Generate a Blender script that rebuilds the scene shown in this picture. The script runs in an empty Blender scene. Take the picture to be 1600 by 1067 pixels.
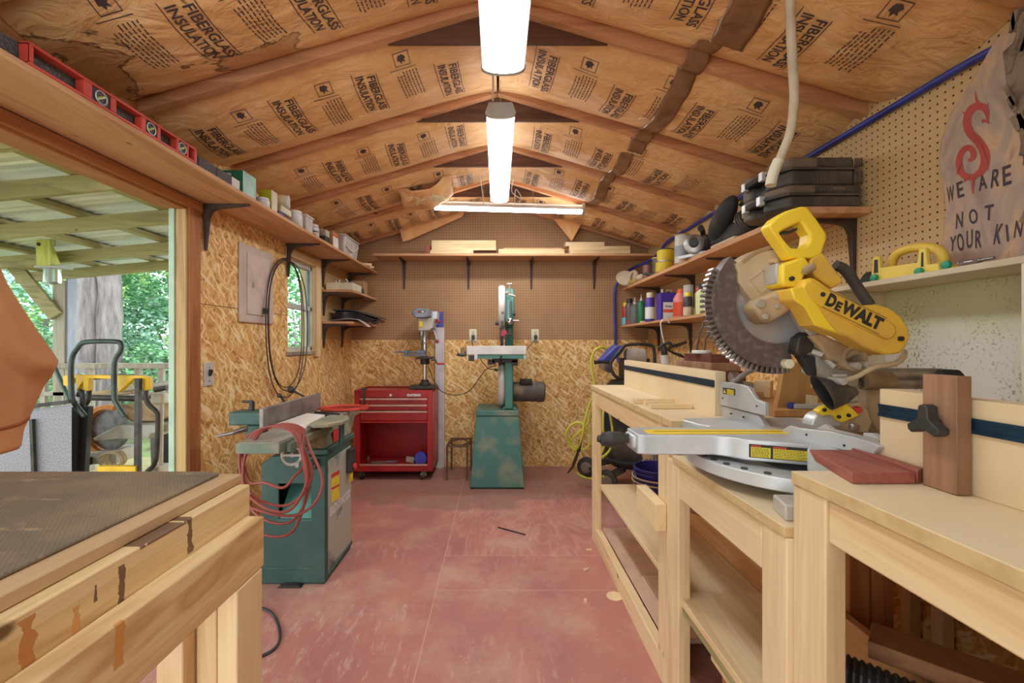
import bpy, bmesh, math, random
from mathutils import Vector, Matrix, Euler, noise
C = bpy.context.scene.collection
SC = bpy.context.scene
# ---------------------------------------------------------------- camera, sky, exposure
FPX, CX, CY, CAMZ = 690.0, 778.0, 537.0, 1.18      # focal length and vanishing point in photo pixels, eye height
cam_d = bpy.data.cameras.new('camera'); cam_d.sensor_width = 36.0; cam_d.sensor_fit = 'HORIZONTAL'
cam_d.lens = FPX / 1600.0 * 36.0
cam_d.shift_x = (800.0 - CX) / 1600.0; cam_d.shift_y = (CY - 533.5) / 1600.0
cam_d.clip_start = 0.02; cam_d.clip_end = 200
cam = bpy.data.objects.new('camera', cam_d); C.objects.link(cam)
cam.location = (0, 0, CAMZ); cam.rotation_euler = (math.pi / 2, 0, 0)
SC.camera = cam
W = bpy.data.worlds.new('sky'); SC.world = W; W.use_nodes = True
bg = W.node_tree.nodes['Background']; bg.inputs[0].default_value = (0.90, 0.97, 1.0, 1); bg.inputs[1].default_value = 1.35
SC.view_settings.view_transform = 'Standard'; SC.view_settings.look = 'None'
SC.view_settings.gamma = 1.0; SC.view_settings.use_curve_mapping = False
SC.view_settings.exposure = 1.45
LAMP = 11.5                                          # emission of the fluorescent tube diffusers
SC.cycles.max_bounces = 8; SC.cycles.diffuse_bounces = 6
SC.cycles.caustics_reflective = False; SC.cycles.caustics_refractive = False
SC.cycles.sample_clamp_indirect = 4.0

def PT(px, py, Y): return Vector(((px - CX) * Y / FPX, Y, CAMZ + (CY - py) * Y / FPX))   # point of the room seen at a photo pixel, at distance Y
def XZ(px, py, Y): p = PT(px, py, Y); return (p.x, p.z)
def L(v):
    v = v / 255.0
    return v / 12.92 if v <= 0.04045 else ((v + 0.055) / 1.055) ** 2.4
def S(r, g, b): return (L(r), L(g), L(b), 1.0)
# ---------------------------------------------------------------- things, parts
WL = {}
def _link(o, parent):
    C.objects.link(o)
    if parent: o.parent = parent
def thing(name, label, cat, loc=(0, 0, 0), group=None, kind=None):
    o = bpy.data.objects.new(name, None); C.objects.link(o); o.location = loc; o.empty_display_size = 0.05
    o['label'] = label; o['category'] = cat
    if group: o['group'] = group
    if kind: o['kind'] = kind
    WL[o.name] = Vector(loc); return o
def tag(o, label=None, cat=None, group=None, kind=None):
    for k, v in (('label', label), ('category', cat), ('group', group), ('kind', kind)):
        if v: o[k] = v
    return o
def dup(root, loc, label=None, group=None, rz=None):
    r = root.copy(); C.objects.link(r); r.location = loc
    if rz is not None: r.rotation_euler.z = rz
    if label: r['label'] = label
    if group: r['group'] = group
    WL[r.name] = Vector(loc)
    for ch in list(root.children):
        c = ch.copy(); C.objects.link(c); c.parent = r
        for g in list(ch.children):
            d = g.copy(); C.objects.link(d); d.parent = c
    return r
def rot(ax, deg): return Matrix.Rotation(math.radians(deg), 3, ax)
def catmull(pts, n, closed=False):
    P = [Vector(p) for p in pts]; out = []; N = len(P)
    rng = range(N if closed else N - 1)
    for i in rng:
        if closed: a, b, c, d = P[i - 1], P[i], P[(i + 1) % N], P[(i + 2) % N]
        else: a, b, c, d = P[max(i - 1, 0)], P[i], P[i + 1], P[min(i + 2, N - 1)]
        for k in range(n):
            t = k / n
            out.append(0.5 * ((2 * b) + (c - a) * t + (2 * a - 5 * b + 4 * c - d) * t * t + (3 * b - a - 3 * c + d) * t ** 3))
    if not closed: out.append(P[-1])
    return out
_tc = {}
def text2d(body, size, bold=0.0, shear=0.0):
    k = (body, size, bold, shear)
    if k in _tc: return _tc[k]
    cu = bpy.data.curves.new('t', 'FONT'); cu.body = body; cu.size = size; cu.offset = bold; cu.shear = shear
    cu.align_x = 'CENTER'; cu.align_y = 'CENTER'; cu.resolution_u = 3
    ob = bpy.data.objects.new('t', cu); C.objects.link(ob)
    me = bpy.data.meshes.new_from_object(ob.evaluated_get(bpy.context.evaluated_depsgraph_get()))
    v = [(q.co.x, q.co.y) for q in me.vertices]; f = [tuple(p.vertices) for p in me.polygons]
    bpy.data.objects.remove(ob); bpy.data.curves.remove(cu); bpy.data.meshes.remove(me)
    xs = [q[0] for q in v]; ys = [q[1] for q in v]
    r = (v, f, max(xs) - min(xs), max(ys) - min(ys)); _tc[k] = r; return r
class MB:
    def __init__(s): s.v = []; s.f = []; s.m = []; s.mi = 0
    def mat(s, i): s.mi = i; return s
    def add(s, vs, fs):
        o = len(s.v); s.v += [Vector(q) for q in vs]
        for q in fs: s.f.append(tuple(i + o for i in q)); s.m.append(s.mi)
        return s
    def box(s, x0, x1, y0, y1, z0, z1):
        v = [(x, y, z) for z in (z0, z1) for y in (y0, y1) for x in (x0, x1)]
        return s.add(v, [(0, 2, 3, 1), (4, 5, 7, 6), (0, 1, 5, 4), (2, 6, 7, 3), (0, 4, 6, 2), (1, 3, 7, 5)])
    def slab(s, x0, x1, y0, y1, z0, z1):   # box whose top face takes the second material
        s.box(x0, x1, y0, y1, z0, z1); s.m[-5] = s.mi + 1; return s
    def ob(s, c, size, R=None):
        c = Vector(c); h = [q / 2 for q in size]; v = []
        for z in (-1, 1):
            for y in (-1, 1):
                for x in (-1, 1):
                    q = Vector((x * h[0], y * h[1], z * h[2])); v.append(c + (R @ q if R else q))
        return s.add(v, [(0, 2, 3, 1), (4, 5, 7, 6), (0, 1, 5, 4), (2, 6, 7, 3), (0, 4, 6, 2), (1, 3, 7, 5)])
    def hexa(s, pts):   # 8 corners: bottom 4 ring, top 4 ring
        return s.add(pts, [(3, 2, 1, 0), (4, 5, 6, 7), (0, 1, 5, 4), (1, 2, 6, 5), (2, 3, 7, 6), (3, 0, 4, 7)])
    def beam(s, a, b, w, h, up=(0, 0, 1)):
        a = Vector(a); b = Vector(b); d = (b - a).normalized(); u = Vector(up); u = (u - d * u.dot(d)).normalized(); r = d.cross(u)
        q = lambda p: [p - r * w / 2 - u * h / 2, p + r * w / 2 - u * h / 2, p + r * w / 2 + u * h / 2, p - r * w / 2 + u * h / 2]
        return s.hexa(q(a) + q(b))
    def tube(s, pts, r, seg=8, closed=False, n=0, rs=None):
        P = catmull(pts, n, closed) if n else [Vector(p) for p in pts]; N = len(P); vs = []; fs = []; u = None
        for i, p in enumerate(P):
            if closed: t = P[(i + 1) % N] - P[i - 1]
            else: t = P[min(i + 1, N - 1)] - P[max(i - 1, 0)]
            t = t.normalized() if t.length > 1e-9 else Vector((0, 0, 1))
            if u is None: u = t.orthogonal().normalized()
            u = u - t * u.dot(t); u = u.normalized() if u.length > 1e-6 else t.orthogonal().normalized(); w = t.cross(u)
            rr = rs[i * (len(rs) - 1) // max(N - 1, 1)] if rs else r
            for k in range(seg):
                a = 2 * math.pi * k / seg; vs.append(p + (u * math.cos(a) + w * math.sin(a)) * rr)
        for i in range(N if closed else N - 1):
            j = (i + 1) % N
            for k in range(seg): k2 = (k + 1) % seg; fs.append((i * seg + k, i * seg + k2, j * seg + k2, j * seg + k))
        if not closed: fs.append(tuple(range(seg - 1, -1, -1))); fs.append(tuple((N - 1) * seg + k for k in range(seg)))
        return s.add(vs, fs)
    def cyl(s, a, b, r, r2=None, seg=20): return s.tube([a, b], r, seg, rs=[r, r if r2 is None else r2])
    def lathe(s, prof, c, axis=(0, 0, 1), seg=24):
        ax = Vector(axis).normalized(); u = ax.orthogonal().normalized(); w = ax.cross(u); c = Vector(c); vs = []; fs = []
        for r, h in prof:
            for k in range(seg):
                a = 2 * math.pi * k / seg; vs.append(c + ax * h + (u * math.cos(a) + w * math.sin(a)) * max(r, 1e-4))
        for i in range(len(prof) - 1):
            for k in range(seg): k2 = (k + 1) % seg; fs.append((i * seg + k, i * seg + k2, (i + 1) * seg + k2, (i + 1) * seg + k))
        fs.append(tuple(range(seg - 1, -1, -1))); fs.append(tuple((len(prof) - 1) * seg + k for k in range(seg)))
        return s.add(vs, fs)
    @staticmethod
    def _ax(axis, p, d): return {'Y': (p[0], d, p[1]), 'X': (d, p[0], p[1]), 'Z': (p[0], p[1], d)}[axis]
    def prism(s, poly, axis, a, b, inset=None):
        n = len(poly); vs = [s._ax(axis, p, a) for p in poly] + [s._ax(axis, p, b) for p in poly]
        fs = [tuple(range(n - 1, -1, -1)), tuple(range(n, 2 * n))] + [(i, (i + 1) % n, n + (i + 1) % n, n + i) for i in range(n)]
        return s.add(vs, fs)
    def ring(s, outer, inner, axis, a, b, closed=True):
        n = len(outer); X = s._ax
        vs = [X(axis, p, a) for p in outer] + [X(axis, p, a) for p in inner] + [X(axis, p, b) for p in outer] + [X(axis, p, b) for p in inner]; fs = []
        for i in range(n if closed else n - 1):
            j = (i + 1) % n
            fs += [(i, j, n + j, n + i), (2 * n + i, 3 * n + i, 3 * n + j, 2 * n + j), (i, 2 * n + i, 2 * n + j, j), (n + i, n + j, 3 * n + j, 3 * n + i)]
        if not closed:
            for i in (0, n - 1): fs.append((i, n + i, 3 * n + i, 2 * n + i))
        return s.add(vs, fs)
    def sph(s, c, r, seg=14, rings=8, R=None):
        r = (r, r, r) if not hasattr(r, '__len__') else r; c = Vector(c); vs = []; fs = []
        for i in range(rings + 1):
            t = math.pi * i / rings
            for k in range(seg):
                a = 2 * math.pi * k / seg
                q = Vector((r[0] * math.sin(t) * math.cos(a), r[1] * math.sin(t) * math.sin(a), r[2] * math.cos(t))); vs.append(c + (R @ q if R else q))
        for i in range(rings):
            for k in range(seg): k2 = (k + 1) % seg; fs.append((i * seg + k, i * seg + k2, (i + 1) * seg + k2, (i + 1) * seg + k))
        return s.add(vs, fs)
    def grid(s, fn, nu, nv):
        vs = [fn(i / nu, j / nv) for i in range(nu + 1) for j in range(nv + 1)]
        return s.add(vs, [(i * (nv + 1) + j, (i + 1) * (nv + 1) + j, (i + 1) * (nv + 1) + j + 1, i * (nv + 1) + j + 1) for i in range(nu) for j in range(nv)])
    def text(s, body, size, fn, bold=0.0, w=None, shear=0.0):
        v, f, tw, th = text2d(body, size, bold, shear); k = (w / tw) if w else 1.0
        return s.add([fn(x * k, y) for x, y in v], f)
    def build(s, name, mats, parent=None, bev=0, seg=2, solid=0, ang=38, normals=True, sub=0):
        if not isinstance(mats, (list, tuple)): mats = [mats]
        me = bpy.data.meshes.new(name)
        if parent is not None: org = WL.get(parent.name, Vector())
        else:
            xs = [q.x for q in s.v]; ys = [q.y for q in s.v]; zs = [q.z for q in s.v]
            org = Vector(((min(xs) + max(xs)) / 2, (min(ys) + max(ys)) / 2, min(zs)))
        me.from_pydata([q - org for q in s.v], [], s.f)
        for m in mats: me.materials.append(m)
        me.polygons.foreach_set('material_index', s.m)
        if normals:
            bm = bmesh.new(); bm.from_mesh(me); bmesh.ops.remove_doubles(bm, verts=bm.verts, dist=1e-6)
            bmesh.ops.recalc_face_normals(bm, faces=bm.faces); bm.to_mesh(me); bm.free()
        me.polygons.foreach_set('use_smooth', [True] * len(me.polygons))
        me.set_sharp_from_angle(angle=math.radians(ang))
        o = bpy.data.objects.new(name, me); _link(o, parent); WL[o.name] = org
        if parent is None: o.location = org
        if bev:
            b = o.modifiers.new('bevel', 'BEVEL'); b.width = bev; b.segments = seg; b.limit_method = 'ANGLE'; b.angle_limit = math.radians(40)
        if solid:
            b = o.modifiers.new('solid', 'SOLIDIFY'); b.thickness = solid; b.offset = 0
        if sub:
            b = o.modifiers.new('sub', 'SUBSURF'); b.levels = sub; b.render_levels = sub
        return o
    def one(s, name, mats, label, cat, group=None, kind=None, **k): return tag(s.build(name, mats, **k), label, cat, group, kind)
def circ(cx, cy, r, n=24, a0=0, a1=360):
    m = n if a1 - a0 >= 360 else n - 1
    return [(cx + r * math.cos(math.radians(a0 + (a1 - a0) * i / m)), cy + r * math.sin(math.radians(a0 + (a1 - a0) * i / m))) for i in range(n)]
# ---------------------------------------------------------------- materials
class N:
    def __init__(s, name):
        s.m = bpy.data.materials.new(name); s.m.use_nodes = True; s.t = s.m.node_tree; s.b = s.t.nodes['Principled BSDF']
    def n(s, t, _o=0, **k):
        q = s.t.nodes.new('ShaderNode' + t)
        for a, v in k.items():
            if a.startswith('i_'):
                i = a[2:]; s.put(q.inputs[int(i)] if i.isdigit() else q.inputs[i.replace('_', ' ')], v)
            else: setattr(q, a, v)
        return q
    def put(s, sock, v):
        if isinstance(v, bpy.types.NodeSocket): s.t.links.new(v, sock)
        elif isinstance(v, bpy.types.Node): s.t.links.new(v.outputs[0], sock)
        else: sock.default_value = v
    def math(s, op, a, b=0.0, c=None):
        q = s.n('Math', operation=op); s.put(q.inputs[0], a); s.put(q.inputs[1], b)
        if c is not None: s.put(q.inputs[2], c)
        return q.outputs[0]
    def pos(s): return s.n('TexCoord').outputs['Object']
    def mapv(s, v, sc=(1, 1, 1), ro=(0, 0, 0), lo=(0, 0, 0)):
        q = s.n('Mapping'); s.put(q.inputs[0], v); q.inputs[1].default_value = lo; q.inputs[2].default_value = ro; q.inputs[3].default_value = sc; return q.outputs[0]
    def noise(s, v, sc=5, det=3, ro=.5, dist=0, out='Fac'):
        q = s.n('TexNoise'); s.put(q.inputs['Vector'], v); q.inputs['Scale'].default_value = sc; q.inputs['Detail'].default_value = det
        q.inputs['Roughness'].default_value = ro; q.inputs['Distortion'].default_value = dist; return q.outputs[out]
    def ramp(s, f, stops, interp='LINEAR'):
        q = s.n('ValToRGB'); s.put(q.inputs[0], f); e = q.color_ramp; e.interpolation = interp
        while len(e.elements) < len(stops): e.elements.new(0.5)
        for el, (p, c) in zip(e.elements, stops): el.position = p; el.color = c if hasattr(c, '__len__') else (c, c, c, 1)
        return q.outputs[0]
    def mix(s, f, a, b, mode='MIX'):
        q = s.n('Mix', data_type='RGBA', blend_type=mode); s.put(q.inputs[0], f); s.put(q.inputs[6], a); s.put(q.inputs[7], b); return q.outputs[2]
    def bump(s, h, st=.3, d=.01):
        q = s.n('Bump'); s.put(q.inputs['Height'], h); q.inputs['Strength'].default_value = st; q.inputs['Distance'].default_value = d
        s.t.links.new(q.outputs[0], s.b.inputs['Normal'])
    def end(s, col, rough=.6, metal=0, spec=.5):
        s.put(s.b.inputs['Base Color'], col); s.put(s.b.inputs['Roughness'], rough); s.b.inputs['Metallic'].default_value = metal
        s.b.inputs['Specular IOR Level'].default_value = spec; return s.m
def surf(name, base, rough=.55, metal=0, var=None, sc=9, lo=.45, hi=.65, st=(1, 1, 1), bump=0, bsc=60, spec=.5, det=5):
    a = N(name); p = a.mapv(a.pos(), st); col = base
    if var is None: var = tuple(c * .82 for c in base[:3]) + (1,)
    f = a.ramp(a.noise(p, sc, det), [(lo, 0.0), (hi, 1.0)]); col = a.mix(f, base, var)
    if bump: a.bump(a.noise(p, bsc, 3), bump, .004)
    return a.end(col, rough, metal, spec)
def emit(name, col, st):
    a = N(name); a.b.inputs['Emission Color'].default_value = col; a.b.inputs['Emission Strength'].default_value = st
    return a.end(col, .5)
def wood(name, light, mid, dark, axis='Y', sc=1.0, knots=.5, rough=.6, fine=.09, ring=.34):
    a = N(name); i = 'XYZ'.index(axis); p = a.pos(); oi = a.n('ObjectInfo').outputs['Random']
    off = a.n('VectorMath', operation='SCALE'); off.inputs[0].default_value = (7.3, 5.1, 9.7); a.put(off.inputs['Scale'], oi)
    ad = a.n('VectorMath', operation='ADD'); a.put(ad.inputs[0], p); a.put(ad.inputs[1], off.outputs[0]); p = ad.outputs[0]
    s1 = [9 * sc] * 3; s1[i] = .8 * sc; s2 = [150 * sc] * 3; s2[i] = 3 * sc; s3 = [9 * sc] * 3; s3[i] = 5 * sc
    w = a.noise(a.mapv(p, s1), 1.0, 3, .55, 1.2)
    rings = a.math('FRACT', a.math('MULTIPLY', w, 5.0)); rings = a.math('ABSOLUTE', a.math('SUBTRACT', rings, .5))
    f = a.math('ADD', a.math('MULTIPLY', w, .75), a.math('MULTIPLY', rings, ring))
    col = a.ramp(f, [(.30, light), (.52, mid), (.78, dark)])
    fi = a.noise(a.mapv(p, s2), 1.0, 2); col = a.mix(a.math('MULTIPLY', a.ramp(fi, [(.45, 0.0), (.7, 1.0)]), fine * 2.2), col, dark)
    if knots:
        vo = a.n('TexVoronoi', voronoi_dimensions='3D'); a.put(vo.inputs['Vector'], a.mapv(p, s3)); vo.inputs['Scale'].default_value = 1.0
        k = a.ramp(vo.outputs['Distance'], [(.05, 1.0), (.10, 0.0)]); kd = tuple(c * .35 for c in dark[:3]) + (1,)
        sel = a.math('GREATER_THAN', a.n('SeparateColor', i_0=vo.outputs['Color']).outputs[0], 1 - knots)
        col = a.mix(a.math('MULTIPLY', k, sel), col, kd)
    a.bump(fi, .12, .003)
    return a.end(col, rough, 0, .35)
PINE = (S(235, 213, 172), S(225, 198, 152), S(202, 166, 118))
PINEN = (S(238, 216, 172), S(228, 200, 152), S(206, 168, 114))
SHELF = (S(216, 170, 126), S(202, 152, 108), S(172, 120, 82))
RAFT = (S(214, 160, 118), S(194, 138, 98), S(160, 108, 74))
DARKW = (S(110, 76, 58), S(88, 58, 44), S(60, 38, 30))
TREAT = (S(168, 158, 112), S(146, 138, 92), S(112, 104, 66))
M = {}
for ax in 'XYZ':
    M['pine' + ax] = wood('pine_' + ax, *PINE, axis=ax)
    M['shelf' + ax] = wood('shelf_pine_' + ax, *SHELF, axis=ax, knots=.25)
    M['raft' + ax] = wood('rafter_wood_' + ax, *RAFT, axis=ax)
    M['treat' + ax] = wood('treated_' + ax, *TREAT, axis=ax)
    M['warm' + ax] = wood('warm_pine_' + ax, *PINEN, axis=ax, knots=.7)
    M['brown' + ax] = wood('stained_stud_' + ax, S(190, 130, 82), S(166, 106, 62), S(130, 78, 44), axis=ax)
M['darkX'] = wood('dark_plywood', *DARKW, axis='X', knots=0)
M['redwoodY'] = wood('red_hardwood', S(176, 108, 96), S(152, 84, 74), S(118, 60, 54), axis='Y', knots=0, rough=.5)
M['walnutZ'] = wood('brown_hardwood', S(176, 136, 108), S(152, 114, 88), S(122, 86, 66), axis='Z', knots=0)
M['mahog'] = wood('dark_block_wood', S(120, 70, 56), S(98, 54, 42), S(70, 36, 30), axis='X', knots=0)
M['grayw'] = wood('grey_weathered', S(178, 168, 150), S(150, 140, 124), S(112, 104, 92), axis='Z', knots=.3)
M['mdf'] = surf('mdf', S(230, 210, 172), .7, 0, S(220, 196, 154), 3, .35, .7)
M['mdfe'] = surf('mdf_edge', S(210, 184, 134), .75, 0, S(196, 168, 118), 30)
M['ply'] = wood('plywood_sheet', S(206, 160, 104), S(194, 146, 90), S(172, 122, 72), axis='Z', knots=0, fine=.08)
M['steel'] = surf('brushed_steel', S(176, 174, 172), .35, .85, S(130, 128, 126), 14)
M['alu'] = surf('cast_aluminium', S(206, 210, 212), .42, .35, S(182, 186, 188), 6)
M['alud'] = surf('dusty_aluminium', S(190, 186, 176), .6, .2, S(168, 156, 136), 8)
M['chrome'] = surf('chrome', S(210, 210, 212), .18, 1, S(180, 180, 184), 12)
M['iron'] = surf('dark_steel', S(70, 66, 64), .5, .4, S(48, 44, 42), 12)
M['black'] = surf('black_plastic', S(44, 44, 46), .5, 0, S(66, 62, 58), 6)
M['brack'] = surf('bracket_brown', S(78, 62, 56), .55, .2, S(60, 46, 42), 9)
M['rubber'] = surf('black_rubber', S(40, 38, 37), .75, 0, S(86, 76, 66), 5)
M['white'] = surf('white_paint', S(228, 226, 222), .5, 0, S(210, 206, 200), 5)
M['cream'] = surf('cream_plastic', S(226, 218, 190), .45)
M['dust'] = surf('sawdust_coat', S(186, 160, 124), .85, 0, S(150, 126, 96), 10, bump=.2)
M['guard'] = surf('dusty_tan_guard', S(196, 176, 142), .7, 0, S(178, 154, 118), 7)
M['yellow'] = surf('yellow_plastic', S(246, 212, 58), .45, 0, S(236, 196, 52), 5, .5, .8)
M['yeldust'] = surf('dusty_yellow_plastic', S(236, 192, 58), .55, 0, S(212, 168, 84), 9, .4, .75)
M['red'] = surf('red_paint', S(176, 34, 38), .4, 0, S(150, 30, 34), 5)
M['redl'] = surf('orange_red', S(208, 74, 58), .45, 0, S(190, 62, 48), 6)
M['blue'] = surf('blue_tube', S(52, 62, 156), .4, 0, S(40, 48, 130), 6)
M['navy'] = surf('blue_bucket', S(48, 46, 120), .4, 0, S(36, 34, 96), 6)
M['green'] = surf('machine_green', S(56, 86, 78), .5, .1, S(104, 118, 104), 7, .5, .8)
M['teal'] = surf('teal_enamel', S(70, 124, 116), .45, .05, S(150, 150, 124), 5.5, .5, .74)
M['tealc'] = surf('clean_teal', S(70, 128, 116), .45, .05, S(84, 140, 128), 6)
M['hose'] = surf('red_rubber_hose', S(146, 66, 54), .5, 0, S(126, 56, 48), 6)
M['yhose'] = surf('yellow_hose', S(206, 204, 72), .45, 0, S(186, 182, 60), 6)
M['bed'] = surf('machined_iron_bed', S(168, 162, 148), .45, .3, S(140, 134, 118), 9)
M['fence'] = surf('worn_iron_fence', S(150, 142, 136), .45, .35, S(112, 104, 100), 7)
M['ttrack'] = surf('blue_anodised_track', S(34, 66, 92), .35, .5, S(24, 48, 70), 20)
M['paper'] = surf('label_white', S(232, 230, 226), .6)
M['labely'] = surf('label_yellow', S(226, 206, 60), .55, 0, S(210, 186, 50), 30)
M['labelr'] = surf('label_red', S(196, 60, 52), .55)
M['ink'] = surf('black_ink', S(46, 40, 40), .7, 0, S(58, 50, 48), 30)
M['inkw'] = surf('white_ink', S(232, 232, 228), .6)
M['card'] = surf('cardboard', S(176, 140, 98), .8, 0, S(160, 124, 84), 6)
M['clear'] = surf('frosted_plastic', S(208, 206, 202), .3, 0, S(186, 182, 176), 12)
M['diff'] = emit('tube_diffuser', (.93, .97, 1, 1), LAMP); M['diffn'] = emit('dimmed_tube_diffuser', (.95, .98, 1, 1), LAMP * .5)  # diffn: nearest fixture dimmed so the close benches don't wash out
M['canvas'] = surf('tan_canvas', S(198, 140, 92), .85, 0, S(184, 124, 78), 3, bump=.15, bsc=300)
M['foam'] = surf('charcoal_speckle', S(84, 82, 84), .8, 0, S(120, 118, 120), 160, .5, .6)
M['beige'] = surf('dusty_beige', S(206, 190, 164), .8, 0, S(180, 160, 130), 10)
M['case'] = surf('dusty_black_case', S(62, 60, 58), .6, 0, S(112, 98, 82), 5, .48, .7)
M['casetop'] = surf('dusty_case_lid', S(120, 104, 86), .75, 0, S(84, 76, 68), 5)
a = N('window_glass'); a.b.inputs['Transmission Weight'].default_value = 1; a.b.inputs['IOR'].default_value = 1.05; M['glass'] = a.end((.93, .98, .95, 1), .03)
a = N('jar_glass'); a.b.inputs['Transmission Weight'].default_value = .8; a.b.inputs['IOR'].default_value = 1.2; M['jar'] = a.end((.92, .94, .92, 1), .1)
a = N('plastic_film'); a.b.inputs['Transmission Weight'].default_value = .55; a.b.inputs['IOR'].default_value = 1.1; M['film'] = a.end((.92, .92, .92, 1), .25)
def osb(name, ax):
    a = N(name); q = a.n('SeparateXYZ', i_0=a.pos()).outputs; c = a.n('CombineXYZ', i_0=q[0 if ax == 'X' else 1], i_1=q[2]).outputs[0]
    wob = a.n('VectorMath', operation='SCALE'); a.put(wob.inputs[0], a.noise(c, 9, 2, out='Color')); wob.inputs['Scale'].default_value = .05
    ad = a.n('VectorMath', operation='ADD'); a.put(ad.inputs[0], c); a.put(ad.inputs[1], wob.outputs[0]); c2 = ad.outputs[0]
    col = a.ramp(a.noise(a.mapv(a.mapv(c2, (1, 1, 1), (0, 0, 1.1)), (8, 40, 1)), 1.0, 3), [(.35, S(200, 148, 82)), (.5, S(222, 172, 104)), (.65, S(236, 194, 128))]); hs = None
    tones = [S(172, 116, 60), S(240, 204, 140), S(188, 130, 68), S(246, 218, 160), S(206, 150, 82), S(228, 182, 114), S(242, 210, 148), S(216, 164, 96), S(248, 226, 176)]
    for i, tn in enumerate(tones):
        an = i * 2.4 + .3; n_ = a.noise(a.mapv(a.mapv(c2, (1, 1, 1), (0, 0, an)), (7.5, 38 + 6 * (i % 3), 1), (0, 0, 0), (i * 3.7, i * 5.3, 0)), 1.0, 1.5, .5)
        m_ = a.ramp(n_, [(.575, 0.0), (.60, 1.0)]); fi = a.ramp(n_, [(.6, 0.72), (.8, 1.0)])
        col = a.mix(a.math('MULTIPLY', m_, fi), col, tn); hs = n_ if hs is None else a.math('MAXIMUM', hs, n_)
    st = a.ramp(a.noise(c, 2.2, 4), [(.60, 0.0), (.8, 1.0)]); col = a.mix(a.math('MULTIPLY', st, .35), col, S(136, 104, 78))
    a.bump(hs, .3, .006); return a.end(col, .65, 0, .3)
def pegboard(name, ax, base, var):
    a = N(name); q = a.n('SeparateXYZ', i_0=a.pos()).outputs; P = .0254; d = []
    for s in (q[0 if ax == 'X' else 1], q[2]):
        f = a.math('FRACT', a.math('ADD', a.math('MULTIPLY', s, 1 / P), 100.0)); d.append(a.math('POWER', a.math('SUBTRACT', f, .5), 2.0))
    r = a.math('SQRT', a.math('ADD', d[0], d[1])); hole = a.ramp(r, [(.11, 1.0), (.15, 0.0)])
    n = a.ramp(a.noise(a.pos(), 2.5, 4), [(.4, 0.0), (.7, 1.0)]); col = a.mix(n, base, var)
    col = a.mix(hole, col, S(48, 32, 24)); a.bump(a.math('SUBTRACT', 1.0, hole), .4, .004); return a.end(col, .6, 0, .35)
M['osbX'] = osb('osb_sheet_back', 'X'); M['osbY'] = osb('osb_sheet_side', 'Y')
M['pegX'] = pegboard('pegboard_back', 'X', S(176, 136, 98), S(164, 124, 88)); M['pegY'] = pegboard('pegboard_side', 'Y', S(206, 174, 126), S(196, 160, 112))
# red painted plywood floor, worn and dusty
a = N('red_painted_floor'); p = a.mapv(a.pos(), (1, 1, 1), (0, 0, 0), (.02, 1.955, 0)); q = a.n('SeparateXYZ', i_0=p).outputs
base = a.ramp(a.noise(a.mapv(p, (2.2, 1.1, 1)), 1.6, 5, .6), [(.32, S(170, 112, 108)), (.5, S(182, 121, 112)), (.66, S(192, 128, 111))])
sw = a.noise(a.mapv(p, (3.4, .9, 1)), 1.3, 2, .5, 2.2); rg = a.math('ABSOLUTE', a.math('SUBTRACT', a.math('FRACT', a.math('MULTIPLY', sw, 5.5)), .5))
msk = a.math('MULTIPLY', a.math('GREATER_THAN', q[1], 2.46), a.math('GREATER_THAN', q[0], -.295))
base = a.mix(a.math('MULTIPLY', a.math('MULTIPLY', a.ramp(rg, [(.06, 1.0), (.26, 0.0)]), msk), .5), base, S(204, 148, 134))
dust = a.ramp(a.noise(a.mapv(p, (1.5, 1.5, 1)), 2.0, 6, .68), [(.47, 0.0), (.72, 1.0)]); base = a.mix(a.math('MULTIPLY', dust, .7), base, S(206, 174, 150))
scr = a.ramp(a.noise(a.mapv(p, (9, 2.0, 1), (0, 0, .35)), 4.0, 6, .78), [(.55, 0.0), (.62, 1.0)])
wr = a.math('MAXIMUM', a.ramp(a.noise(p, 1.1, 2), [(.45, 0.0), (.6, 1.0)]), a.math('MULTIPLY', a.math('LESS_THAN', q[0], -.32), a.math('LESS_THAN', q[1], 2.0))); base = a.mix(a.math('MULTIPLY', a.math('MULTIPLY', scr, wr), .6), base, S(206, 176, 160))
spk = a.ramp(a.noise(p, 75, 2), [(.72, 0.0), (.76, 1.0)]); base = a.mix(a.math('MULTIPLY', spk, .6), base, S(222, 200, 176))
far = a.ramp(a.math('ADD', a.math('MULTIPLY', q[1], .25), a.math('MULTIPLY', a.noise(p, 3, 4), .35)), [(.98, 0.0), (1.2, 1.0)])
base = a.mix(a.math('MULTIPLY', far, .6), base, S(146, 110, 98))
seam = None
for ax_, v_, lo_, hi_ in ((0, -.295, -9, 9), (1, 2.46, -.295, 2), (1, 2.115, -.295, 2), (0, 1.0, -9, 9), (0, -1.2, -9, 9)):
    l_ = a.math('LESS_THAN', a.math('ABSOLUTE', a.math('SUBTRACT', q[ax_], v_)), .0022); o_ = q[1 - ax_]
    l_ = a.math('MULTIPLY', l_, a.math('MULTIPLY', a.math('GREATER_THAN', o_, lo_), a.math('LESS_THAN', o_, hi_))); seam = l_ if seam is None else a.math('MAXIMUM', seam, l_)
base = a.mix(a.math('MULTIPLY', seam, .8), base, S(208, 168, 148)); a.bump(rg, .05, .003)
M['floor'] = a.end(base, a.ramp(a.noise(p, 6, 3), [(.3, .42), (.7, .65)]), 0, .4)
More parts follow.
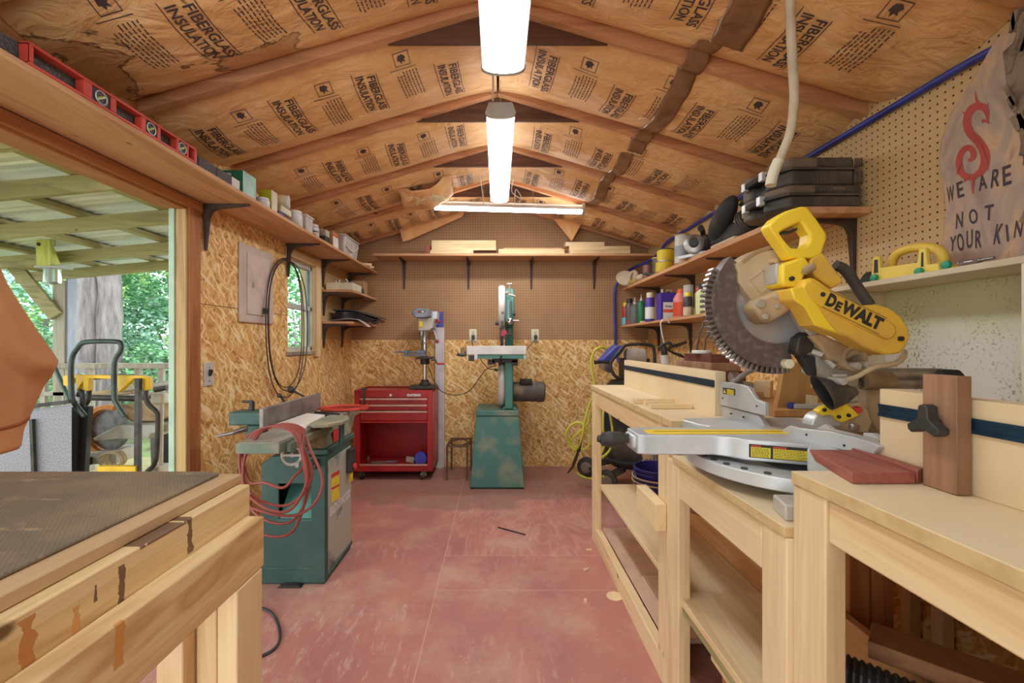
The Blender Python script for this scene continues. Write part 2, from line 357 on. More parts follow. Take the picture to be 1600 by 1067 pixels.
# kraft facing of the insulation
def kraft(name, stain):
    a = N(name); p = a.pos(); w = a.n('TexNoise'); n1 = a.noise(a.mapv(p, (1.5, 3.2, 1)), 3.2, 4, .6, .8)
    col = a.ramp(n1, [(.3, S(218, 162, 104)), (.5, S(232, 180, 122)), (.72, S(242, 200, 146))])
    if stain:
        s = a.noise(a.mapv(p, (1, 1, 1), (0, 0, 0), (.31, .12, 0)), 2.6, 5, .6, .5); s2 = a.ramp(s, [(.545, 0.0), (.56, 1.0)]); ed = a.ramp(a.math('ABSOLUTE', a.math('SUBTRACT', s, .555)), [(.0, 1.0), (.018, 0.0)])
        q = a.n('SeparateXYZ', i_0=p).outputs
        mk = a.ramp(a.math('SUBTRACT', .20, q[0]), [(.0, 0.0), (.3, 1.0)])
        col = a.mix(a.math('MULTIPLY', a.math('MULTIPLY', s2, mk), .5), col, S(150, 88, 46)); col = a.mix(a.math('MULTIPLY', a.math('MULTIPLY', ed, mk), .9), col, S(70, 40, 24))
    ds = a.ramp(a.noise(p, 3.1, 4), [(.6, 0.0), (.85, 1.0)]); col = a.mix(a.math('MULTIPLY', ds, .5), col, S(150, 100, 62))
    a.bump(a.noise(a.mapv(p, (2.2, 4, 2)), 3.2, 4, .55, 1.2), .45, .05); return a.end(col, .45, 0, .45)
M['kraft'] = kraft('kraft_paper', False); M['krafts'] = kraft('stained_kraft_paper', True)
M['kink'] = surf('kraft_print', S(74, 58, 62), .6, 0, S(92, 70, 66), 30)
M['tape'] = surf('brown_packing_tape', S(142, 100, 68), .22, 0, S(124, 86, 58), 14, bump=.3, bsc=30)
# ================================================================ the setting
XL, XR, YB, YN = -1.41, 1.447, 4.25, -0.45
def Zr(x): return 2.085 + .30 * (1.41 - abs(x))       # underside of the rafters
OSBZ = 1.217
def struct(b, name, mats, parent=None, **k):
    o = b.build(name, mats, parent, **k)
    if parent is None: o['kind'] = 'structure'
    return o
def sroot(name, loc=(0, 0, 0)):
    o = bpy.data.objects.new(name, None); C.objects.link(o); o.location = loc; o['kind'] = 'structure'; WL[o.name] = Vector(loc); return o
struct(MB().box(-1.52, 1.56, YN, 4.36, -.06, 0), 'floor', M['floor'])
# ---- left wall with a doorway and a window
WY0, WY1, WZ0, WZ1 = 2.957, 3.385, 1.124, 1.767
wl = sroot('wall_left', (XL, 2, 0))
b = MB().box(-1.51, XL, 2.085, WY0, 0, 1.368).box(-1.51, XL, 2.085, WY0, 1.371, 2.16).box(-1.51, XL, WY0, WY1, 0, WZ0).box(-1.51, XL, WY1, YB, 0, OSBZ)
struct(b, 'osb_sheet', M['osbY'], wl)
b = MB().box(-1.51, XL, WY0, WY1, WZ1, 2.16).box(-1.51, XL, WY1, YB, OSBZ, 2.16)
struct(b, 'pegboard_sheet', M['pegY'], wl)
struct(MB().box(-1.51, XL, YN, .85, 0, 2.16), 'near_sheet', M['osbY'], wl)
struct(MB().box(-1.51, XL, .85, 2.085, 1.79, 2.16), 'header_beam', M['brownY'], wl, bev=.003)
d1 = sroot('door_1', (XL, 2, 0))
struct(MB().box(-1.452, -1.402, 2.006, 2.085, 0, 1.86), 'jamb_stud', M['brownZ'], d1, bev=.003)
struct(MB().box(-1.455, -1.408, 1.992, 2.006, 0, 1.79), 'jamb_lining', wood('tan_stud', S(196, 164, 112), S(178, 142, 92), S(146, 112, 68), 'Z', knots=.4), d1, bev=.002)
struct(MB().box(-1.482, -1.455, 1.985, 2.006, 0, 1.79), 'door_stop', surf('pale_green_paint', S(172, 194, 168), .5), d1, bev=.003)
struct(MB().box(-1.42, -1.39, .85, 2.085, 1.80, 1.842), 'head_trim', M['brownY'], d1, bev=.003)
struct(MB().box(-1.51, -1.40, .85, .93, 0, 1.79), 'near_jamb', M['brownZ'], d1, bev=.003)
# window
w1 = sroot('window_1', (XL, 3.17, WZ0))
fr = MB()
for y0, y1, z0, z1 in ((WY0, WY0 + .03, WZ0, WZ1), (WY1 - .03, WY1, WZ0, WZ1), (WY0, WY1, WZ0, WZ0 + .035), (WY0, WY1, WZ1 - .035, WZ1), (WY0, WY1, 1.425, 1.46)): fr.box(-1.465, -1.425, y0, y1, z0, z1)
struct(fr, 'window_frame', surf('window_frame_white', S(206, 214, 208), .4), w1, bev=.003)
struct(MB().box(-1.447, -1.443, WY0 + .02, WY1 - .02, WZ0 + .02, WZ1 - .02), 'window_pane', M['glass'], w1)
for y0, y1, z0, z1 in ((WY0 - .001, WY0 + .006, WZ0, WZ1), (WY1 - .006, WY1 + .001, WZ0, WZ1), (WY0, WY1, WZ0 - .001, WZ0 + .006), (WY0, WY1, WZ1 - .006, WZ1 + .001)): struct(MB().box(-1.512, -1.4095, y0, y1, z0, z1), 'window_jamb', M['warmZ'], w1)
struct(MB().box(-1.44, -1.385, WY1, WY1 + .075, WZ0 - .04, 1.83), 'window_casing', M['warmZ'], w1, bev=.003)
struct(MB().box(-1.44, -1.385, WY0 - .02, WY1, WZ1, WZ1 + .05), 'window_head', M['warmY'], w1, bev=.003)
struct(MB().box(-1.43, -1.40, WY0 - .02, WY1 + .02, WZ0 - .025, WZ0), 'window_sill', M['grayw'], w1, bev=.003)
# ---- back and right walls
wb = sroot('wall_back', (0, YB, 0))
struct(MB().box(-1.51, 1.55, YB, 4.35, 0, OSBZ), 'osb_sheet', M['osbX'], wb)
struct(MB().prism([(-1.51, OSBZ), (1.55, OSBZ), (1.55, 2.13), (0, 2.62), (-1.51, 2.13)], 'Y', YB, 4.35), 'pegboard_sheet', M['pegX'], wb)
wr = sroot('wall_right', (XR, 2, 0))
struct(MB().box(XR, 1.55, YN, YB, 0, OSBZ), 'osb_sheet', M['osbY'], wr)
struct(MB().box(XR, 1.55, YN, YB, OSBZ, 2.16), 'pegboard_sheet', M['pegY'], wr)
# ---- unseen front wall added behind the viewer: shut right to shade benches, open left
wf = sroot('unseen_wall_front', (.9, YN, 0))
struct(MB().box(-.1, 1.55, YN - .09, YN, 0, 2.16), 'osb_sheet', M['osbX'], wf)
struct(MB().box(-1.51, -.1, YN - .09, YN, 2.02, 2.16), 'door_header', M['brownX'], wf)
# ---- roof: sheathing, rafters, ridge gussets
RY = [1.18, 1.745, 2.36, 2.97, 3.58, 4.19]
ce = sroot('ceiling', (0, 2, 2.085))
b = MB()
for s in (-1, 1): b.hexa([(s * 1.6, YN, Zr(1.6) + .092), (0, YN, Zr(0) + .092), (0, 4.4, Zr(0) + .092), (s * 1.6, 4.4, Zr(1.6) + .092), (s * 1.6, YN, Zr(1.6) + .112), (0, YN, Zr(0) + .112), (0, 4.4, Zr(0) + .112), (s * 1.6, 4.4, Zr(1.6) + .112)])
struct(b, 'roof_sheathing', M['darkX'], ce)
for y in [.55] + RY:
    for s in (-1, 1):
        e = s * (XR if s > 0 else -XL)
        b = MB().hexa([(e, y - .019, Zr(e)), (0, y - .019, Zr(0)), (0, y + .019, Zr(0)), (e, y + .019, Zr(e)), (e, y - .019, Zr(e) + .091), (0, y - .019, Zr(0) + .091), (0, y + .019, Zr(0) + .091), (e, y + .019, Zr(e) + .091)])
        struct(b, 'rafter', M['raftX'], ce, bev=.002)
    if y < 4.1: struct(MB().prism([(-.44, 2.378), (.44, 2.378), (.44, 2.40), (.06, 2.55), (-.06, 2.55), (-.44, 2.40)], 'Y', y + .0195, y + .032), 'ridge_gusset', M['darkX'], ce)
# ---- kraft faced insulation batts between the rafters
def zb(x, y, ya, yb, seed):
    w = min(max((y - ya) / (yb - ya), 0), 1); xx = math.sqrt(x * x + .0144)
    sag = (.066 if ya < 1.5 else .082) * max(0.0, math.sin(math.pi * w)) ** .55
    q = Vector((x * 2.3, y * 4.0, seed * 3.7))
    wr_ = noise.noise(q) * .013 + abs(noise.noise(Vector((x * 6 + y * 2, y * 7, seed)))) * -.012 + noise.noise(Vector((x * 16 - y * 5, y * 9, seed * 2.1))) * .0035
    near = max(0, 1 - abs(x) / .30); wr_ += -.012 * near * abs(math.sin(y * 24 + x * 30)) * math.sin(math.pi * w)
    return Zr(xx) + .056 - sag + wr_ * math.sin(math.pi * w)
def batt(side, k, label, stain=False):
    ya, yb = RY[k] + .0195, RY[k + 1] - .0195
    if side == 0: return
    xe = (XR if side > 0 else -XL) - .002; b = MB(); seed = k * 2 + (side > 0); r = random.Random(seed + 5)
    nu, nv = 56, 30
    def fn(u, v):
        x = side * (.006 + (xe - .006) * u); vv = (v - 1 / nv) / (1 - 2 / nv); y = ya + (yb - ya) * min(max(vv, 0), 1)
        z = zb(x, y, ya, yb, seed)
        if v == 0 or v == 1: z = Zr(x) + .088
        return (x, y, z)
    b.grid(fn, nu, nv); b.mat(1); ym = (ya + yb) / 2
    x = .17 + r.uniform(0, .16); period = .352 if k < 4 else .345; j = 0
    while x < xe - .13:
        flip = side > 0 and x > .86 and k in (2, 3, 4)
        an = math.radians(r.uniform(-4, 4) + (180 if flip else 0)); yc = ym + r.uniform(-.05, .05); xc = side * x
        def mp(tx, ty, xc=xc, yc=yc, an=an, ddz=-.0022):
            X = xc + ty * math.cos(an) - tx * math.sin(an); Y = yc + tx * math.cos(an) + ty * math.sin(an)
            X = min(max(X, -xe + .004), xe - .004) if abs(X) > .01 else X
            return (X, Y, zb(X, Y, ya, yb, seed) + ddz)
        def bar(x0, x1, y0, y1):
            for i in range(10):
                a0 = x0 + (x1 - x0) * i / 10; a1 = x0 + (x1 - x0) * (i + 1) / 10; b.add([mp(a0, y0), mp(a1, y0), mp(a1, y1), mp(a0, y1)], [(0, 1, 2, 3)])
        if abs(ym - yc) + .14 < (yb - ya) / 2 + .02:
            b.text('FIBERGLASS', .048, lambda p, q: mp(p + .006, q + .024), .001, .25); b.text('INSULATION', .048, lambda p, q: mp(p - .008, q - .024), .001, .24)
            bar(-.125, .138, .0490, .0522); bar(-.145, .12, -.0522, -.0490)
        x2 = x + period / 2
        if x2 < xe - .09:
            xc2 = side * x2; yc2 = ym + r.uniform(-.03, .03)
            mq = lambda tx, ty: mp(tx, ty, xc2, yc2)
            s_ = .033                                   # flame symbol in a square, then rows of small print
            for (x0, x1, y0, y1) in ((-.20, -.14, s_ - .003, s_), (-.20, -.14, -s_, -s_ + .003), (-.20, -.197, -s_, s_), (-.143, -.14, -s_, s_)): b.add([mq(x0, y0), mq(x1, y0), mq(x1, y1), mq(x0, y1)], [(0, 1, 2, 3)])
            fl = [(-.012, -.018), (.006, -.020), (.018, -.008), (.010, .002), (.016, .014), (.002, .008), (-.004, .020), (-.010, .006), (-.018, .004), (-.016, -.010)]
            b.add([mq(-.17 + q, p) for p, q in fl], [tuple(range(len(fl)))])
            b.add([mq(-.128, -.06), mq(-.125, -.06), mq(-.125, .05), mq(-.128, .05)], [(0, 1, 2, 3)])
            for row in range(7):
                yy = .045 - row * .014; p = -.11 + (.02 if row > 4 else 0)
                while p < .07:
                    wd = r.uniform(.008, .022); b.add([mq(p, yy), mq(p + wd, yy), mq(p + wd, yy + .0045), mq(p, yy + .0045)], [(0, 1, 2, 3)]); p += wd + .005
        x += period; j += 1
    b.one('insulation_batt', [M['krafts' if stain else 'kraft'], M['kink']], label, 'insulation', 'kraft-faced insulation batts between the rafters', normals=False, ang=80)
LB = ['water-stained kraft insulation batt on the left slope above the red spirit level', 'kraft insulation batt on the left slope above the green box, second from front',
      'kraft insulation batt on the left slope above the small jars, third from front', 'torn kraft insulation batt on the left slope, with the hanging flap',
      'rearmost kraft insulation batt on the left slope, against the back gable']
RB = ['kraft insulation batt on the right slope behind the hanging white hose, nearest the front', 'kraft insulation batt on the right slope, second from front, crossed by the long tape strip',
      'kraft insulation batt on the right slope above the tool cases, third from the front', 'kraft insulation batt on the right slope above the belt sander, fourth from front',
      'rearmost kraft insulation batt on the right slope, above the yellow paint cans']
for k in range(5): batt(-1, k, LB[k], k == 0); batt(1, k, RB[k])
# brown tape over the right slope
def zc(x, y):
    for k in range(5):
        ya, yb = RY[k] + .0195, RY[k + 1] - .0195
        if ya <= y <= yb: return min(zb(x, y, ya, yb, k * 2 + 1), Zr(x) + (.004 if min(y - ya, yb - y) < .03 else .1))
    return Zr(x)
def tape(x0, x1, y0, y1, label, sk=0):
    def fn(u, v):
        y = y0 + (y1 - y0) * u; x = x0 + (x1 - x0) * v + sk * (u - .5) + .008 * noise.noise(Vector((y * 9, v * 3, x0)))
        return (x, y, zc(x, y) - .006 + .004 * noise.noise(Vector((x * 50, y * 22, 1))))
    MB().grid(fn, 60, 8).one('packing_tape', M['tape'], label, 'tape', 'brown packing tape on the insulation', normals=False, ang=80, solid=.001)
tape(.73, .815, 1.60, 2.50, 'long wrinkled brown tape strip wrapped over the second rafter on the right slope')
tape(.70, .775, 2.52, 3.55, 'brown tape strip further back on the right slope, nearer the back wall')
tape(.74, .86, 1.20, 1.60, 'crumpled wide brown tape piece at the top of the picture on the right slope', .05)
# torn flap with fibre, left slope
t = thing('torn_insulation_flap', 'torn sagging insulation flap with cream fibre showing beside the crosswise tube light', 'insulation', (-.50, 3.36, 2.36))
def fl_(u, v):
    a = (u - .5) * 2; c = (v - .5) * 2; x = -.52 + a * .19; y = 3.33 + c * .2; d = max(0, 1 - (a * a * .8 + c * c * .7))
    return (x, y, zb(x, y, RY[3], RY[4], 6) - .012 - .10 * d ** .6 + .022 * noise.noise(Vector((x * 9, y * 9, 4))))
MB().grid(fl_, 22, 22).build('paper_flap', M['kraft'], t, normals=False, ang=80, solid=.002)
r = random.Random(4); b = MB()
b.sph((-.50, 3.22, 2.245), (.11, .05, .022), 16, 8)
for i in range(70):
    p = Vector((-.50 + r.uniform(-.13, .15), 3.20 + r.uniform(-.05, .08), 2.24 + r.uniform(-.01, .03))); b.tube([p, p + Vector((r.uniform(-.02, .02), r.uniform(-.02, .01), -r.uniform(.01, .035))), p + Vector((r.uniform(-.03, .03), r.uniform(-.03, .0), -r.uniform(.02, .055)))], .0018, 4)
b.build('fibre_tuft', surf('cream_fibre', S(232, 220, 180), .95), t)
def flap(poly, y, label, dy):
    c = [XZ(px, py, y) for px, py in poly]; b = MB(); n = len(c)
    b.prism(c, 'Y', y, y + .004)
    for q in b.v: q.y += dy * (2.2 - q.z)
    b.one('paper_flap', M['kraft'], label, 'insulation', 'loose kraft flaps on the back gable')
flap([(622, 352), (728, 322), (722, 338), (640, 375), (630, 378)], 4.14, 'loose kraft paper flap hanging at the left of the back gable', -.1)
flap([(866, 342), (915, 338), (893, 377)], 4.12, 'pointed kraft paper flap hanging on the back gable under the right end of the light', -.1)
# ---- tube lights
def fixture(c, ln, w, axis, label, tilt=0, ch=(.42, -.42), dm='diff'):
    t = thing('tube_light', label, 'light', c, 'wraparound tube lights under the ridge')
    def T(p):      # local: length along local y
        q = Vector(p)
        if axis == 'X': q = Vector((q.y, -q.x, q.z))
        q = Matrix.Rotation(math.radians(tilt), 3, 'Y') @ q
        return q + Vector(c)
    def add(name, b, m, **k): b.v = [T(q) for q in b.v]; return b.build(name, m, t, **k)
    h = ln / 2; wd = w / 2
    add('housing', MB().prism([(-wd * .80, .030), (-wd * .55, .052), (wd * .55, .052), (wd * .80, .030)], 'Y', -h + .02, h - .02), M['white'], bev=.003)
    arc = [(-wd * .90, .028)] + [(wd * .90 * math.cos(math.radians(a)), .006 - .020 * math.sin(math.radians(a))) for a in range(180, -1, -20)] + [(wd * .90, .028)]
    add('diffuser', MB().prism(arc, 'Y', -h + .02, h - .02), M[dm])
    cap = [(-wd * 1.02, .012), (-wd * .78, .060), (wd * .78, .060), (wd * 1.02, .012)] + [(wd * 1.0 * math.cos(math.radians(a)), .010 - .022 * math.sin(math.radians(a))) for a in range(0, 181, 20)]
    for s in (-1, 1):
        add('end_cap', MB().prism(cap, 'Y', s * (h - .022), s * h), M['alud'], bev=.003)
        add('side_trim', MB().prism([(s * wd * .905, .030), (s * wd * .95, .030), (s * wd * .95, .004), (s * wd * .905, .004)], 'Y', -h + .02, h - .02), M['white'])
    for y in ch:
        p = T((0, y, .062)); zt = Zr(p.x) + .08; b = MB(); n = max(3, int((zt - p.z) / .022))
        for i in range(n):
            z = p.z + (zt - p.z) * (i + .5) / n; g = circ(0, 0, 1, 8)
            b.tube([(p.x + (.004 * u if i % 2 else 0), p.y + (0 if i % 2 else .004 * u), z + .013 * v) for u, v in g], .0013, 4, True)
        b.build('hanger_chain', M['steel'], t)
    return t
fixture((.018, .90, 2.105), 1.22, .150, 'Y', 'nearest white tube light cut by the top of the picture', 0, (.58, -.4), 'diffn')
fixture((.012, 2.61, 2.215), 1.22, .138, 'Y', 'long tube light running towards the back wall below the ridge', 0, (-.5, .5))
fixture((.083, 3.57, 2.262), 1.225, .105, 'X', 'crosswise tube light nearest the back wall', 1.6, (.2, -.2))
def cord(name, pts, r, m, label, cat, n=6, group=None, seg=6): return MB().tube(pts, r, seg, n=n).one(name, m, label, cat, group)
cord('lamp_cord', [(.0, 1.52, 2.17), (-.015, 1.60, 2.22), (-.02, 1.75, 2.20), (-.022, 1.90, 2.23), (-.02, 2.0, 2.285)], .004, M['white'], 'short white cord looping between the two lengthwise tube lights', 'cord', group='lamp cords')
cord('lamp_cord', [PT(752, 285, 3.1), PT(730, 270, 3.2), PT(745, 255, 3.25), PT(755, 310, 3.3), PT(756, 330, 3.4), PT(762, 318, 3.5)], .0035, M['white'], 'thin white cord hanging left of the lengthwise light above the crosswise light', 'cord', group='lamp cords')
cord('lamp_cord', [PT(802, 280, 3.2), PT(800, 300, 3.3), PT(815, 310, 3.3), PT(806, 296, 3.35), PT(804, 318, 3.4)], .0035, M['white'], 'looped white cord hanging right of the lengthwise light', 'cord', group='lamp cords')
# ================================================================ work benches on the right
BX = .57                                              # aisle side of the right-hand benches
def leg(t, y0, y1, z1, x0=BX, x1=BX + .038, m='pineZ'): return MB().box(x0, x1, y0, y1, 0, z1).build('leg', M[m], t, bev=.003)
# --- far bench
t = thing('workbench', 'far right pine bench with a tall fence and lower shelf, nearest the compressor', 'workbench', (1.0, 2.08, 0)); farb = t
MB().slab(BX - .006, 1.44, 1.435, 2.68, .905, .93).build('bench_top', [M['mdfe'], M['mdf']], t, bev=.002)
leg(t, 2.59, 2.68, .905, m='warmZ'); leg(t, 1.484, 1.572, .905)
for y in (1.50, 2.62): MB().box(1.40, 1.438, y, y + .04, 0, .905).build('leg', M['pineZ'], t, bev=.003)
MB().box(BX + .001, BX + .039, 1.572, 2.59, .818, .905).build('apron', M['warmY'], t, bev=.003)
MB().box(BX + .04, 1.43, 1.437, 1.475, .82, .905).build('end_rail', M['brownX'], t, bev=.003)
MB().box(BX + .001, BX + .039, 1.572, 2.59, 0, .092).build('bottom_plate', M['warmY'], t, bev=.003)
MB().box(BX + .02, .86, 1.436, 2.56, .345, .366).build('lower_shelf', M['pineY'], t, bev=.002)
MB().box(.815, .845, 1.5, 2.5, 0, .345).build('shelf_cleat', M['pineY'], t, bev=.002)
f = MB().box(.752, .79, 1.53, 2.63, .93, 1.083).build('fence', M['mdf'], t, bev=.0015)
b = MB().box(.7495, .7525, 1.532, 2.628, 1.030, 1.052).box(.7480, .7500, 1.532, 2.628, 1.0285, 1.0345).box(.7480, .7500, 1.532, 2.628, 1.0475, 1.0535); b.build('t_track', M['ttrack'], f)
# --- saw bench (lower)
t = thing('workbench', 'low pine bench in the middle of the right side carrying the mitre saw', 'workbench', (1.0, 1.15, 0))
ST = .818
MB().slab(BX - .004, 1.44, .873, 1.434, ST - .022, ST).build('bench_top', [M['mdfe'], M['mdf']], t, bev=.002)
leg(t, 1.394, 1.482, .800); leg(t, .872, .955, ST - .023)
for y in (1.39, .89): MB().box(1.40, 1.438, y, y + .04, 0, ST - .022).build('leg', M['pineZ'], t, bev=.003)
MB().box(BX + .001, BX + .039, .955, 1.394, .692, ST - .022).build('apron', M['pineY'], t, bev=.004)
MB().box(BX + .01, .86, .875, 1.434, .352, .374).build('lower_shelf', M['pineY'], t, bev=.002)
MB().box(BX + .012, .86, .875, 1.434, .328, .3505).build('lower_shelf', M['treatY'], t, bev=.002)
M['plyY'] = wood('plywood_back', S(212, 160, 108), S(198, 144, 94), S(176, 120, 74), axis='Y', knots=0); MB().box(.861, .884, .875, 1.434, .30, .50).build('shelf_back', M['plyY'], t, bev=.002)
MB().prism([(1.4355, .30), (2.0, .30), (2.0, .42), (1.62, .50), (1.4355, .50)], 'X', .861, .884).build('shelf_back', M['plyY'], farb, bev=.002)
# --- near bench
t = thing('workbench', 'nearest right-hand pine bench with a fence, cut by the edge of the picture', 'workbench', (1.0, .45, 0))
MB().slab(BX + .008, 1.44, .02, .871, .905, .93).build('bench_top', [M['mdfe'], M['mdf']], t, bev=.002)
leg(t, .785, .871, .904, BX + .012, BX + .05); leg(t, .06, .146, .904, BX + .012, BX + .05)
for y in (.80, .08): MB().box(1.40, 1.438, y, y + .04, 0, .904).build('leg', M['pineZ'], t, bev=.003)
MB().box(BX + .016, BX + .054, .147, .784, .826, .904).build('apron', M['warmY'], t, bev=.004)
f = MB().box(.782, .822, .10, .905, .93, 1.088).build('fence', M['mdf'], t, bev=.0015)
b = MB().box(.7790, .7825, .10, .904, 1.034, 1.056).box(.7775, .7795, .10, .904, 1.0325, 1.0385).box(.7775, .7795, .10, .904, 1.0515, 1.0575).mat(1).cyl((.7785, .80, 1.045), (.776, .80, 1.045), .004, seg=10)
b.build('t_track', [M['ttrack'], M['steel']], f)
t = thing('stop_block', 'tall brown hardwood stop block with a black star knob, clamped to the near fence', 'stop block', (.77, .75, .93))
MB().box(.752, .7765, .7235, .782, .931, 1.1265).build('block', M['walnutZ'], t, bev=.0012)
b = MB(); kc = Vector((.742, .752, 1.046))
st_ = []
for i in range(3):
    for a_, r_ in ((-60, .012), (-36, .015), (-16, .029), (0, .0315), (16, .029), (36, .015)):
        a = math.radians(90 + 120 * i + a_); st_.append((kc.y + r_ * math.cos(a), kc.z + r_ * math.sin(a)))
b.prism(st_, 'X', .722, .742).cyl((.742, kc.y, kc.z), (.752, kc.y, kc.z), .006); b.build('star_knob', M['black'], t, bev=.002)
# the two red-brown boards
def board4(pts, z0, z1, m, label, cat='board', name='board', grp=None, und=0):
    lo = [(x + und * .0, y, z0) for x, y in pts]; hi = [(x, y, z1) for x, y in pts]
    if und: lo[2] = (lo[2][0], lo[2][1] - und, z0); lo[3] = (lo[3][0], lo[3][1] - und, z0)
    return MB().hexa(lo + hi).one(name, M[m], label, cat, grp, bev=.0012)
board4([(.630, .785), (.742, .785), (.762, .955), (.672, .955)], .931, .951, 'redwoodY', 'wide red-brown hardwood board with a slanted end, lying on the near bench', und=.02)
board4([(.744, .783), (.772, .800), (.781, .945), (.764, .955)], .931, .955, 'redwoodY', 'narrow red-brown strip lying between the wide red board and the fence')
# pine strips and offcuts on the far bench
sg = 'pine strips on the far bench'
for (px0, px1, py, w, lb) in ((990, 1054, 631, .012, 'farthest light strip lying across the edge of the far bench'), (1008, 1053, 634, .012, 'middle thin strip lying across the edge of the far bench'), (1017, 1088, 639, .016, 'nearest and thickest light strip lying across the edge of the far bench')):
    z = .93; Y = (CAMZ - z) * FPX / (py - CY); x0 = max(PT(px0, py, Y).x, .566); x1 = min(PT(px1, py, Y).x, .745)
    MB().box(x0, x1, Y, Y + w * 1.6, z + .0005, z + .018).one('pine_strip', M['pineX'], lb, 'strip', sg, bev=.001)
MB().box(BX - .040, BX - .001, 1.487, 1.69, .547, .64).one('pine_offcut', M['warmY'], 'short pine offcut fixed to the outer face of the leg over the lower shelf', 'offcut', bev=.003)
# things under the benches
g = 'sheets and boards stored under the far bench'
MB().box(.612, .80, 1.6, 2.58, .093, .105).one('pinkish_panel', surf('pink_mdf', S(206, 172, 150), .7), 'wide pinkish panel lying on the bottom plate of the far bench', 'panel', g)
MB().box(.66, .80, 1.59, 2.02, .107, .119).one('pinkish_panel', surf('pink_mdf_strip', S(214, 186, 164), .7), 'narrow pinkish strip lying on top of the wide panel under the far bench', 'panel', g)
for i, (x0, x1, y0, y1, z0, z1, lb) in enumerate(((.64, .84, .90, 1.38, .001, .05, 'lowest of the boards stacked on the floor under the saw bench'), (.645, .84, .90, 1.36, .075, .135, 'thick pinkish board lying on the stack under the saw bench'), (.66, .85, 1.0, 1.37, .20, .222, 'thin board lying on the stack under the saw bench, topmost of it'))):
    MB().box(x0, x1, y0, y1, z0, z1).one('stored_board', M['warmX'] if i else M['grayw'], lb, 'board', 'boards stacked under the saw bench', bev=.002)
MB().box(.66, .70, .92, 1.34, .051, .074).box(.78, .82, .92, 1.34, .051, .074).one('stacking_battens', M['shelfY'], 'short battens between the boards stacked under the saw bench', 'batten')
MB().box(.68, .72, 1.02, 1.34, .136, .199).box(.79, .83, 1.02, 1.34, .136, .199).one('stacking_battens', M['brownY'], 'brown battens holding up the thin top board under the saw bench', 'batten')
# under the near bench: studs, lumber, corrugated hose
M['dimY'] = wood('shade_dimmed_plank', S(158, 112, 74), S(136, 92, 58), S(106, 68, 42), axis='Y', knots=0)  # brown wood darkened in colour for the shade under the near bench
for x0, lb in ((.89, 'left brown stud standing upright in the dark behind the near bench leg'), (.95, 'right brown stud standing upright in the dark behind the near bench leg')):
    MB().box(x0, x0 + .055, 1.12, 1.158, .0, .78).one('stored_stud', M['brownZ'], lb, 'stud', 'brown studs standing under the benches', bev=.003)
MB().box(.64, 1.0, .20, .835, .0, .354).one('lumber_crate', M['brownX'], 'dark wooden crate standing on the floor under the near bench', 'crate', bev=.004)
MB().box(1.03, 1.35, .30, .83, .0, .527).one('lumber_crate', M['brownX'], 'taller dark crate under the near bench, against the right wall', 'crate', bev=.004)
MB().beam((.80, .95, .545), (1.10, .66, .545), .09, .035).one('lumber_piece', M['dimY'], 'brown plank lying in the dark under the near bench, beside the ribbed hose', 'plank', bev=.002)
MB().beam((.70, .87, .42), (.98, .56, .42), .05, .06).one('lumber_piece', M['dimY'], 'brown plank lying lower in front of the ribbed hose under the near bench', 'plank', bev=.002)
MB().beam((.66, .78, .3725), (.92, .50, .3725), .09, .035).one('lumber_piece', M['pineY'], 'pale plank lowest in the dark under the near bench', 'plank', bev=.002)
b = MB(); pts = catmull([(.70, .93, .50), (.80, .84, .495), (.92, .72, .49), (1.0, .62, .485), (1.06, .50, .48)], 36)
rs = [.036 if i % 3 else .031 for i in range(len(pts))]
b.tube(pts, .036, 14, rs=rs); b.one('corrugated_hose', M['black'], 'black corrugated hose lying under the near bench', 'hose', ang=10)
# ================================================================ mitre saw
YB_ = 1.17
def zz(o, s): return lambda x, y: (o[0] + x / s, o[1] + y / s)
z1, z2, z3, z4, z5 = zz((1080, 310), 3.678), zz((1180, 310), 4.269), zz((1180, 500), 5.335), zz((930, 640), 4.848), zz((1100, 560), 5.08)
def poly(f, pts, Y): return [XZ(*f(x, y), Y) for x, y in pts]
t = thing('mitre_saw', 'yellow sliding mitre saw with its head raised, standing on the low bench', 'saw', (.80, 1.17, ST))
bc = PT(1208, 473, YB_)                              # arbor
k = YB_ / FPX
MB().ring(circ(bc.x, bc.z, 82 * k, 64), circ(bc.x, bc.z, 8 * k, 64), 'Y', 1.168, 1.171).build('blade', surf('blade_steel', S(198, 198, 200), .28, .35, S(176, 168, 162), 4), t, ang=20)
# lower guard: crescent with ribs on its rim
A0, A1 = 136, 284
b = MB(); n = 40
ou = circ(bc.x, bc.z, 101 * k, n, A0, A1); inn = [(bc.x + r_ * k * math.cos(math.radians(a)), bc.z + r_ * k * math.sin(math.radians(a))) for a, r_ in [(A0 + (A1 - A0) * i / (n - 1), 64 + 6 * max(0, 1 - i / 8)) for i in range(n)]]
ou2 = circ(bc.x, bc.z, 98 * k, n, A0, A1); b.ring(ou2, inn, 'Y', 1.150, 1.156, closed=False)
b.ring(ou, circ(bc.x, bc.z, 98.2 * k, n, A0, A1), 'Y', 1.148, 1.19, closed=False)
gd = b.build('lower_guard', surf('scuffed_guard', S(102, 90, 86), .42, .2, S(140, 128, 122), 55, .5, .8), t, ang=30)
b = MB()
for i in range(30):
    a = math.radians(A0 + 16 + (A1 - A0 - 20) * i / 29); c, s = math.cos(a), math.sin(a); R = Matrix(((c, 0, -s), (0, 1, 0), (s, 0, c)))
    b.ob((bc.x + 105.5 * k * c, 1.170, bc.z + 105.5 * k * s), (11 * k, .030, 4.0 * k), R)
b.build('guard_ribs', M['steel'], gd, bev=.0008)
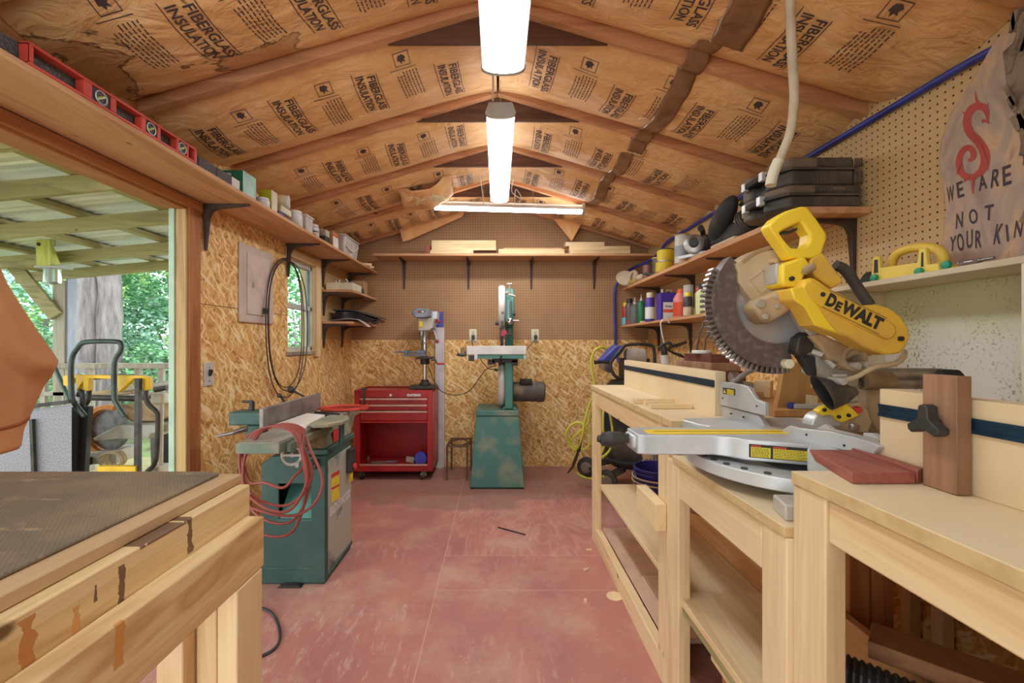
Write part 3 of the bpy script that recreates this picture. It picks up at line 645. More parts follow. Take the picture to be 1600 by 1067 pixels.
MB().cyl((PT(1227, 568, 1.15).x, 1.13, PT(1227, 568, 1.15).z), (PT(1227, 568, 1.15).x, 1.17, PT(1227, 568, 1.15).z), .0125, seg=18).build('guard_roller', M['cream'], gd, bev=.002)
# upper guard housing
up = [(275, 420), (255, 372)] + [(470 + 306 * math.cos(math.radians(q_)), 600 - 306 * math.sin(math.radians(q_))) for q_ in range(132, 55, -6)] + [(640, 420), (640, 640), (590, 640), (560, 560), (520, 520), (450, 540), (360, 605), (275, 475)]
MB().prism(poly(z1, up, 1.14), 'Y', 1.14, 1.20).build('upper_guard', M['guard'], t, bev=.003)
b = MB(); pp = poly(z1, [(335, 465), (410, 405), (468, 490), (400, 548)], 1.137); b.ring(pp, [(x + (bc.x - .004 - x) * .06, z + (bc.z + .03 - z) * .06) for x, z in pp], 'Y', 1.1375, 1.141)
for px, py in ((470, 362), (472, 405)): c = PT(*z1(px, py), 1.13); b.cyl((c.x, 1.120, c.z), (c.x, 1.142, c.z), .006)
b.build('guard_panel', M['guard'], t, bev=.001)
MB().ring(circ(bc.x, bc.z, 86.5 * k, 16, 66, 134), circ(bc.x, bc.z, 81 * k, 16, 66, 134), 'Y', 1.1375, 1.205, closed=False).build('guard_edge', M['dust'], t, bev=.001)
# arbor gearbox, dusty
MB().prism(poly(z1, [(362, 620), (400, 575), (470, 545), (540, 508), (575, 520), (590, 575), (598, 625), (560, 655), (480, 705), (440, 722), (400, 690)], 1.10), 'Y', 1.10, 1.16).build('gearbox', M['dust'], t, bev=.008, seg=3)
b = MB()
for px, py, r_ in ((400, 605, .011), (495, 620, .006), (556, 545, .009), (425, 680, .007)):
    c = PT(*z1(px, py), 1.098); b.cyl((c.x, 1.094, c.z), (c.x, 1.108, c.z), r_)
b.prism(poly(z1, [(470, 565), (500, 550), (520, 572), (482, 578)], 1.098), 'Y', 1.0985, 1.105); b.build('gearbox_bolts', M['alud'], t, bev=.001)
# yellow motor body, handle and belt cover
ou = poly(z2, [(84, 180), (128, 130), (205, 84), (305, 54), (340, 56), (405, 140), (470, 235), (474, 262), (440, 370), (380, 402), (228, 402), (188, 340), (132, 262), (100, 215)], 1.09)
inn = poly(z2, [(166, 236), (182, 222), (215, 205), (270, 180), (292, 172), (312, 200), (340, 243), (335, 292), (318, 316), (282, 325), (232, 322), (212, 300), (190, 272), (176, 252)], 1.09)
hc = (sum(q_[0] for q_ in inn) / len(inn), sum(q_[1] for q_ in inn) / len(inn)); inn = [(hc[0] + (x - hc[0]) * 1.14, hc[1] + (z - hc[1]) * 1.14) for x, z in inn]
MB().ring(ou, inn, 'Y', 1.085, 1.125).build('handle', M['yellow'], t, bev=.006, seg=3)
MB().prism(poly(z2, [(166, 236), (200, 214), (240, 213), (288, 190), (286, 210), (250, 228), (205, 228), (172, 244)], 1.095), 'Y', 1.097, 1.117).build('trigger', M['black'], t, bev=.003)
MB().prism(poly(z2, [(380, 398), (450, 360), (585, 540), (580, 562), (512, 603), (400, 520), (360, 440)], 1.085), 'Y', 1.085, 1.15).build('motor_cap', M['yeldust'], t, bev=.006, seg=3)
MB().prism(poly(z2, [(182, 440), (290, 398), (332, 384), (372, 440), (312, 560), (290, 594), (192, 585), (178, 565)], 1.075), 'Y', 1.075, 1.145).build('front_housing', M['yellow'], t, bev=.006, seg=3)
MB().prism(poly(z2, [(178, 440), (140, 430), (128, 480), (140, 570), (185, 585)], 1.095), 'Y', 1.09, 1.14).build('housing_collar', M['alud'], t, bev=.004)
MB().tube([PT(*z2(328, 500), 1.07), PT(*z2(345, 478), 1.066), PT(*z2(385, 452), 1.068)], .012, 12, n=4, rs=[.008, .0105, .0105, .008]).build('lock_pin', M['dust'], t)
cov = [(240, 596), (318, 590), (326, 552), (366, 526), (400, 532), (512, 606), (610, 655), (712, 712), (820, 706), (900, 730), (975, 785), (1028, 868), (1036, 930), (1012, 990), (962, 1036), (870, 1045), (720, 985), (620, 918), (556, 906), (400, 846), (330, 722), (264, 680)]
YC = 1.045
MB().prism(poly(z2, cov, YC), 'Y', YC, 1.105).build('belt_cover', M['yeldust'], t, bev=.006, seg=3)
MB().prism(poly(z2, [(240, 596), (318, 590), (345, 640), (420, 710), (490, 820), (556, 900), (400, 846), (330, 722), (264, 680)], YC - .004), 'Y', YC - .004, YC + .003).build('cover_front', M['yellow'], t, bev=.003)
pill = [(318, 600), (338, 560), (378, 545), (500, 625), (880, 812), (930, 842), (942, 890), (920, 928), (876, 940), (720, 870), (420, 712), (345, 655)]
MB().prism(poly(z2, pill, YC - .004), 'Y', YC - .005, YC + .003).build('cover_badge', M['yeldust'], t, bev=.003)
for px, py in ((440, 642), (964, 935), (294, 524)): c = PT(*z2(px, py), YC); MB().cyl((c.x, (YC if px != 294 else 1.075) - .007, c.z), (c.x, YC + .04, c.z), .0055).build('screw_hole', M['ink'], t)
YT = YC - .0056                                       # brand lettering, slanted along the cover
p0 = PT(*z2(478, 672), YT); p1 = PT(*z2(846, 850), YT); d = (p1 - p0); ln = d.length; d.normalize(); upv = Vector((-d.z, 0, d.x)); upv = (upv + Vector((-.25 * d.x, 0, -.25 * d.z)) * 0).normalized()
if upv.z < 0: upv = -upv
mid = (p0 + p1) / 2
b = MB()
def cap(txt, x0, x1, h, dy=0):
    v, f, tw, th = text2d(txt, 1.0, .06, 0); sx = (x1 - x0) / tw; sy = h / th
    b.add([mid + d * ((x0 + x1) / 2 + x * sx) + upv * (y * sy + dy) + Vector((0, -.0003, 0)) for x, y in v], f)
wL = ln
cap('D', -wL / 2, -wL / 2 + .155 * wL, .032); cap('E', -wL / 2 + .168 * wL, -wL / 2 + .268 * wL, .023, -.0045); cap('WALT', -wL / 2 + .275 * wL, wL / 2, .032)
for o_ in (-.0215, .0205):
    q = [mid + d * (s_ * wL * .52) + upv * (o_ + w_) + Vector((0, -.0003, 0)) for s_, w_ in ((-1, 0), (1, 0), (1, .0013), (-1, .0013))]; b.add(q, [(0, 1, 2, 3)])
b.build('lettering', M['ink'], t)
MB().tube([PT(*z2(535, 445), 1.12), PT(*z2(590, 470), 1.12), PT(*z2(640, 530), 1.12), PT(*z2(700, 620), 1.12), PT(*z2(765, 715), 1.11)], .0125, 14, n=6).build('carry_handle', M['rubber'], t)
# arm, pivots and motor behind
MB().prism(poly(z2, [(258, 690), (300, 720), (420, 860), (470, 960), (440, 1000), (330, 870), (262, 760)], 1.11), 'Y', 1.11, 1.135).build('guard_arm', M['alud'], t, bev=.003)
MB().prism(poly(z3, [(350, 150), (420, 95), (500, 150), (470, 250), (400, 310), (330, 270)], 1.12), 'Y', 1.115, 1.15).build('link_cam', M['iron'], t, bev=.004)
MB().prism(poly(z3, [(380, 300), (440, 290), (500, 300), (520, 470), (490, 470), (440, 390)], 1.12), 'Y', 1.12, 1.15).build('dust_duct', M['rubber'], t, bev=.004)
MB().prism(poly(z3, [(460, 130), (560, 110), (720, 190), (1000, 300), (830, 300), (740, 360), (620, 330), (560, 240)], 1.10), 'Y', 1.10, 1.16).build('hinge_casting', M['dust'], t, bev=.006)
MB().prism(poly(z3, [(500, 260), (700, 330), (880, 400), (880, 470), (860, 560), (720, 570), (560, 480), (510, 450)], 1.13), 'Y', 1.13, 1.19).build('pivot_housing', M['alud'], t, bev=.006)
c = PT(*z3(838, 320), 1.09); R = 58 / 5.335 * 1.09 / FPX * 1.85
MB().lathe([(R, 0), (R, .05), (R * .7, .05), (R * .7, .012), (R * .3, .012), (R * .3, 0)], (c.x, 1.14, c.z), (0, -1, 0), 28).build('motor_ring', M['dust'], t, bev=.002)
c0 = PT(*z3(890, 500), 1.19); c1 = PT(*z3(1150, 500), 1.19)
MB().tube([c0, c0 + (c1 - c0) * .85, c1], .024, 22, rs=[.024, .0245, .016]).build('rail_tube', M['dust'], t)
MB().prism(poly(z3, [(870, 560), (1035, 560), (1035, 900), (980, 960), (880, 820), (860, 650)], 1.22), 'Y', 1.19, 1.25).build('rear_support', M['dust'], t, bev=.006)
MB().prism(poly(z3, [(560, 520), (870, 540), (870, 690), (790, 690), (800, 600)], 1.15), 'Y', 1.15, 1.19).build('support_neck', M['alud'], t, bev=.005)
# dust chute
a0 = PT(*z3(555, 600), 1.10); a1 = PT(*z3(720, 640), 1.16)
ax = (PT(*z3(790, 590), 1.16) - PT(*z3(560, 610), 1.08)).normalized()
b = MB(); e1 = PT(*z3(640, 740), 1.09) - PT(*z3(480, 470), 1.09); e1 = e1.normalized(); e2 = Vector((0, 1, 0)); vs = []; fs = []; sg_ = 20
for i, (c_, ra, rb) in enumerate(((PT(*z3(560, 605), 1.075), .050, .017), (PT(*z3(700, 600), 1.12), .034, .022), (PT(*z3(790, 590), 1.16), .018, .020), (PT(*z3(780, 592), 1.158), .014, .016), (PT(*z3(690, 602), 1.12), .030, .019), (PT(*z3(563, 606), 1.078), .047, .0145))):
    for j in range(sg_):
        a = 2 * math.pi * j / sg_; vs.append(c_ + e1 * math.cos(a) * ra + (e2 + Vector((-.3, 0, -.2))).normalized() * math.sin(a) * rb)
for i in range(5):
    for j in range(sg_): j2 = (j + 1) % sg_; fs.append((i * sg_ + j, i * sg_ + j2, (i + 1) * sg_ + j2, (i + 1) * sg_ + j))
for j in range(sg_): j2 = (j + 1) % sg_; fs.append((5 * sg_ + j, 5 * sg_ + j2, j2, j))
b.add(vs, fs).build('dust_chute', surf('dusty_black_rubber', S(66, 62, 60), .7, 0, S(134, 120, 106), 9, .45, .7), t)
MB().prism(poly(z3, [(512, 752), (560, 720), (742, 688), (858, 782), (852, 800), (722, 850), (690, 845), (650, 800), (610, 788), (556, 795), (520, 775)], 1.12), 'Y', 1.115, 1.135).build('bevel_scale', M['yellow'], t, bev=.003)
for px, py in ((578, 750), (698, 806), (780, 795)): c = PT(*z3(px, py), 1.113); MB().cyl((c.x, 1.111, c.z), (c.x, 1.118, c.z), .0045).build('scale_bolt', M['ink'], t)
MB().prism(poly(z3, [(842, 740), (888, 722), (900, 760), (862, 785)], 1.11), 'Y', 1.11, 1.13).build('scale_pointer', M['labelr'], t, bev=.002)
MB().prism(poly(z3, [(742, 866), (860, 805), (850, 700), (880, 690), (920, 690), (965, 760), (1000, 860), (960, 960), (830, 950), (760, 930)], 1.13), 'Y', 1.135, 1.21).build('pivot_base', M['dust'], t, bev=.006)
b = MB(); c = PT(*z3(620, 880), 1.12); b.prism(circ(c.x, c.z - .004, .037, 24, 0, 180), 'Y', 1.13, 1.17); b.build('pivot_dome', M['alu'], t, bev=.003)
c = PT(*z3(818, 890), 1.13); MB().cyl((c.x, 1.12, c.z), (c.x, 1.14, c.z), .010, seg=8).build('pivot_bolt', M['steel'], t, bev=.001)
MB().tube([PT(*z3(1242, 262), 1.10), PT(*z3(1225, 320), 1.08), PT(*z3(1150, 368), 1.07), PT(*z3(1010, 390), 1.07), PT(*z3(930, 425), 1.075), PT(*z3(850, 470), 1.09), PT(*z3(760, 500), 1.10), PT(*z3(690, 525), 1.11)], .0065, 10, n=6).build('power_cable', M['guard'], t)
for pp in ((690, 380, 830, 400), (640, 470, 760, 470), (470, 260, 560, 290), (590, 330, 660, 390)): MB().tube([PT(*z3(pp[0], pp[1]), 1.12), PT(*z3(pp[2], pp[3]), 1.11)], .007, 8).build('linkage_bar', M['alud'], t)
for px, py in ((815, 195), (820, 380), (905, 370), (700, 510)): c = PT(*z3(px, py), 1.09); MB().cyl((c.x, 1.075, c.z), (c.x, 1.12, c.z), .009, seg=10).build('linkage_bolt', M['alud'], t, bev=.001)
# rails to the right
for z in (1.073, 1.098): MB().cyl((.95, 1.20, z), (1.20, 1.20, z), .016).build('slide_rail', M['steel'], t)
MB().prism([(1.165, 1.055), (1.165, 1.092), (1.18, 1.110), (1.228, 1.111), (1.242, 1.095), (1.242, 1.055)], 'Y', 1.17, 1.235).build('rail_end_cap', M['rubber'], t, bev=.006)
# table, arm and base
ZT = .942
plan = [(.365, 1.160), (.385, 1.150), (.56, 1.150), (.60, 1.122), (.615, 1.098), (.745, 1.045), (.85, 1.05), (.92, 1.12), (.93, 1.20), (.90, 1.30), (.80, 1.36), (.72, 1.35), (.64, 1.30), (.60, 1.268), (.56, 1.262), (.40, 1.262), (.365, 1.25)]
tb = MB().prism(plan, 'Z', ZT - .052, ZT).build('turntable', M['alu'], t, bev=.004, seg=3)
MB().prism([(.40, 1.168), (.43, 1.160), (.80, 1.168), (.80, 1.215), (.43, 1.222), (.40, 1.215)], 'Z', ZT - .001, ZT + .0018).mat(1).box(.42, .80, 1.1885, 1.1925, ZT, ZT + .0022).build('kerf_plate', [M['yellow'], M['ink']], tb)
lb = MB().box(.655, .765, 1.0, 1.001, .9, .93)
def lab(x0, y0, x1, y1, z0, z1, parent, name='warning_label'):
    b = MB(); A = Vector((x0, y0, 0)); B = Vector((x1, y1, 0)); nn = Vector(((B - A).y, -(B - A).x, 0)).normalized()
    q = lambda u, z, o=.0012: A + (B - A) * u + nn * o + Vector((0, 0, z))
    def rect(u0, u1, a, c, o): b.add([q(u0, a, o), q(u1, a, o), q(u1, c, o), q(u0, c, o)], [(0, 1, 2, 3)])
    b.mat(0); rect(0, 1, z0, z1, .0012); h = z1 - z0
    b.mat(1); rect(.03, .36, z0 + .06 * h, z0 + .80 * h, .0018); rect(.40, .94, z0 + .06 * h, z0 + .78 * h, .0018)
    b.mat(2); rect(.03, .2, z0 + .82 * h, z0 + .94 * h, .0018); rect(.40, .62, z0 + .80 * h, z0 + .94 * h, .0018)
    b.mat(0)
    for i in range(6):
        for u0, u1 in ((.05, .34), (.42, .92)):
            u = u0
            rr = random.Random(i)
            while u < u1 - .02: w_ = rr.uniform(.015, .04); rect(u, min(u + w_, u1), z0 + (.12 + .11 * i) * h, z0 + (.16 + .11 * i) * h, .0022); u += w_ + .012
    return b.build(name, [M['ink'], M['labely'], M['labelr']], parent)
bpy.data.meshes; lb = None
lab(.622, 1.0945, .741, 1.0460, ZT - .043, ZT - .010, tb)
h = MB().tube([(.375, 1.205, ZT - .022), (.345, 1.205, ZT - .020), (.315, 1.205, ZT - .023), (.285, 1.205, ZT - .022), (.272, 1.205, ZT - .020)], .02, 14, n=3, rs=[.014, .013, .02, .022, .019, .010, .008]).build('arm_handle', M['black'], t)
MB().hexa([(.355, 1.168, ZT - .042), (.46, 1.150, ZT - .036), (.46, 1.25, ZT - .036), (.355, 1.24, ZT - .042), (.355, 1.168, ZT - .006), (.46, 1.149, ZT - .0055), (.46, 1.25, ZT - .0055), (.355, 1.24, ZT - .006)]).build('arm_end', M['alu'], t, bev=.008, seg=3)
MB().box(.385, .405, 1.165, 1.185, ZT - .066, ZT - .04).build('latch_tab', M['card'], t, bev=.003)
# detent ring and feet
b = MB(); cc = (.80, 1.20); ou = circ(cc[0], cc[1], .262, 40, 150, 270); inn = circ(cc[0], cc[1], .18, 40, 150, 270)
b.ring(ou, inn, 'Z', .846, .878, closed=False); rb = b.build('detent_ring', M['alu'], t, bev=.003)
for a in (182, 192, 202, 213, 225, 238, 250): x, y = circ(cc[0], cc[1], .244, 2, a, a + 1)[0]; MB().cyl((x, y, .8775), (x, y, .881), .008, seg=10).build('detent_notch', M['iron'], rb)
MB().prism([(.62, .905), (.70, .905), (.76, .95), (1.1, .95), (1.1, 1.42), (.62, 1.42), (.62, 1.36), (.70, 1.30), (.70, 1.0)], 'Z', ST + .001, .868).build('base_casting', M['alu'], t, bev=.004)
for y in (.90, 1.36): MB().prism([(.585, y), (.66, y - .01), (.72, y), (.72, y + .06), (.60, y + .065)], 'Z', ST, .852).build('base_foot', M['alud'], t, bev=.004)
MB().prism([(.60, 1.30), (.64, 1.26), (.72, 1.28), (.95, 1.25), (.95, 1.428), (.60, 1.425), (.578, 1.38)], 'Z', ZT - .05, ZT - .0005).build('table_wing', M['alu'], t, bev=.004)
MB().prism([(.70, 1.0), (.74, .90), (.95, .90), (.95, 1.10), (.74, 1.05)], 'Z', ZT - .05, ZT - .0005).build('table_wing', M['alu'], t, bev=.004)
# fence: upper sliding plate on the far half, low plate on the near half
def yz(px, py, X): Y = X * FPX / (px - CX); return (Y, CAMZ + (CY - py) * Y / FPX)
FX = .765
MB().prism([yz(*z5(x, y), FX) for x, y in ((122, 180), (300, 208), (348, 225), (415, 325), (483, 352), (484, 455), (125, 368))], 'X', FX, FX + .012).build('sliding_fence', M['alu'], t, bev=.0015)
MB().prism([yz(*z5(x, y), FX + .006) for x, y in ((132, 372), (430, 450), (500, 570), (280, 505), (136, 470))], 'X', FX + .006, FX + .022).build('low_fence', M['alu'], t, bev=.0015)
pl = [yz(*z5(x, y), FX - .001) for x, y in ((150, 230), (245, 243), (245, 293), (150, 280))]
b = MB().prism(pl, 'X', FX - .0012, FX); c0 = Vector((0, *pl[3])); 
q = lambda u, v: (FX - .0016, pl[0][0] + (pl[1][0] - pl[0][0]) * u, pl[0][1] + (pl[3][1] - pl[0][1]) * v)
b.mat(1).add([q(.05, .82), q(.28, .82), q(.165, .15)], [(0, 1, 2)])
for i in range(4): b.add([q(.36, .12 + .2 * i), q(.94, .12 + .2 * i), q(.94, .25 + .2 * i), q(.36, .25 + .2 * i)], [(0, 1, 2, 3)])
b.build('warning_label', [M['ink'], M['labely']], t)
b = MB()
for x, y in ((150, 315), (420, 378), (215, 438), (312, 465)): Y, Z = yz(*z5(x, y), FX); b.cyl((FX - .002, Y, Z), (FX + .002, Y, Z), .0028, seg=8)
b.build('fence_bolt', M['ink'], t)
MB().prism([yz(*z5(x, y), FX + .004) for x, y in ((575, 592), (680, 532), (760, 555), (1000, 580), (1190, 625), (1345, 672), (1385, 700), (1345, 760), (1180, 740), (835, 675))], 'X', FX + .004, FX + .020).build('low_fence', M['alu'], t, bev=.0015)
MB().prism([yz(*z5(x, y), FX + .02) for x, y in ((880, 560), (960, 520), (1010, 560), (1180, 600), (1385, 650), (1385, 668), (1180, 622), (1000, 580))], 'X', FX + .02, FX + .032).build('fence_rib', M['alud'], t, bev=.001)
MB().prism([yz(*z5(x, y), FX + .03) for x, y in ((1262, 590), (1330, 592), (1385, 640), (1385, 670), (1262, 628))], 'X', FX + .03, FX + .044).build('fence_end', M['alu'], t, bev=.001)
b = MB()
for x, y in ((815, 605), (1115, 690)): Y, Z = yz(*z5(x, y), FX + .004); b.cyl((FX + .002, Y, Z), (FX + .008, Y, Z), .0028, seg=8)
b.build('fence_bolt', M['ink'], t)
# fence clamp lever
b = MB(); b.tube([PT(*z5(232, 190), 1.45), PT(*z5(380, 82), 1.45)], .009, 10); c = PT(*z5(365, 88), 1.45); b.sph(c, .014); c = PT(*z5(240, 150), 1.47); b.lathe([(.018, -.012), (.018, .012)], c, (1, 0, 0), 16)
b.tube([PT(*z5(300, 200), 1.44), PT(*z5(385, 215), 1.44)], .010, 8); b.build('fence_lever', M['steel'], t)
# ---- clutter on the bench behind the saw
MB().prism(poly(z5, [(575, 425), (640, 75), (760, 20), (850, 120), (850, 430), (600, 428)], 1.56), 'Y', 1.56, 1.585).one('plywood_divider', M['ply'], 'upright plywood divider with a slanted edge behind the saw blade', 'panel', bev=.001)
MB().prism(poly(z5, [(838, 290), (905, 300), (905, 490), (838, 488)], 1.52), 'Y', 1.52, 1.54).one('plywood_offcut', M['mdf'], 'small pale offcut standing upright behind the yellow angle scale', 'offcut', bev=.001)
MB().box(.94, 1.43, 1.50, 1.98, .931, .955).one('plywood_slab', M['ply'], 'plywood slab lying on the bench behind the saw fence', 'panel', bev=.002)
def boxpx(x0, x1, yt, yb, Y, dep): p = PT(x0, yb, Y); q = PT(x1, yt, Y); return (p.x, q.x, Y, Y + dep, p.z, q.z)
MB().box(*boxpx(1110, 1140, 554, 567, 1.83, .26)).one('hardwood_block', M['mahog'], 'reddish hardwood block, the upper of the two stacked behind the far fence', 'block', 'hardwood blocks behind the far fence', bev=.002)
x0, x1, y0, y1, z0_, z1_ = boxpx(1110, 1158, 567.2, 580, 1.80, .34)
MB().box(x0, x1, y0, y1, z0_, z1_).one('hardwood_block', M['walnutZ'], 'dark brown hardwood block, the lower of the two stacked behind the far fence', 'block', 'hardwood blocks behind the far fence', bev=.002)
MB().box(x0, x1 + .02, y0, y1, .931, z0_ - .0005).one('box_underneath', M['mahog'], 'dark box under the stacked hardwood blocks on the far bench', 'box', bev=.002)
MB().prism(circ((x0 + x1) / 2 - .03, 1.95, .04, 20), 'Z', z1_ + .035, z1_ + .05).one('white_dish', M['white'], 'small white plastic foot of a lamp base on the upper hardwood block', 'dish', bev=.003)
lp = thing('desk_lamp_cord', 'thin dark looped cords rising from the white dish on the hardwood block', 'cord', ((x0 + x1) / 2 - .03, 1.95, z1_ + .05))
cx_ = (x0 + x1) / 2 - .03
MB().tube([(cx_ - .02, 1.95, z1_ + .05), (cx_ + .0, 1.96, z1_ + .13), (cx_ + .04, 1.97, z1_ + .20), (cx_ + .10, 1.98, z1_ + .22)], .003, 6, n=5).tube([(cx_ + .015, 1.95, z1_ + .05), (cx_ + .03, 1.96, z1_ + .11), (cx_ + .09, 1.97, z1_ + .15), (cx_ + .13, 1.98, z1_ + .155)], .003, 6, n=5).build('cord', M['iron'], lp)
for i, (x, y, z, sx, sy, sz, m, lb) in enumerate(((1.06, 1.62, .956, .07, .05, .05, 'brownX', 'brown offcut block nearest the blade in the scrap pile'), (1.14, 1.70, .956, .09, .05, .03, 'mahog', 'dark flat scrap lying in the pile behind the blade'), (1.22, 1.72, .956, .05, .04, .055, 'shelfX', 'upright orange-brown scrap cube behind the plywood divider'), (1.02, 1.80, .956, .12, .06, .03, 'pineX', 'pale flat scrap at the back of the pile behind the blade'), (1.12, 1.86, .956, .06, .06, .07, 'warmX', 'tall tan scrap block against the right wall behind the blade'))):
    MB().ob((x, y, z + sz / 2), (sx, sy, sz), rot('Z', i * 17 - 20)).one('wood_scrap', M[m], lb, 'scrap', 'wood scraps behind the saw', bev=.002)
MB().lathe([(.012, 0), (.012, .018), (.009, .02)], (1.02, 1.535, .956), (0, 0, 1), 14).one('bottle_cap', M['blue'], 'small blue cap beside the plywood divider', 'cap')
MB().box(1.02, 1.26, 1.515, 1.535, .956, .972).one('steel_rule_bar', M['alu'], 'flat aluminium bar lying behind the saw fence', 'bar', bev=.002)
# ================================================================ front left bench
t = thing('workbench', 'left foreground pine bench with a mat on top and drip-stained rails', 'workbench', (-.95, .5, 0))
def stainpine(name, ax, drips):
    m = wood('bench_rail_' + name, S(236, 210, 160), S(224, 192, 140), S(192, 148, 96), ax, knots=.8, ring=.55, fine=.14); m.name = name; a = N.__new__(N); a.m = m; a.t = m.node_tree; a.b = a.t.nodes['Principled BSDF']
    src = a.b.inputs['Base Color'].links[0].from_socket; q = a.n('SeparateXYZ', i_0=a.pos()).outputs; col = src
    nz = a.math('SUBTRACT', a.noise(a.mapv(a.pos(), (0, 40, 60)), 1, 3), .5)
    for y, w, z0, z1, cc in drips:
        d = a.math('ABSOLUTE', a.math('SUBTRACT', q[1], y - .5)); hw = a.math('ADD', a.math('MULTIPLY', nz, w * 1.4), w * .5)
        f = a.math('MULTIPLY', a.math('LESS_THAN', d, hw), a.math('MULTIPLY', a.math('GREATER_THAN', q[2], z0), a.math('LESS_THAN', q[2], z1)))
        col = a.mix(a.math('MULTIPLY', f, .85), col, cc)
    a.put(a.b.inputs['Base Color'], col); return m
DK, OR_ = S(92, 54, 44), S(190, 120, 56)
M['dripY'] = stainpine('drip_stained_pine', 'Y', [(.760, .012, .82, .90, DK), (.70, .09, .8745, .89, DK), (.622, .011, .812, .868, DK), (.582, .006, .84, .862, DK), (.4975, .014, .80, .872, OR_), (.555, .010, .80, .85, S(212, 150, 84))])
M['dripY2'] = stainpine('orange_stained_pine', 'Y', [(.5725, .014, .76, .818, S(206, 140, 60))])
MB().box(-1.38, -.552, .03, .952, .881, .90).build('bench_top', M['grayw'] if 0 else wood('weathered_slab', S(206, 176, 138), S(186, 150, 110), S(158, 120, 84), 'Y', knots=0), t, bev=.002)
MB().box(-.568, -.530, .03, .945, .755, .880).build('upper_rail', M['dripY'], t, bev=.003)
MB().box(-.5295, -.492, .03, .93, .714, .818).build('lower_rail', M['dripY2'], t, bev=.003)
MB().box(-1.36, -.569, .907, .945, .755, .880).build('far_rail', M['warmX'], t, bev=.003)
MB().box(-.5295, -.4915, .832, .922, 0, .7135).build('leg', M['warmZ'], t, bev=.003)
MB().box(-.569, -.531, .832, .905, 0, .7545).build('leg', M['warmZ'], t, bev=.003)
MB().box(-.62, -.571, .80, .905, 0, .7545).build('leg', M['pineZ'], t, bev=.003)
for y in (.06, .86): MB().box(-1.36, -1.30, y, y + .04, 0, .7545).build('leg', M['pineZ'], t, bev=.003)
a = N('woven_rubber_mat'); p = a.pos(); q = a.n('SeparateXYZ', i_0=p).outputs
wv = a.math('MULTIPLY', a.math('SINE', a.math('MULTIPLY', q[0], 900.0)), a.math('SINE', a.math('MULTIPLY', q[1], 700.0)))
col = a.mix(a.ramp(a.noise(p, 6, 5), [(.4, 0.0), (.7, 1.0)]), S(126, 112, 96), S(158, 138, 108))
dd = a.ramp(a.noise(a.mapv(p, (2.5, 9, 1)), 2.2, 5, .65), [(.60, 0.0), (.70, 1.0)]); col = a.mix(a.math('MULTIPLY', dd, .7), col, S(206, 178, 136))
cr = a.ramp(a.noise(a.mapv(p, (1.2, 14, 1)), 2.0, 4, .6, .6), [(.66, 0.0), (.70, 1.0)]); col = a.mix(a.math('MULTIPLY', cr, .8), col, S(70, 60, 54))
col = a.mix(a.math('MULTIPLY', a.ramp(wv, [(.0, 0.0), (.7, 1.0)]), .22), col, S(96, 84, 74)); a.bump(wv, .5, .002); M['mat'] = a.end(col, .85, 0, .25)
MB().prism([(-1.37, .04), (-.592, .04), (-.588, .5), (-.590, .935), (-.62, .948), (-1.37, .946)], 'Z', .9005, .9065).one('rubber_mat', M['mat'], 'dusty woven anti-slip mat covering the left foreground bench', 'mat', bev=.002)
# hanging canvas at the left edge
def cv(u, v):
    a = u * 2 * math.pi; z = 1.51 - v * .60
    prof = [(0, .012), (.28, .072), (.48, .135), (.62, .19), (.78, .155), (.93, .118), (1, .112)]
    for (v0, r0), (v1, r1) in zip(prof, prof[1:]):
        if v <= v1: rr = r0 + (r1 - r0) * (v - v0) / (v1 - v0); break
    an = math.degrees(a) if a < math.pi else math.degrees(a) - 360
    if -120 < an < 75:                                  # a deep slanting fold across the face
        vl = .50 + .16 * (an + 10) / 60; s_ = min(1, max(0, (v - vl) / .05)); e_ = min(1, max(0, (75 - an) / 30)) * min(1, (an + 120) / 40)
        rr *= 1 - .34 * s_ * e_ * (1 - .75 * min(1, max(0, (v - vl) / .38)))
    rr *= 1 + (.05 * math.sin(a * 5 + v * 5) + .03 * math.sin(a * 9 - v * 7 + 1)) * min(1, v * 2) * (1 - .4 * v)
    return (-1.285 + rr * .55 * math.cos(a), 1.075 + rr * .95 * math.sin(a), z - .02 * math.cos(a) * math.sin(v * 3))
t = thing('canvas_sleeve', 'tan canvas work garment hanging in the doorway at the left edge of the picture', 'garment', (-1.285, 1.075, .9))
MB().grid(cv, 72, 60).build('cloth', M['canvas'], t, solid=.004, ang=80)
MB().grid(lambda u, v: (lambda p: (p[0] + .004 * math.cos(u * 6.283), p[1] + .004 * math.sin(u * 6.283), p[2]))(cv(u, .875 + .012 * v)), 40, 1).build('hem_stitching', surf('dark_canvas', S(160, 92, 46), .9), t, solid=.003)
MB().tube([(-1.285, 1.075, 1.50), (-1.33, 1.03, 1.60), (-1.395, .94, 1.66)], .006, 8, n=4).build('hanging_loop', M['canvas'], t)
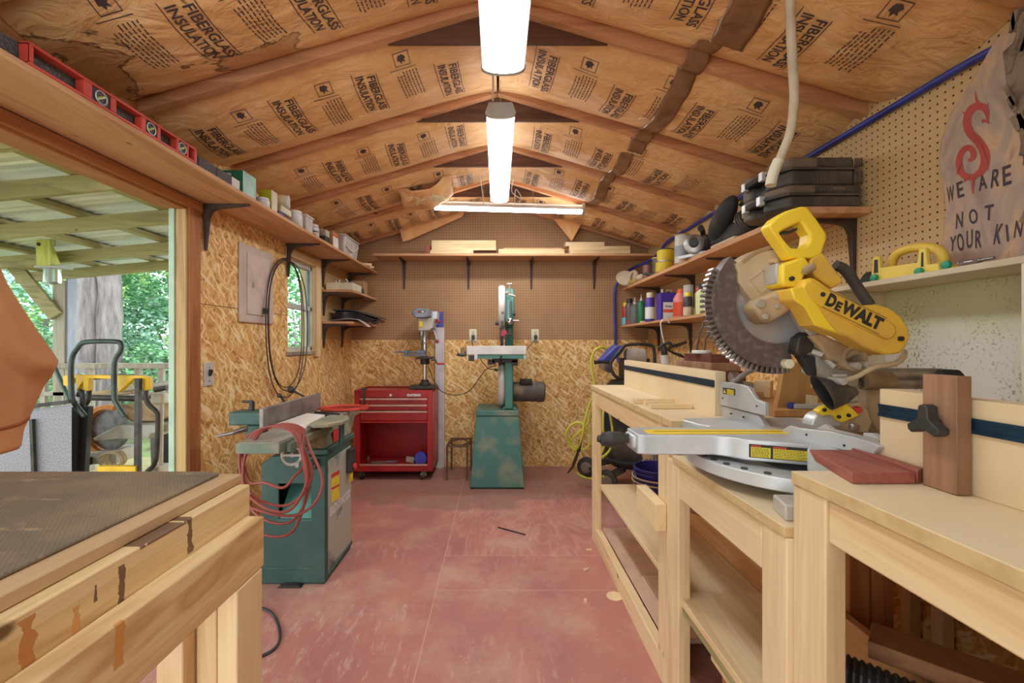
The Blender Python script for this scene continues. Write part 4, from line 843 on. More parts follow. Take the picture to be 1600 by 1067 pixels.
# ================================================================ jointer
t = thing('jointer', 'dusty green jointer with iron bed and tall fence, on a steel cabinet', 'jointer', (-1.0, 2.35, 0))
cx0, cx1, cy0, cy1, cz = -1.161, -.848, 2.165, 2.545, .627
hx0, hx1 = XZ(435, 0, cy0)[0], XZ(486, 0, cy0)[0]; hz0, hz1 = XZ(0, 811, cy0)[1], XZ(0, 756, cy0)[1]
b = MB(); b.ring([(cx0, 0), (cx1, 0), (cx1, cz), (cx1 - .03, cz + .0), (cx0 + .05, cz), (cx0, cz - .035)], [(hx0, hz0), (hx1, hz0), (hx1, hz1), (hx1 - .03, hz1), (hx0 + .05, hz1), (hx0, hz1)], 'Y', cy0, cy0 + .015)
b.prism([(cx0, 0), (cx1, 0), (cx1, cz), (cx0 + .05, cz), (cx0, cz - .035)], 'Y', cy0 + .16, cy1).box(cx0, cx0 + .012, cy0 + .014, cy0 + .161, 0, cz - .035).box(cx1 - .012, cx1, cy0 + .014, cy0 + .161, 0, cz).box(cx0 + .04, cx1 - .01, cy0 + .014, cy0 + .161, cz - .012, cz)
cab = b.build('cabinet', surf('dark_machine_green', S(50, 82, 76), .5, .1, S(66, 96, 88), 4), t, bev=.006, seg=3)
MB().hexa([(hx0, cy0 + .01, hz0 - .002), (hx1, cy0 + .01, hz0 - .002), (hx1, cy0 + .158, hz0 - .002), (hx0, cy0 + .158, hz0 - .002), (hx0, cy0 + .012, hz0 + .003), (hx1, cy0 + .012, hz0 + .003), (hx1, cy0 + .158, hz1 - .01), (hx0, cy0 + .158, hz1 - .01)]).build('chip_chute', M['tealc'], cab)
b = MB().box(cx1, cx1 + .004, cy0 + .035, cy1 - .008, .035, cz - .03); b.build('side_door', surf('scuffed_green_panel', S(176, 180, 166), .5, .1, S(84, 106, 102), 9, .52, .68), t, bev=.002)
b = MB().box(cx1 - .002, cx1 + .01, cy0 + .03, cy1, .03, .045).box(cx0 + .01, cx1 - .01, cy0 - .004, cy0, .075, .083); b.build('base_rib', M['green'], t, bev=.002)
MB().prism([(XZ(436, 0, 2.15)[0], 0), (XZ(473, 0, 2.15)[0], 0), (XZ(468, 0, 2.15)[0], .012), (XZ(441, 0, 2.15)[0], .012)], 'Y', 2.13, 2.164).build('foot', M['iron'], t)
def sideq(pys, X, off): return [(X + off, *yz(px, py, X)) for px, py in pys]
lx = cx1 + .004
def sp(name, pys, m, off=.0012, par=None): 
    q = [yz(px, py, lx) for px, py in pys]; return MB().prism(q, 'X', lx, lx + off).build(name, m, par or t)
l1 = sp('warning_label', [(518, 741), (530, 734), (530, 778), (518, 785)], M['labely'])
sp('label_band', [(518, 741), (530, 734), (530, 740), (518, 747)], M['labelr'], .002, l1); sp('label_band', [(518, 762), (530, 756), (530, 759), (518, 765)], M['labelr'], .002, l1)
sp('warning_label', [(545, 743), (551, 738), (551, 750), (545, 754)], M['labely'])
b = MB(); Y0, Z0 = yz(520, 812, lx); Y1, Z1 = yz(549, 780, lx)
zc_ = .33
b.text('BRIDGEWOOD', .065, lambda x, y: (lx + .0015, 2.365 + x, zc_ + y), .002, .30); b.build('lettering', M['inkw'], t)
b = MB().box(lx, lx + .03, 2.455, 2.525, .46, .59); sw = b.build('switch_box', M['black'], t, bev=.004)
MB().cyl((lx + .03, 2.49, .49), (lx + .045, 2.49, .49), .016).build('stop_button', M['labelr'], sw, bev=.002)
# casting and tables
MB().hexa([(-1.03, 2.19, cz), (-.845, 2.19, cz), (-.845, 2.60, cz), (-1.03, 2.60, cz), (-1.03, 2.19, cz + .028), (-.845, 2.19, cz + .028), (-.845, 2.60, cz + .028), (-1.03, 2.60, cz + .028)]).build('base_flange', M['green'], t, bev=.004)
MB().hexa([(-1.02, 2.20, .655), (-.86, 2.20, .655), (-.86, 2.58, .655), (-1.02, 2.58, .655), (-1.04, 1.96, .745), (-.875, 1.96, .745), (-.875, 2.72, .745), (-1.04, 2.72, .745)]).build('bed_casting', surf('dusty_green_cast', S(126, 136, 118), .6, .1, S(172, 164, 138), 6), t, bev=.006)
MB().box(-1.046, -.872, 1.76, 2.29, .740, .781).box(-.872, -.855, 1.82, 2.29, .735, .770).build('infeed_table', [surf('green_table_edge', S(110, 124, 108), .55, .15, S(150, 146, 126), 6)], t, bev=.003)
MB().box(-1.040, -.878, 1.765, 2.285, .7812, .785).build('table_surface', M['bed'], t)
MB().box(-1.046, -.872, 2.315, 2.80, .740, .785).build('outfeed_table', M['bed'], t, bev=.003)
MB().cyl((-1.05, 2.30, .762), (-.87, 2.30, .762), .021).build('cutter_head', M['iron'], t)
MB().prism([(-.885, 2.07), (-.85, 2.04), (-.79, 2.06), (-.748, 2.13), (-.745, 2.22), (-.78, 2.30), (-.885, 2.32)], 'Z', .788, .808).build('cutter_guard', surf('dusty_guard_green', S(138, 142, 122), .55, .2, S(166, 158, 132), 6), t, bev=.005, seg=3)
MB().cyl((-.80, 2.26, .66), (-.80, 2.26, .788), .014).build('guard_post', M['green'], t)
q = [yz(px, py, -.862) for px, py in ((520, 672), (531, 667), (531, 686), (520, 692))]; MB().prism(q, 'X', -.862, -.858).build('red_plate', M['labelr'], t)
MB().box(-1.082, -1.062, 2.0, 2.65, .786, .886).build('fence', M['fence'], t, bev=.003)
b = MB().box(-1.25, -1.083, 2.05, 2.16, .80, .862).box(-1.17, -1.09, 2.04, 2.10, .735, .80); b.build('fence_bracket', M['green'], t, bev=.006)
MB().tube([(-1.14, 2.0, .795), (-1.16, 1.93, .79), (-1.21, 1.90, .782)], .010, 10, rs=[.014, .009, .006]).build('lock_lever', M['steel'], t)
b = MB().cyl((-1.17, 2.10, .862), (-1.17, 2.10, .905), .012).cyl((-1.215, 2.10, .905), (-1.165, 2.10, .905), .006); b.build('clamp_screw', M['iron'], t)
b = MB().tube([(-1.11, 2.30, .875), (-1.125, 2.29, .905)], .006).sph((-1.13, 2.285, .912), .012); b.build('lever_knob', M['black'], t)
b = MB().tube([(-1.09, 2.52, .87), (-1.155, 2.49, .915)], .006, rs=[.005, .007]).sph((-1.165, 2.485, .922), .020); b.build('lever_knob', M['black'], t)
c = PT(456, 711, 1.93); b = MB().tube([(c.x + .042 * math.cos(a_ * .3142), 1.93, c.z + .042 * math.sin(a_ * .3142)) for a_ in range(20)], .0075, 10, True)
b.cyl((c.x, 1.93, c.z), (c.x, 2.2, c.z), .010); b.beam((c.x - .04, 1.93, c.z), (c.x + .04, 1.93, c.z), .012, .010); b.tube([(c.x + .025, 1.93, c.z - .03), (c.x + .045, 1.88, c.z - .035)], .007, 10); b.build('hand_wheel', M['alud'], t)
c = PT(490, 726, 2.12); MB().ob((c.x, 2.13, c.z), (.03, .04, .045)).cyl((c.x, 2.10, c.z + .01), (c.x, 2.16, c.z + .01), .008).build('bracket_clamp', M['iron'], t, bev=.003)
# things lying on the jointer
MB().hexa([(-1.052, 2.08, .786), (-.89, 2.05, .786), (-.925, 2.36, .786), (-1.045, 2.42, .786), (-1.052, 2.08, .801), (-.89, 2.05, .801), (-.925, 2.36, .801), (-1.045, 2.42, .801)]).one('white_board', surf('white_board', S(238, 232, 224), .5, 0, S(226, 214, 200), 4), 'thin white board lying on the jointer bed beside the fence', 'board', bev=.002)
for i, (a_, b_) in enumerate((((492, 642), (530, 645)), ((488, 645), (524, 648)))):
    p = PT(*a_, 2.46 - .05 * i); q = PT(*b_, 2.40 - .05 * i); p.z = q.z = .795 if i else .795
    MB().beam(p, q, .014, .016).one('black_rod', M['black'], ('farther' if not i else 'nearer') + ' of the two short black bars on the jointer bed behind the white board', 'bar', 'black bars on the jointer', bev=.002)
t = thing('band_clamp', 'coiled red band clamp with an upright screw, on the far end of the jointer', 'clamp', (-.93, 2.70, .786))
b = MB()
for i, (r_, z) in enumerate(((.140, .794), (.124, .7945), (.108, .794))):
    b.tube([(-.93 + r_ * math.cos(a_ * .2618) + .004 * i, 2.665 + r_ * .8 * math.sin(a_ * .2618), z) for a_ in range(24)], .0065, 10, True)
b.beam((-1.04, 2.665, .793), (-.82, 2.665, .793), .012, .008); b.build('red_band', M['redl'], t)
MB().box(-.815, -.785, 2.61, 2.67, .787, .815).build('clamp_head', M['redl'], t, bev=.002); b = MB().cyl((-.80, 2.64, .8155), (-.80, 2.64, .915), .007).cyl((-.815, 2.64, .912), (-.785, 2.64, .912), .007); b.build('clamp_screw', M['iron'], t, bev=.002)
# red hose hanging over the infeed table
b = MB(); pts = []
loops = ((474, 762, 383, 716), (487, 790, 377, 700), (483, 818, 380, 720), (478, 838, 374, 712), (504, 806, 378, 735), (480, 800, 381, 722))
for i, (xr, yb_, xl, yl) in enumerate(loops):
    d = .012 * i
    pts += [PT(xl, yl, 1.88 - d), PT(384 + i * 3, 686, 1.87 - d), PT(402 + 3 * i, 672.5 - i * .6, 1.86), PT(428 + 4 * i, 666 - i * .7, 1.85), PT(455 + 4 * i, 674 - i * .4, 1.83), PT((xr + 464) / 2, 700, 1.80 - d), PT(xr, (yb_ + 690) / 2 + 2, 1.76 - d), PT(xr - 14, yb_ - 18, 1.73 - d), PT((xr + xl) / 2 + 14, yb_, 1.71 - d), PT(xl + 30, yb_ - 8, 1.73 - d), PT(xl + 6, (yb_ + yl) / 2 + 12, 1.80 - d)]
b.tube(pts, .0056, 8, n=5); b.one('air_hose', M['hose'], 'coil of red rubber hose draped over the front end of the jointer', 'hose')
cord('floor_cord', [(-1.10, 1.55, .006), (-.95, 1.62, .006), (-.86, 1.70, .006), (-.90, 1.82, .006), (-1.02, 1.95, .006), (-1.2, 1.98, .006)], .006, M['black'], 'dark cord curving on the floor behind the left bench leg', 'cord')
# ================================================================ red tool chest
t = thing('tool_chest', 'red steel rolling tool chest with drawers and an open bottom compartment', 'tool chest', (-.90, 4.0, 0))
FY, BY = 3.82, 4.19; tx0, tx1 = -1.243, -.565
fz = lambda py: CAMZ + (CY - py) * FY / FPX
b = MB().box(tx0, tx0 + .02, FY + .004, BY, .075, .765).box(tx1 - .02, tx1, FY + .004, BY, .075, .765).box(tx0, tx1, BY - .02, BY, .075, .765).box(tx0, tx1, FY + .004, BY, .075, .12).box(tx0, tx1, FY + .05, BY, fz(661), fz(661) + .015).box(tx0 + .02, tx1 - .02, FY + .03, BY - .02, .735, .75)
b.build('body', M['red'], t, bev=.003)
b = MB().box(tx0, tx0 + .048, FY, FY + .02, .075, .765).box(tx1 - .045, tx1, FY, FY + .02, .075, .765).box(tx0 + .048, tx1 - .045, FY, FY + .02, fz(621), .765).box(tx0 + .048, tx1 - .045, FY, FY + .02, .075, fz(727)).box(tx0 + .048, tx1 - .045, FY, FY + .02, fz(661), fz(658.5)); b.build('front_frame', M['red'], t, bev=.003)
b = MB()
for (x0, x1, y0, y1) in ((tx0, tx1, FY, FY + .02), (tx0, tx1, BY - .02, BY), (tx0, tx0 + .02, FY, BY), (tx1 - .02, tx1, FY, BY)): b.box(x0, x1, y0, y1, .765, .778)
b.build('top_rim', M['red'], t, bev=.004)
MB().box(tx1, tx1 + .0015, FY + .012, BY - .004, .085, .76).build('side_panel', surf('dusty_red_side', S(196, 128, 116), .6, 0, S(180, 84, 80), 5), t)
MB().box(tx0 + .02, tx1 - .02, FY + .02, BY - .02, .750, .762).build('top_mat', surf('dusty_red_top', S(196, 120, 104), .7, 0, S(170, 70, 64), 5), t)
pinkh = surf('dusty_drawer_pull', S(206, 160, 146), .5, .2, S(186, 140, 128), 12)
for (ya, yb_) in ((624.5, 632), (634.5, 641.5), (644.5, 658)):
    d = MB().box(tx0 + .052, tx1 - .049, FY + .006, FY + .3, fz(yb_ - .6), fz(ya)).build('drawer', M['red'], t, bev=.002)
    MB().box(tx0 + .050, tx1 - .047, FY - .008, FY + .006, fz(ya + .6), fz(ya - 2.6)).build('drawer_pull', pinkh, d, bev=.003)
MB().box(tx0 + .048, tx1 - .045, FY - .004, FY + .004, fz(727.5), fz(725)).build('sill_strip', pinkh, t)
b = MB().text('CRAFTSMAN', .026, lambda x, y: (PT(646.5, 617.5, FY).x + x, FY - .001, fz(617.5) + y), .002, .120); b.build('lettering', M['inkw'], t)
b = MB().cyl((PT(610.5, 0, FY).x, FY - .003, fz(617.3)), (PT(610.5, 0, FY).x, FY + .001, fz(617.3)), .011); b.build('lock', M['inkw'], t)
for x in (tx0 + .055, tx1 - .085):
    for y in (FY + .03, BY - .06):
        w = MB().cyl((x - .012, y, .040), (x + .016, y, .040), .040, seg=24).build('caster', M['rubber'], t, bev=.004)
        MB().beam((x - .018, y, .035), (x - .010, y + .02, .0745), .006, .03, (0, 1, 0)).beam((x + .022, y, .035), (x + .014, y + .02, .0745), .006, .03, (0, 1, 0)).cyl((x - .022, y, .038), (x + .026, y, .038), .012).build('caster_fork', M['steel'], w)
ch = .1215
MB().lathe([(.052, 0), (.056, .006), (.056, .05), (.052, .056)], (-.675, 3.90, ch + .056), (0, -1, 0), 26).one('blue_reel', surf('blue_plastic', S(62, 70, 176), .4), 'round blue reel standing in the open bottom of the red chest', 'reel', bev=.002)
MB().beam((-.81, 3.93, ch + .035), (-.735, 3.90, ch + .025), .03, .045).one('drill_box', M['alud'], 'small grey metal box lying left of the blue reel in the red chest', 'box', bev=.002)
MB().beam((-1.12, 3.90, ch + .01), (-.90, 3.93, ch + .01), .02, .018).one('steel_bar', M['steel'], 'flat steel bar lying on the floor of the red chest', 'bar', bev=.002)
MB().ob((-1.15, 3.93, ch + .03), (.012, .04, .06)).one('steel_plate', M['steel'], 'small steel plate standing at the left inside the red chest', 'plate', bev=.002)
# ================================================================ drill press
zd = zz((610, 470), 7.11)
t = thing('drill_press', 'small grey bench drill press standing on the red tool chest', 'drill press', (-.66, 3.98, .7785))
cxd, cyd = PT(664, 0, 4.0).x, 4.0
b = MB().prism([(-.125 + -.66, 3.88), (-.66 + .105, 3.88), (-.66 + .105, 4.08), (-.785, 4.08)], 'Z', .7785, .806).lathe([(.055, 0), (.05, .02), (.034, .025), (.034, .05)], (cxd, cyd, .806), (0, 0, 1), 24); b.build('base', M['iron'], t, bev=.005)
for x in (-.745, -.66, -.60): MB().box(x, x + .03, 3.90, 3.96, .806, .8065).build('base_slot', M['ink'], t)
MB().cyl((cxd, cyd, .80), (cxd, cyd, 1.36), .0215, seg=24).build('column', M['chrome'], t)
hp = [XZ(*zd(x, y), 3.86) for x, y in ((242, 150), (246, 115), (285, 85), (330, 78), (430, 92), (440, 110), (440, 170), (400, 190), (280, 190))]
MB().prism(hp, 'Y', 3.84, 4.12).build('belt_cover', surf('grey_head', S(132, 138, 148), .4, .3, S(104, 108, 116), 8), t, bev=.008, seg=3)
MB().box(XZ(*zd(440, 0), 3.9)[0], XZ(*zd(505, 0), 3.9)[0], 3.98, 4.14, XZ(*zd(0, 200), 3.9)[1], XZ(*zd(0, 110), 3.9)[1]).build('motor', M['alu'], t, bev=.006)
b = MB().text('DELTA', .02, lambda x, y: (XZ(*zd(343, 0), 3.838)[0] + x, 3.8382, XZ(*zd(0, 122), 3.838)[1] + y), .001, .05)
nb = MB().prism([XZ(*zd(x, y), 3.839) for x, y in ((305, 108), (382, 108), (380, 132), (303, 132))], 'Y', 3.8388, 3.841).build('name_plate', M['ink'], t)
MB().prism([XZ(*zd(x, y), 3.838) for x, y in ((312, 113), (340, 113), (336, 128), (310, 128))], 'Y', 3.8378, 3.8388).build('plate_mark', M['labelr'], nb); MB().prism([XZ(*zd(x, y), 3.838) for x, y in ((345, 114), (374, 114), (372, 127), (343, 127))], 'Y', 3.8378, 3.8388).build('plate_mark', M['inkw'], nb)
MB().prism([XZ(*zd(x, y), 3.88) for x, y in ((305, 190), (480, 190), (470, 300), (430, 330), (310, 335), (300, 300))], 'Y', 3.88, 4.06).build('head', M['alud'], t, bev=.008, seg=3)
MB().box(XZ(*zd(318, 0), 3.872)[0], XZ(*zd(360, 0), 3.872)[0], 3.868, 3.88, XZ(*zd(0, 290), 3.872)[1], XZ(*zd(0, 230), 3.872)[1]).build('switch', M['yellow'], t, bev=.003)
qx = XZ(*zd(350, 0), 3.93)[0]; z_ = lambda y: XZ(*zd(0, y), 3.93)[1]
b = MB().cyl((qx, 3.93, z_(335)), (qx, 3.93, z_(390)), .022).cyl((qx, 3.93, z_(390)), (qx, 3.93, z_(440)), .018, .011); b.build('chuck', M['steel'], t, bev=.002)
MB().cyl((qx, 3.93, z_(440)), (qx, 3.93, z_(560)), .004).build('drill_bit', M['iron'], t)
hub = Vector((XZ(*zd(470, 300), 3.92)[0], 3.93, XZ(*zd(470, 300), 3.92)[1]))
MB().cyl(hub - Vector((.03, 0, 0)), hub + Vector((.02, 0, 0)), .016).build('feed_hub', M['steel'], t, bev=.002)
for px, py, Y in ((520, 450, 3.88), (535, 230, 3.90), (500, 225, 4.0)):
    e = PT(*zd(px, py), Y); h_ = MB().tube([hub, e], .005, 8).build('feed_handle', M['chrome'], t); MB().sph(e, .017).build('handle_knob', surf('red_knob', S(150, 60, 56), .4), h_)
b = MB().box(XZ(*zd(290, 0), 3.9)[0], XZ(*zd(470, 0), 3.9)[0], 3.86, 4.02, XZ(*zd(0, 645), 3.9)[1], XZ(*zd(0, 622), 3.9)[1]).cyl((cxd, cyd, XZ(*zd(0, 710), 3.9)[1]), (cxd, cyd, XZ(*zd(0, 622), 3.9)[1]), .042); b.build('table', M['iron'], t, bev=.004)
b = MB().tube([PT(*zd(455, 660), 3.95), PT(*zd(500, 655), 3.95), PT(*zd(515, 700), 3.95)], .007); b.build('crank', M['iron'], t); MB().cyl(PT(*zd(520, 700), 3.95), PT(*zd(600, 697), 3.95), .010).build('crank_grip', M['labelr'], t)
b = MB().box(XZ(*zd(155, 0), 3.9)[0], XZ(*zd(390, 0), 3.9)[0], 3.87, 3.96, XZ(*zd(0, 612), 3.9)[1], XZ(*zd(0, 590), 3.9)[1]).box(XZ(*zd(300, 0), 3.9)[0], XZ(*zd(388, 0), 3.9)[0], 3.87, 3.96, XZ(*zd(0, 590), 3.9)[1], XZ(*zd(0, 548), 3.9)[1]).box(XZ(*zd(165, 0), 3.9)[0], XZ(*zd(195, 0), 3.9)[0], 3.87, 3.96, XZ(*zd(0, 590), 3.9)[1], XZ(*zd(0, 545), 3.9)[1]).cyl(PT(*zd(60, 568), 3.92), PT(*zd(300, 570), 3.92), .007)
v = b.one('drill_vice', surf('grey_blue_vice', S(112, 128, 142), .45, .4, S(96, 100, 110), 8), 'grey-blue vice with a long screw on the drill press table', 'vice', bev=.003)
MB().cyl((cxd, cyd, XZ(*zd(0, 480), 4)[1]), (cxd, cyd, XZ(*zd(0, 455), 4)[1]), .028).build('column_collar', M['steel'], t, bev=.002)
# white steel channel behind it
t = thing('steel_channel', 'tall white steel channel leaning on the back wall behind the drill press', 'channel', (-.55, 4.2, 0))
x0, x1 = XZ(680, 0, 4.2)[0], XZ(694, 0, 4.2)[0]
MB().prism([(x0, 4.2), (x1, 4.2), (x1, 4.245), (x1 - .006, 4.245), (x1 - .006, 4.207), (x0 + .03, 4.207), (x0 + .006, 4.207), (x0 + .006, 4.245), (x0, 4.245)], 'Z', 0, 1.335).build('channel', surf('white_lilac_paint', S(214, 206, 206), .5), t, bev=.002)
b = MB()
for i in range(3): b.box(x0 + .018 + i * .024, x0 + .022 + i * .024, 4.1975, 4.2, .01, 1.33)
b.build('channel_rib', surf('lilac_paint', S(196, 188, 196), .5), t)
p = PT(681, 513, 4.215); q = PT(692, 487, 4.215)
t = thing('blue_bracket', 'violet-blue slotted metal strip hanging behind the drill press head', 'bracket', (p.x, 4.23, p.z))
MB().box(p.x, q.x, 4.222, 4.245, 1.337, q.z).build('strip', surf('violet_blue', S(86, 86, 176), .5), t, bev=.002)
for i in range(5): MB().box(p.x + .012, p.x + .026, 4.2205, 4.2222, 1.348 + i * .028, 1.358 + i * .028).build('slot', M['ink'], t)
# ================================================================ small steel stand
t = thing('plant_stand', 'small rusty steel stand with an open square top beside the bandsaw', 'stand', (-.345, 3.98, 0))
rust = surf('rusty_steel', S(112, 84, 62), .6, .3, S(84, 62, 46), 12)
cs = [(-.44, 3.82), (-.266, 3.82), (-.25, 4.13), (-.433, 4.13)]; zt = .285
for x, y in cs: MB().box(x - .008, x + .008, y - .008, y + .008, 0, zt).build('leg', rust, t)
for i in range(4):
    a_, b_ = cs[i], cs[(i + 1) % 4]; MB().beam((*a_, zt + .008), (*b_, zt + .008), .018, .014).build('top_rail', rust, t)
MB().tube([(-.347 + .075 * math.cos(k * .314), 3.975 + .12 * math.sin(k * .314), zt + .008) for k in range(20)], .006, 8, True).build('ring', rust, t)
# ================================================================ bandsaw
f1 = zz((700, 430), 5.925); f2 = zz((690, 590), 5.618)
t = thing('bandsaw', 'green and white bandsaw on a flared teal steel stand', 'bandsaw', (0, 3.8, 0))
gx = lambda px, Y: (px - CX) * Y / FPX
def frus(y0, y1, z0, x0, x1, Y0, Y1, z1, X0, X1): return [(x0, y0, z0), (x1, y0, z0), (x1, y1, z0), (x0, y1, z0), (X0, Y0, z1), (X1, Y0, z1), (X1, Y1, z1), (X0, Y1, z1)]
st = MB().hexa(frus(3.58, 4.06, .012, gx(734, 3.58), gx(819.6, 3.58), 3.62, 4.02, .585, gx(744, 3.6), gx(811, 3.6))).build('stand', M['teal'], t, bev=.006)
MB().box(gx(743.5, 3.6), gx(811.5, 3.6), 3.612, 4.03, .587, .635).build('stand_top', M['teal'], t, bev=.008, seg=3)
MB().box(gx(735, 3.58), gx(819, 3.58), 3.585, 4.05, 0, .0115).build('stand_foot', M['iron'], t)
def disc(x0, x1, yc, zc, r, ra): return MB().lathe([(r - .012, 0), (r, .012), (r, (x1 - x0) - .012), (r - .012, x1 - x0)], (x0, yc, zc), (1, 0, 0), 44)
wl_ = surf('grey_white_cover', S(206, 204, 196), .5, 0, S(184, 174, 158), 4)
xw0, xw1, xg1 = gx(778.5, 3.62), gx(788.6, 3.62), gx(802, 3.62)
disc(xw0, xw1, 3.81, .838, .195, 0).build('lower_wheel_cover', wl_, t)
MB().box(xw1, xg1, 3.63, 4.0, .64, 1.04).build('lower_frame', M['tealc'], t, bev=.012, seg=3)
MB().hexa(frus(3.66, 3.98, .636, xw1 - .02, xg1 + .035, 3.68, 3.96, .66, xw1, xg1)).build('frame_foot', M['tealc'], t, bev=.004)
disc(gx(779, 3.66), gx(789.5, 3.66), 3.85, 1.495, .192, 0).build('upper_wheel_cover', M['white'], t)
b = MB().text('e', .045, lambda x, y: (gx(785.3, 3.655) + x, 3.6565, 1.44 + y), .0006); b.build('cover_mark', M['iron'], t)
MB().prism([(3.72, 1.36), (3.74, 1.56), (3.82, 1.66), (3.98, 1.66), (4.02, 1.5), (4.02, 1.05), (3.93, 1.05), (3.93, 1.30)], 'X', gx(790, 3.7), gx(802, 3.95)).build('upper_frame', M['tealc'], t, bev=.01, seg=3)
MB().tube([PT(795, 470, 3.66), PT(795, 503, 3.66)], .026, 16).build('tension_housing', surf('pale_teal', S(120, 156, 152), .35, .4), t, bev=.003)
b = MB().cyl(PT(796, 445, 3.68), PT(796, 462, 3.68), .007).cyl(PT(792, 444, 3.68), PT(800, 444, 3.68), .010).cyl(PT(794, 460, 3.68), PT(805, 463, 3.68), .009).cyl(PT(790, 458, 3.7), PT(798, 456, 3.7), .014); b.build('tension_knob', M['alud'], t)
b = MB().sph(PT(797, 502, 3.63), (.026, .02, .03)).cyl(PT(801, 501, 3.63), PT(811, 501, 3.63), .006).beam(PT(811, 495, 3.63), PT(811, 507, 3.63), .008, .014); b.build('guide_knob', M['chrome'], t)
MB().cyl(PT(774, 505, 3.66), PT(779, 505, 3.66), .016).build('tracking_knob', M['black'], t)
MB().sph(PT(803, 491, 3.65), .013).build('black_knob', M['black'], t)
MB().box(gx(783, 3.64), gx(792, 3.64), 3.635, 3.68, PT(0, 525, 3.64).z, PT(0, 516, 3.64).z).build('blade_guide', surf('crimson', S(176, 48, 72), .4), t, bev=.003)
b = MB().box(gx(794, 3.65), gx(800, 3.65), 3.65, 3.72, PT(0, 525, 3.65).z, PT(0, 513, 3.65).z).cyl(PT(788, 523, 3.64), PT(800, 523, 3.64), .007); b.build('guide_block', M['iron'], t)
MB().box(gx(783.6, 3.66), gx(785.4, 3.66), 3.66, 3.672, 1.02, 1.37).build('blade', M['iron'], t)
MB().box(gx(781.5, 3.74), gx(786.5, 3.74), 3.73, 3.78, 1.10, 1.32).build('guide_post', M['black'], t)
tz = PT(0, 551.5, 3.56).z
MB().box(gx(747, 3.53), gx(818, 3.53), 3.53, 3.93, tz - .045, tz - .0105).build('table', M['tealc'], t, bev=.003)
f = MB().box(gx(729.5, 3.54), gx(822, 3.54), 3.52, 3.555, tz - .01, tz + .057).build('fence', M['white'], t, bev=.002)
b = MB().box(gx(732, 3.5), gx(741, 3.5), 3.50, 3.52, PT(0, 564, 3.5).z, PT(0, 555, 3.5).z); b.build('fence_lock', M['black'], f, bev=.002)
MB().box(gx(741, 3.52), gx(746, 3.52), 3.51, 3.56, PT(0, 562, 3.52).z, tz - .0105).build('rail_end', M['white'], t, bev=.002)
MB().box(gx(818, 3.52), gx(823, 3.52), 3.52, 3.57, PT(0, 561, 3.52).z, PT(0, 555, 3.52).z).build('rail_end', M['alu'], t, bev=.002)
MB().tube([PT(729, 555, 3.52), PT(722, 555, 3.52), PT(714, 553.5, 3.52)], .010, 12, rs=[.007, .013, .010]).build('handle', M['black'], t)
b = MB()
for i in range(4): b.tube([PT(731 - i, 546 + i * 2.2, 3.53), PT(722, 543.5 + i * 2.2, 3.56), PT(721, 547 + i * 2.4, 3.53), PT(729, 549.5 + i * 2.0, 3.52)], .0025, 6, n=3)
b.build('lock_spring', M['iron'], t)
b = MB().box(gx(768, 3.7), gx(808, 3.7), 3.62, 3.86, PT(0, 567, 3.6).z, tz - .036).box(gx(762, 3.64), gx(774, 3.64), 3.62, 3.70, PT(0, 569.5, 3.64).z, PT(0, 562, 3.64).z).box(gx(799, 3.64), gx(809, 3.64), 3.62, 3.70, PT(0, 571, 3.64).z, PT(0, 562, 3.64).z); b.build('trunnion', M['iron'], t, bev=.004)
MB().tube([PT(781, 571, 3.55), PT(780, 562, 3.54), PT(784, 556, 3.53)], .009, 8).build('tilt_clamp', M['iron'], t)
MB().cyl(PT(778, 579, 3.62), PT(772, 577, 3.62), .012).build('adjust_knob', M['black'], t)
mz = PT(0, 613, 3.75).z
mo = MB().lathe([(.05, 0), (.082, .004), (.084, .03), (.084, .2), (.088, .205), (.088, .265), (.075, .275)], (xg1, 3.80, mz), (1, 0, 0), 32).build('motor', surf('dusty_motor', S(82, 74, 70), .6, 0, S(146, 122, 98), 7, .5, .7), t, bev=.002)
MB().cyl((xg1 + .06, 3.76, mz + .085), (xg1 + .165, 3.76, mz + .085), .030).build('capacitor', M['rubber'], mo, bev=.003)
MB().box(xg1, xg1 + .035, 3.74, 3.86, mz - .06, mz + .05).build('motor_bracket', M['tealc'], t, bev=.003)
# outlets and cords on the back wall
for px, lb in ((739, 'left cream wall outlet above the bandsaw table, on the pegboard edge'), (836, 'right cream wall outlet with a plug and cord beside the bandsaw')):
    c = PT(px, 524, YB); t = thing('wall_outlet', lb, 'outlet', (c.x, YB - .001, c.z), 'wall outlets on the back wall')
    MB().box(c.x - .036, c.x + .036, YB - .007, YB - .0005, c.z - .06, c.z + .06).build('cover_plate', M['cream'], t, bev=.003)
    MB().ob((c.x + .004, YB - .022, c.z - .015), (.03, .03, .035)).build('plug', M['black'], t, bev=.004)
    MB().ob((c.x + .002, YB - .010, c.z + .028), (.02, .006, .028)).build('socket', M['beige'], t, bev=.002)
cord('power_cord', [PT(837, 527, 4.2), PT(834, 533, 4.15), PT(826, 542, 4.0), PT(822, 548, 3.7), PT(822, 553, 3.62)], .004, M['iron'], 'thin dark cord from the right outlet down to the bandsaw table', 'cord', group='cords on the back wall')
cord('power_cord', [PT(739, 529, 4.2), PT(738, 537, 4.18), PT(750, 560, 4.1), PT(762, 575, 3.9), PT(771, 577, 3.68)], .004, M['iron'], 'thin dark cord from the left outlet passing behind the bandsaw fence', 'cord', group='cords on the back wall')
cord('power_cord', [PT(775, 571, 3.70), PT(760, 577, 3.9), PT(748, 592, 4.1), PT(734, 610, 4.18), PT(715, 617, 4.18), PT(695, 614, 4.15), PT(682, 603, 4.12), PT(672, 580, 4.08), PT(668, 572, 4.06)], .0042, M['iron'], 'long dark cord sagging between the bandsaw and the drill press', 'cord', group='cords on the back wall')
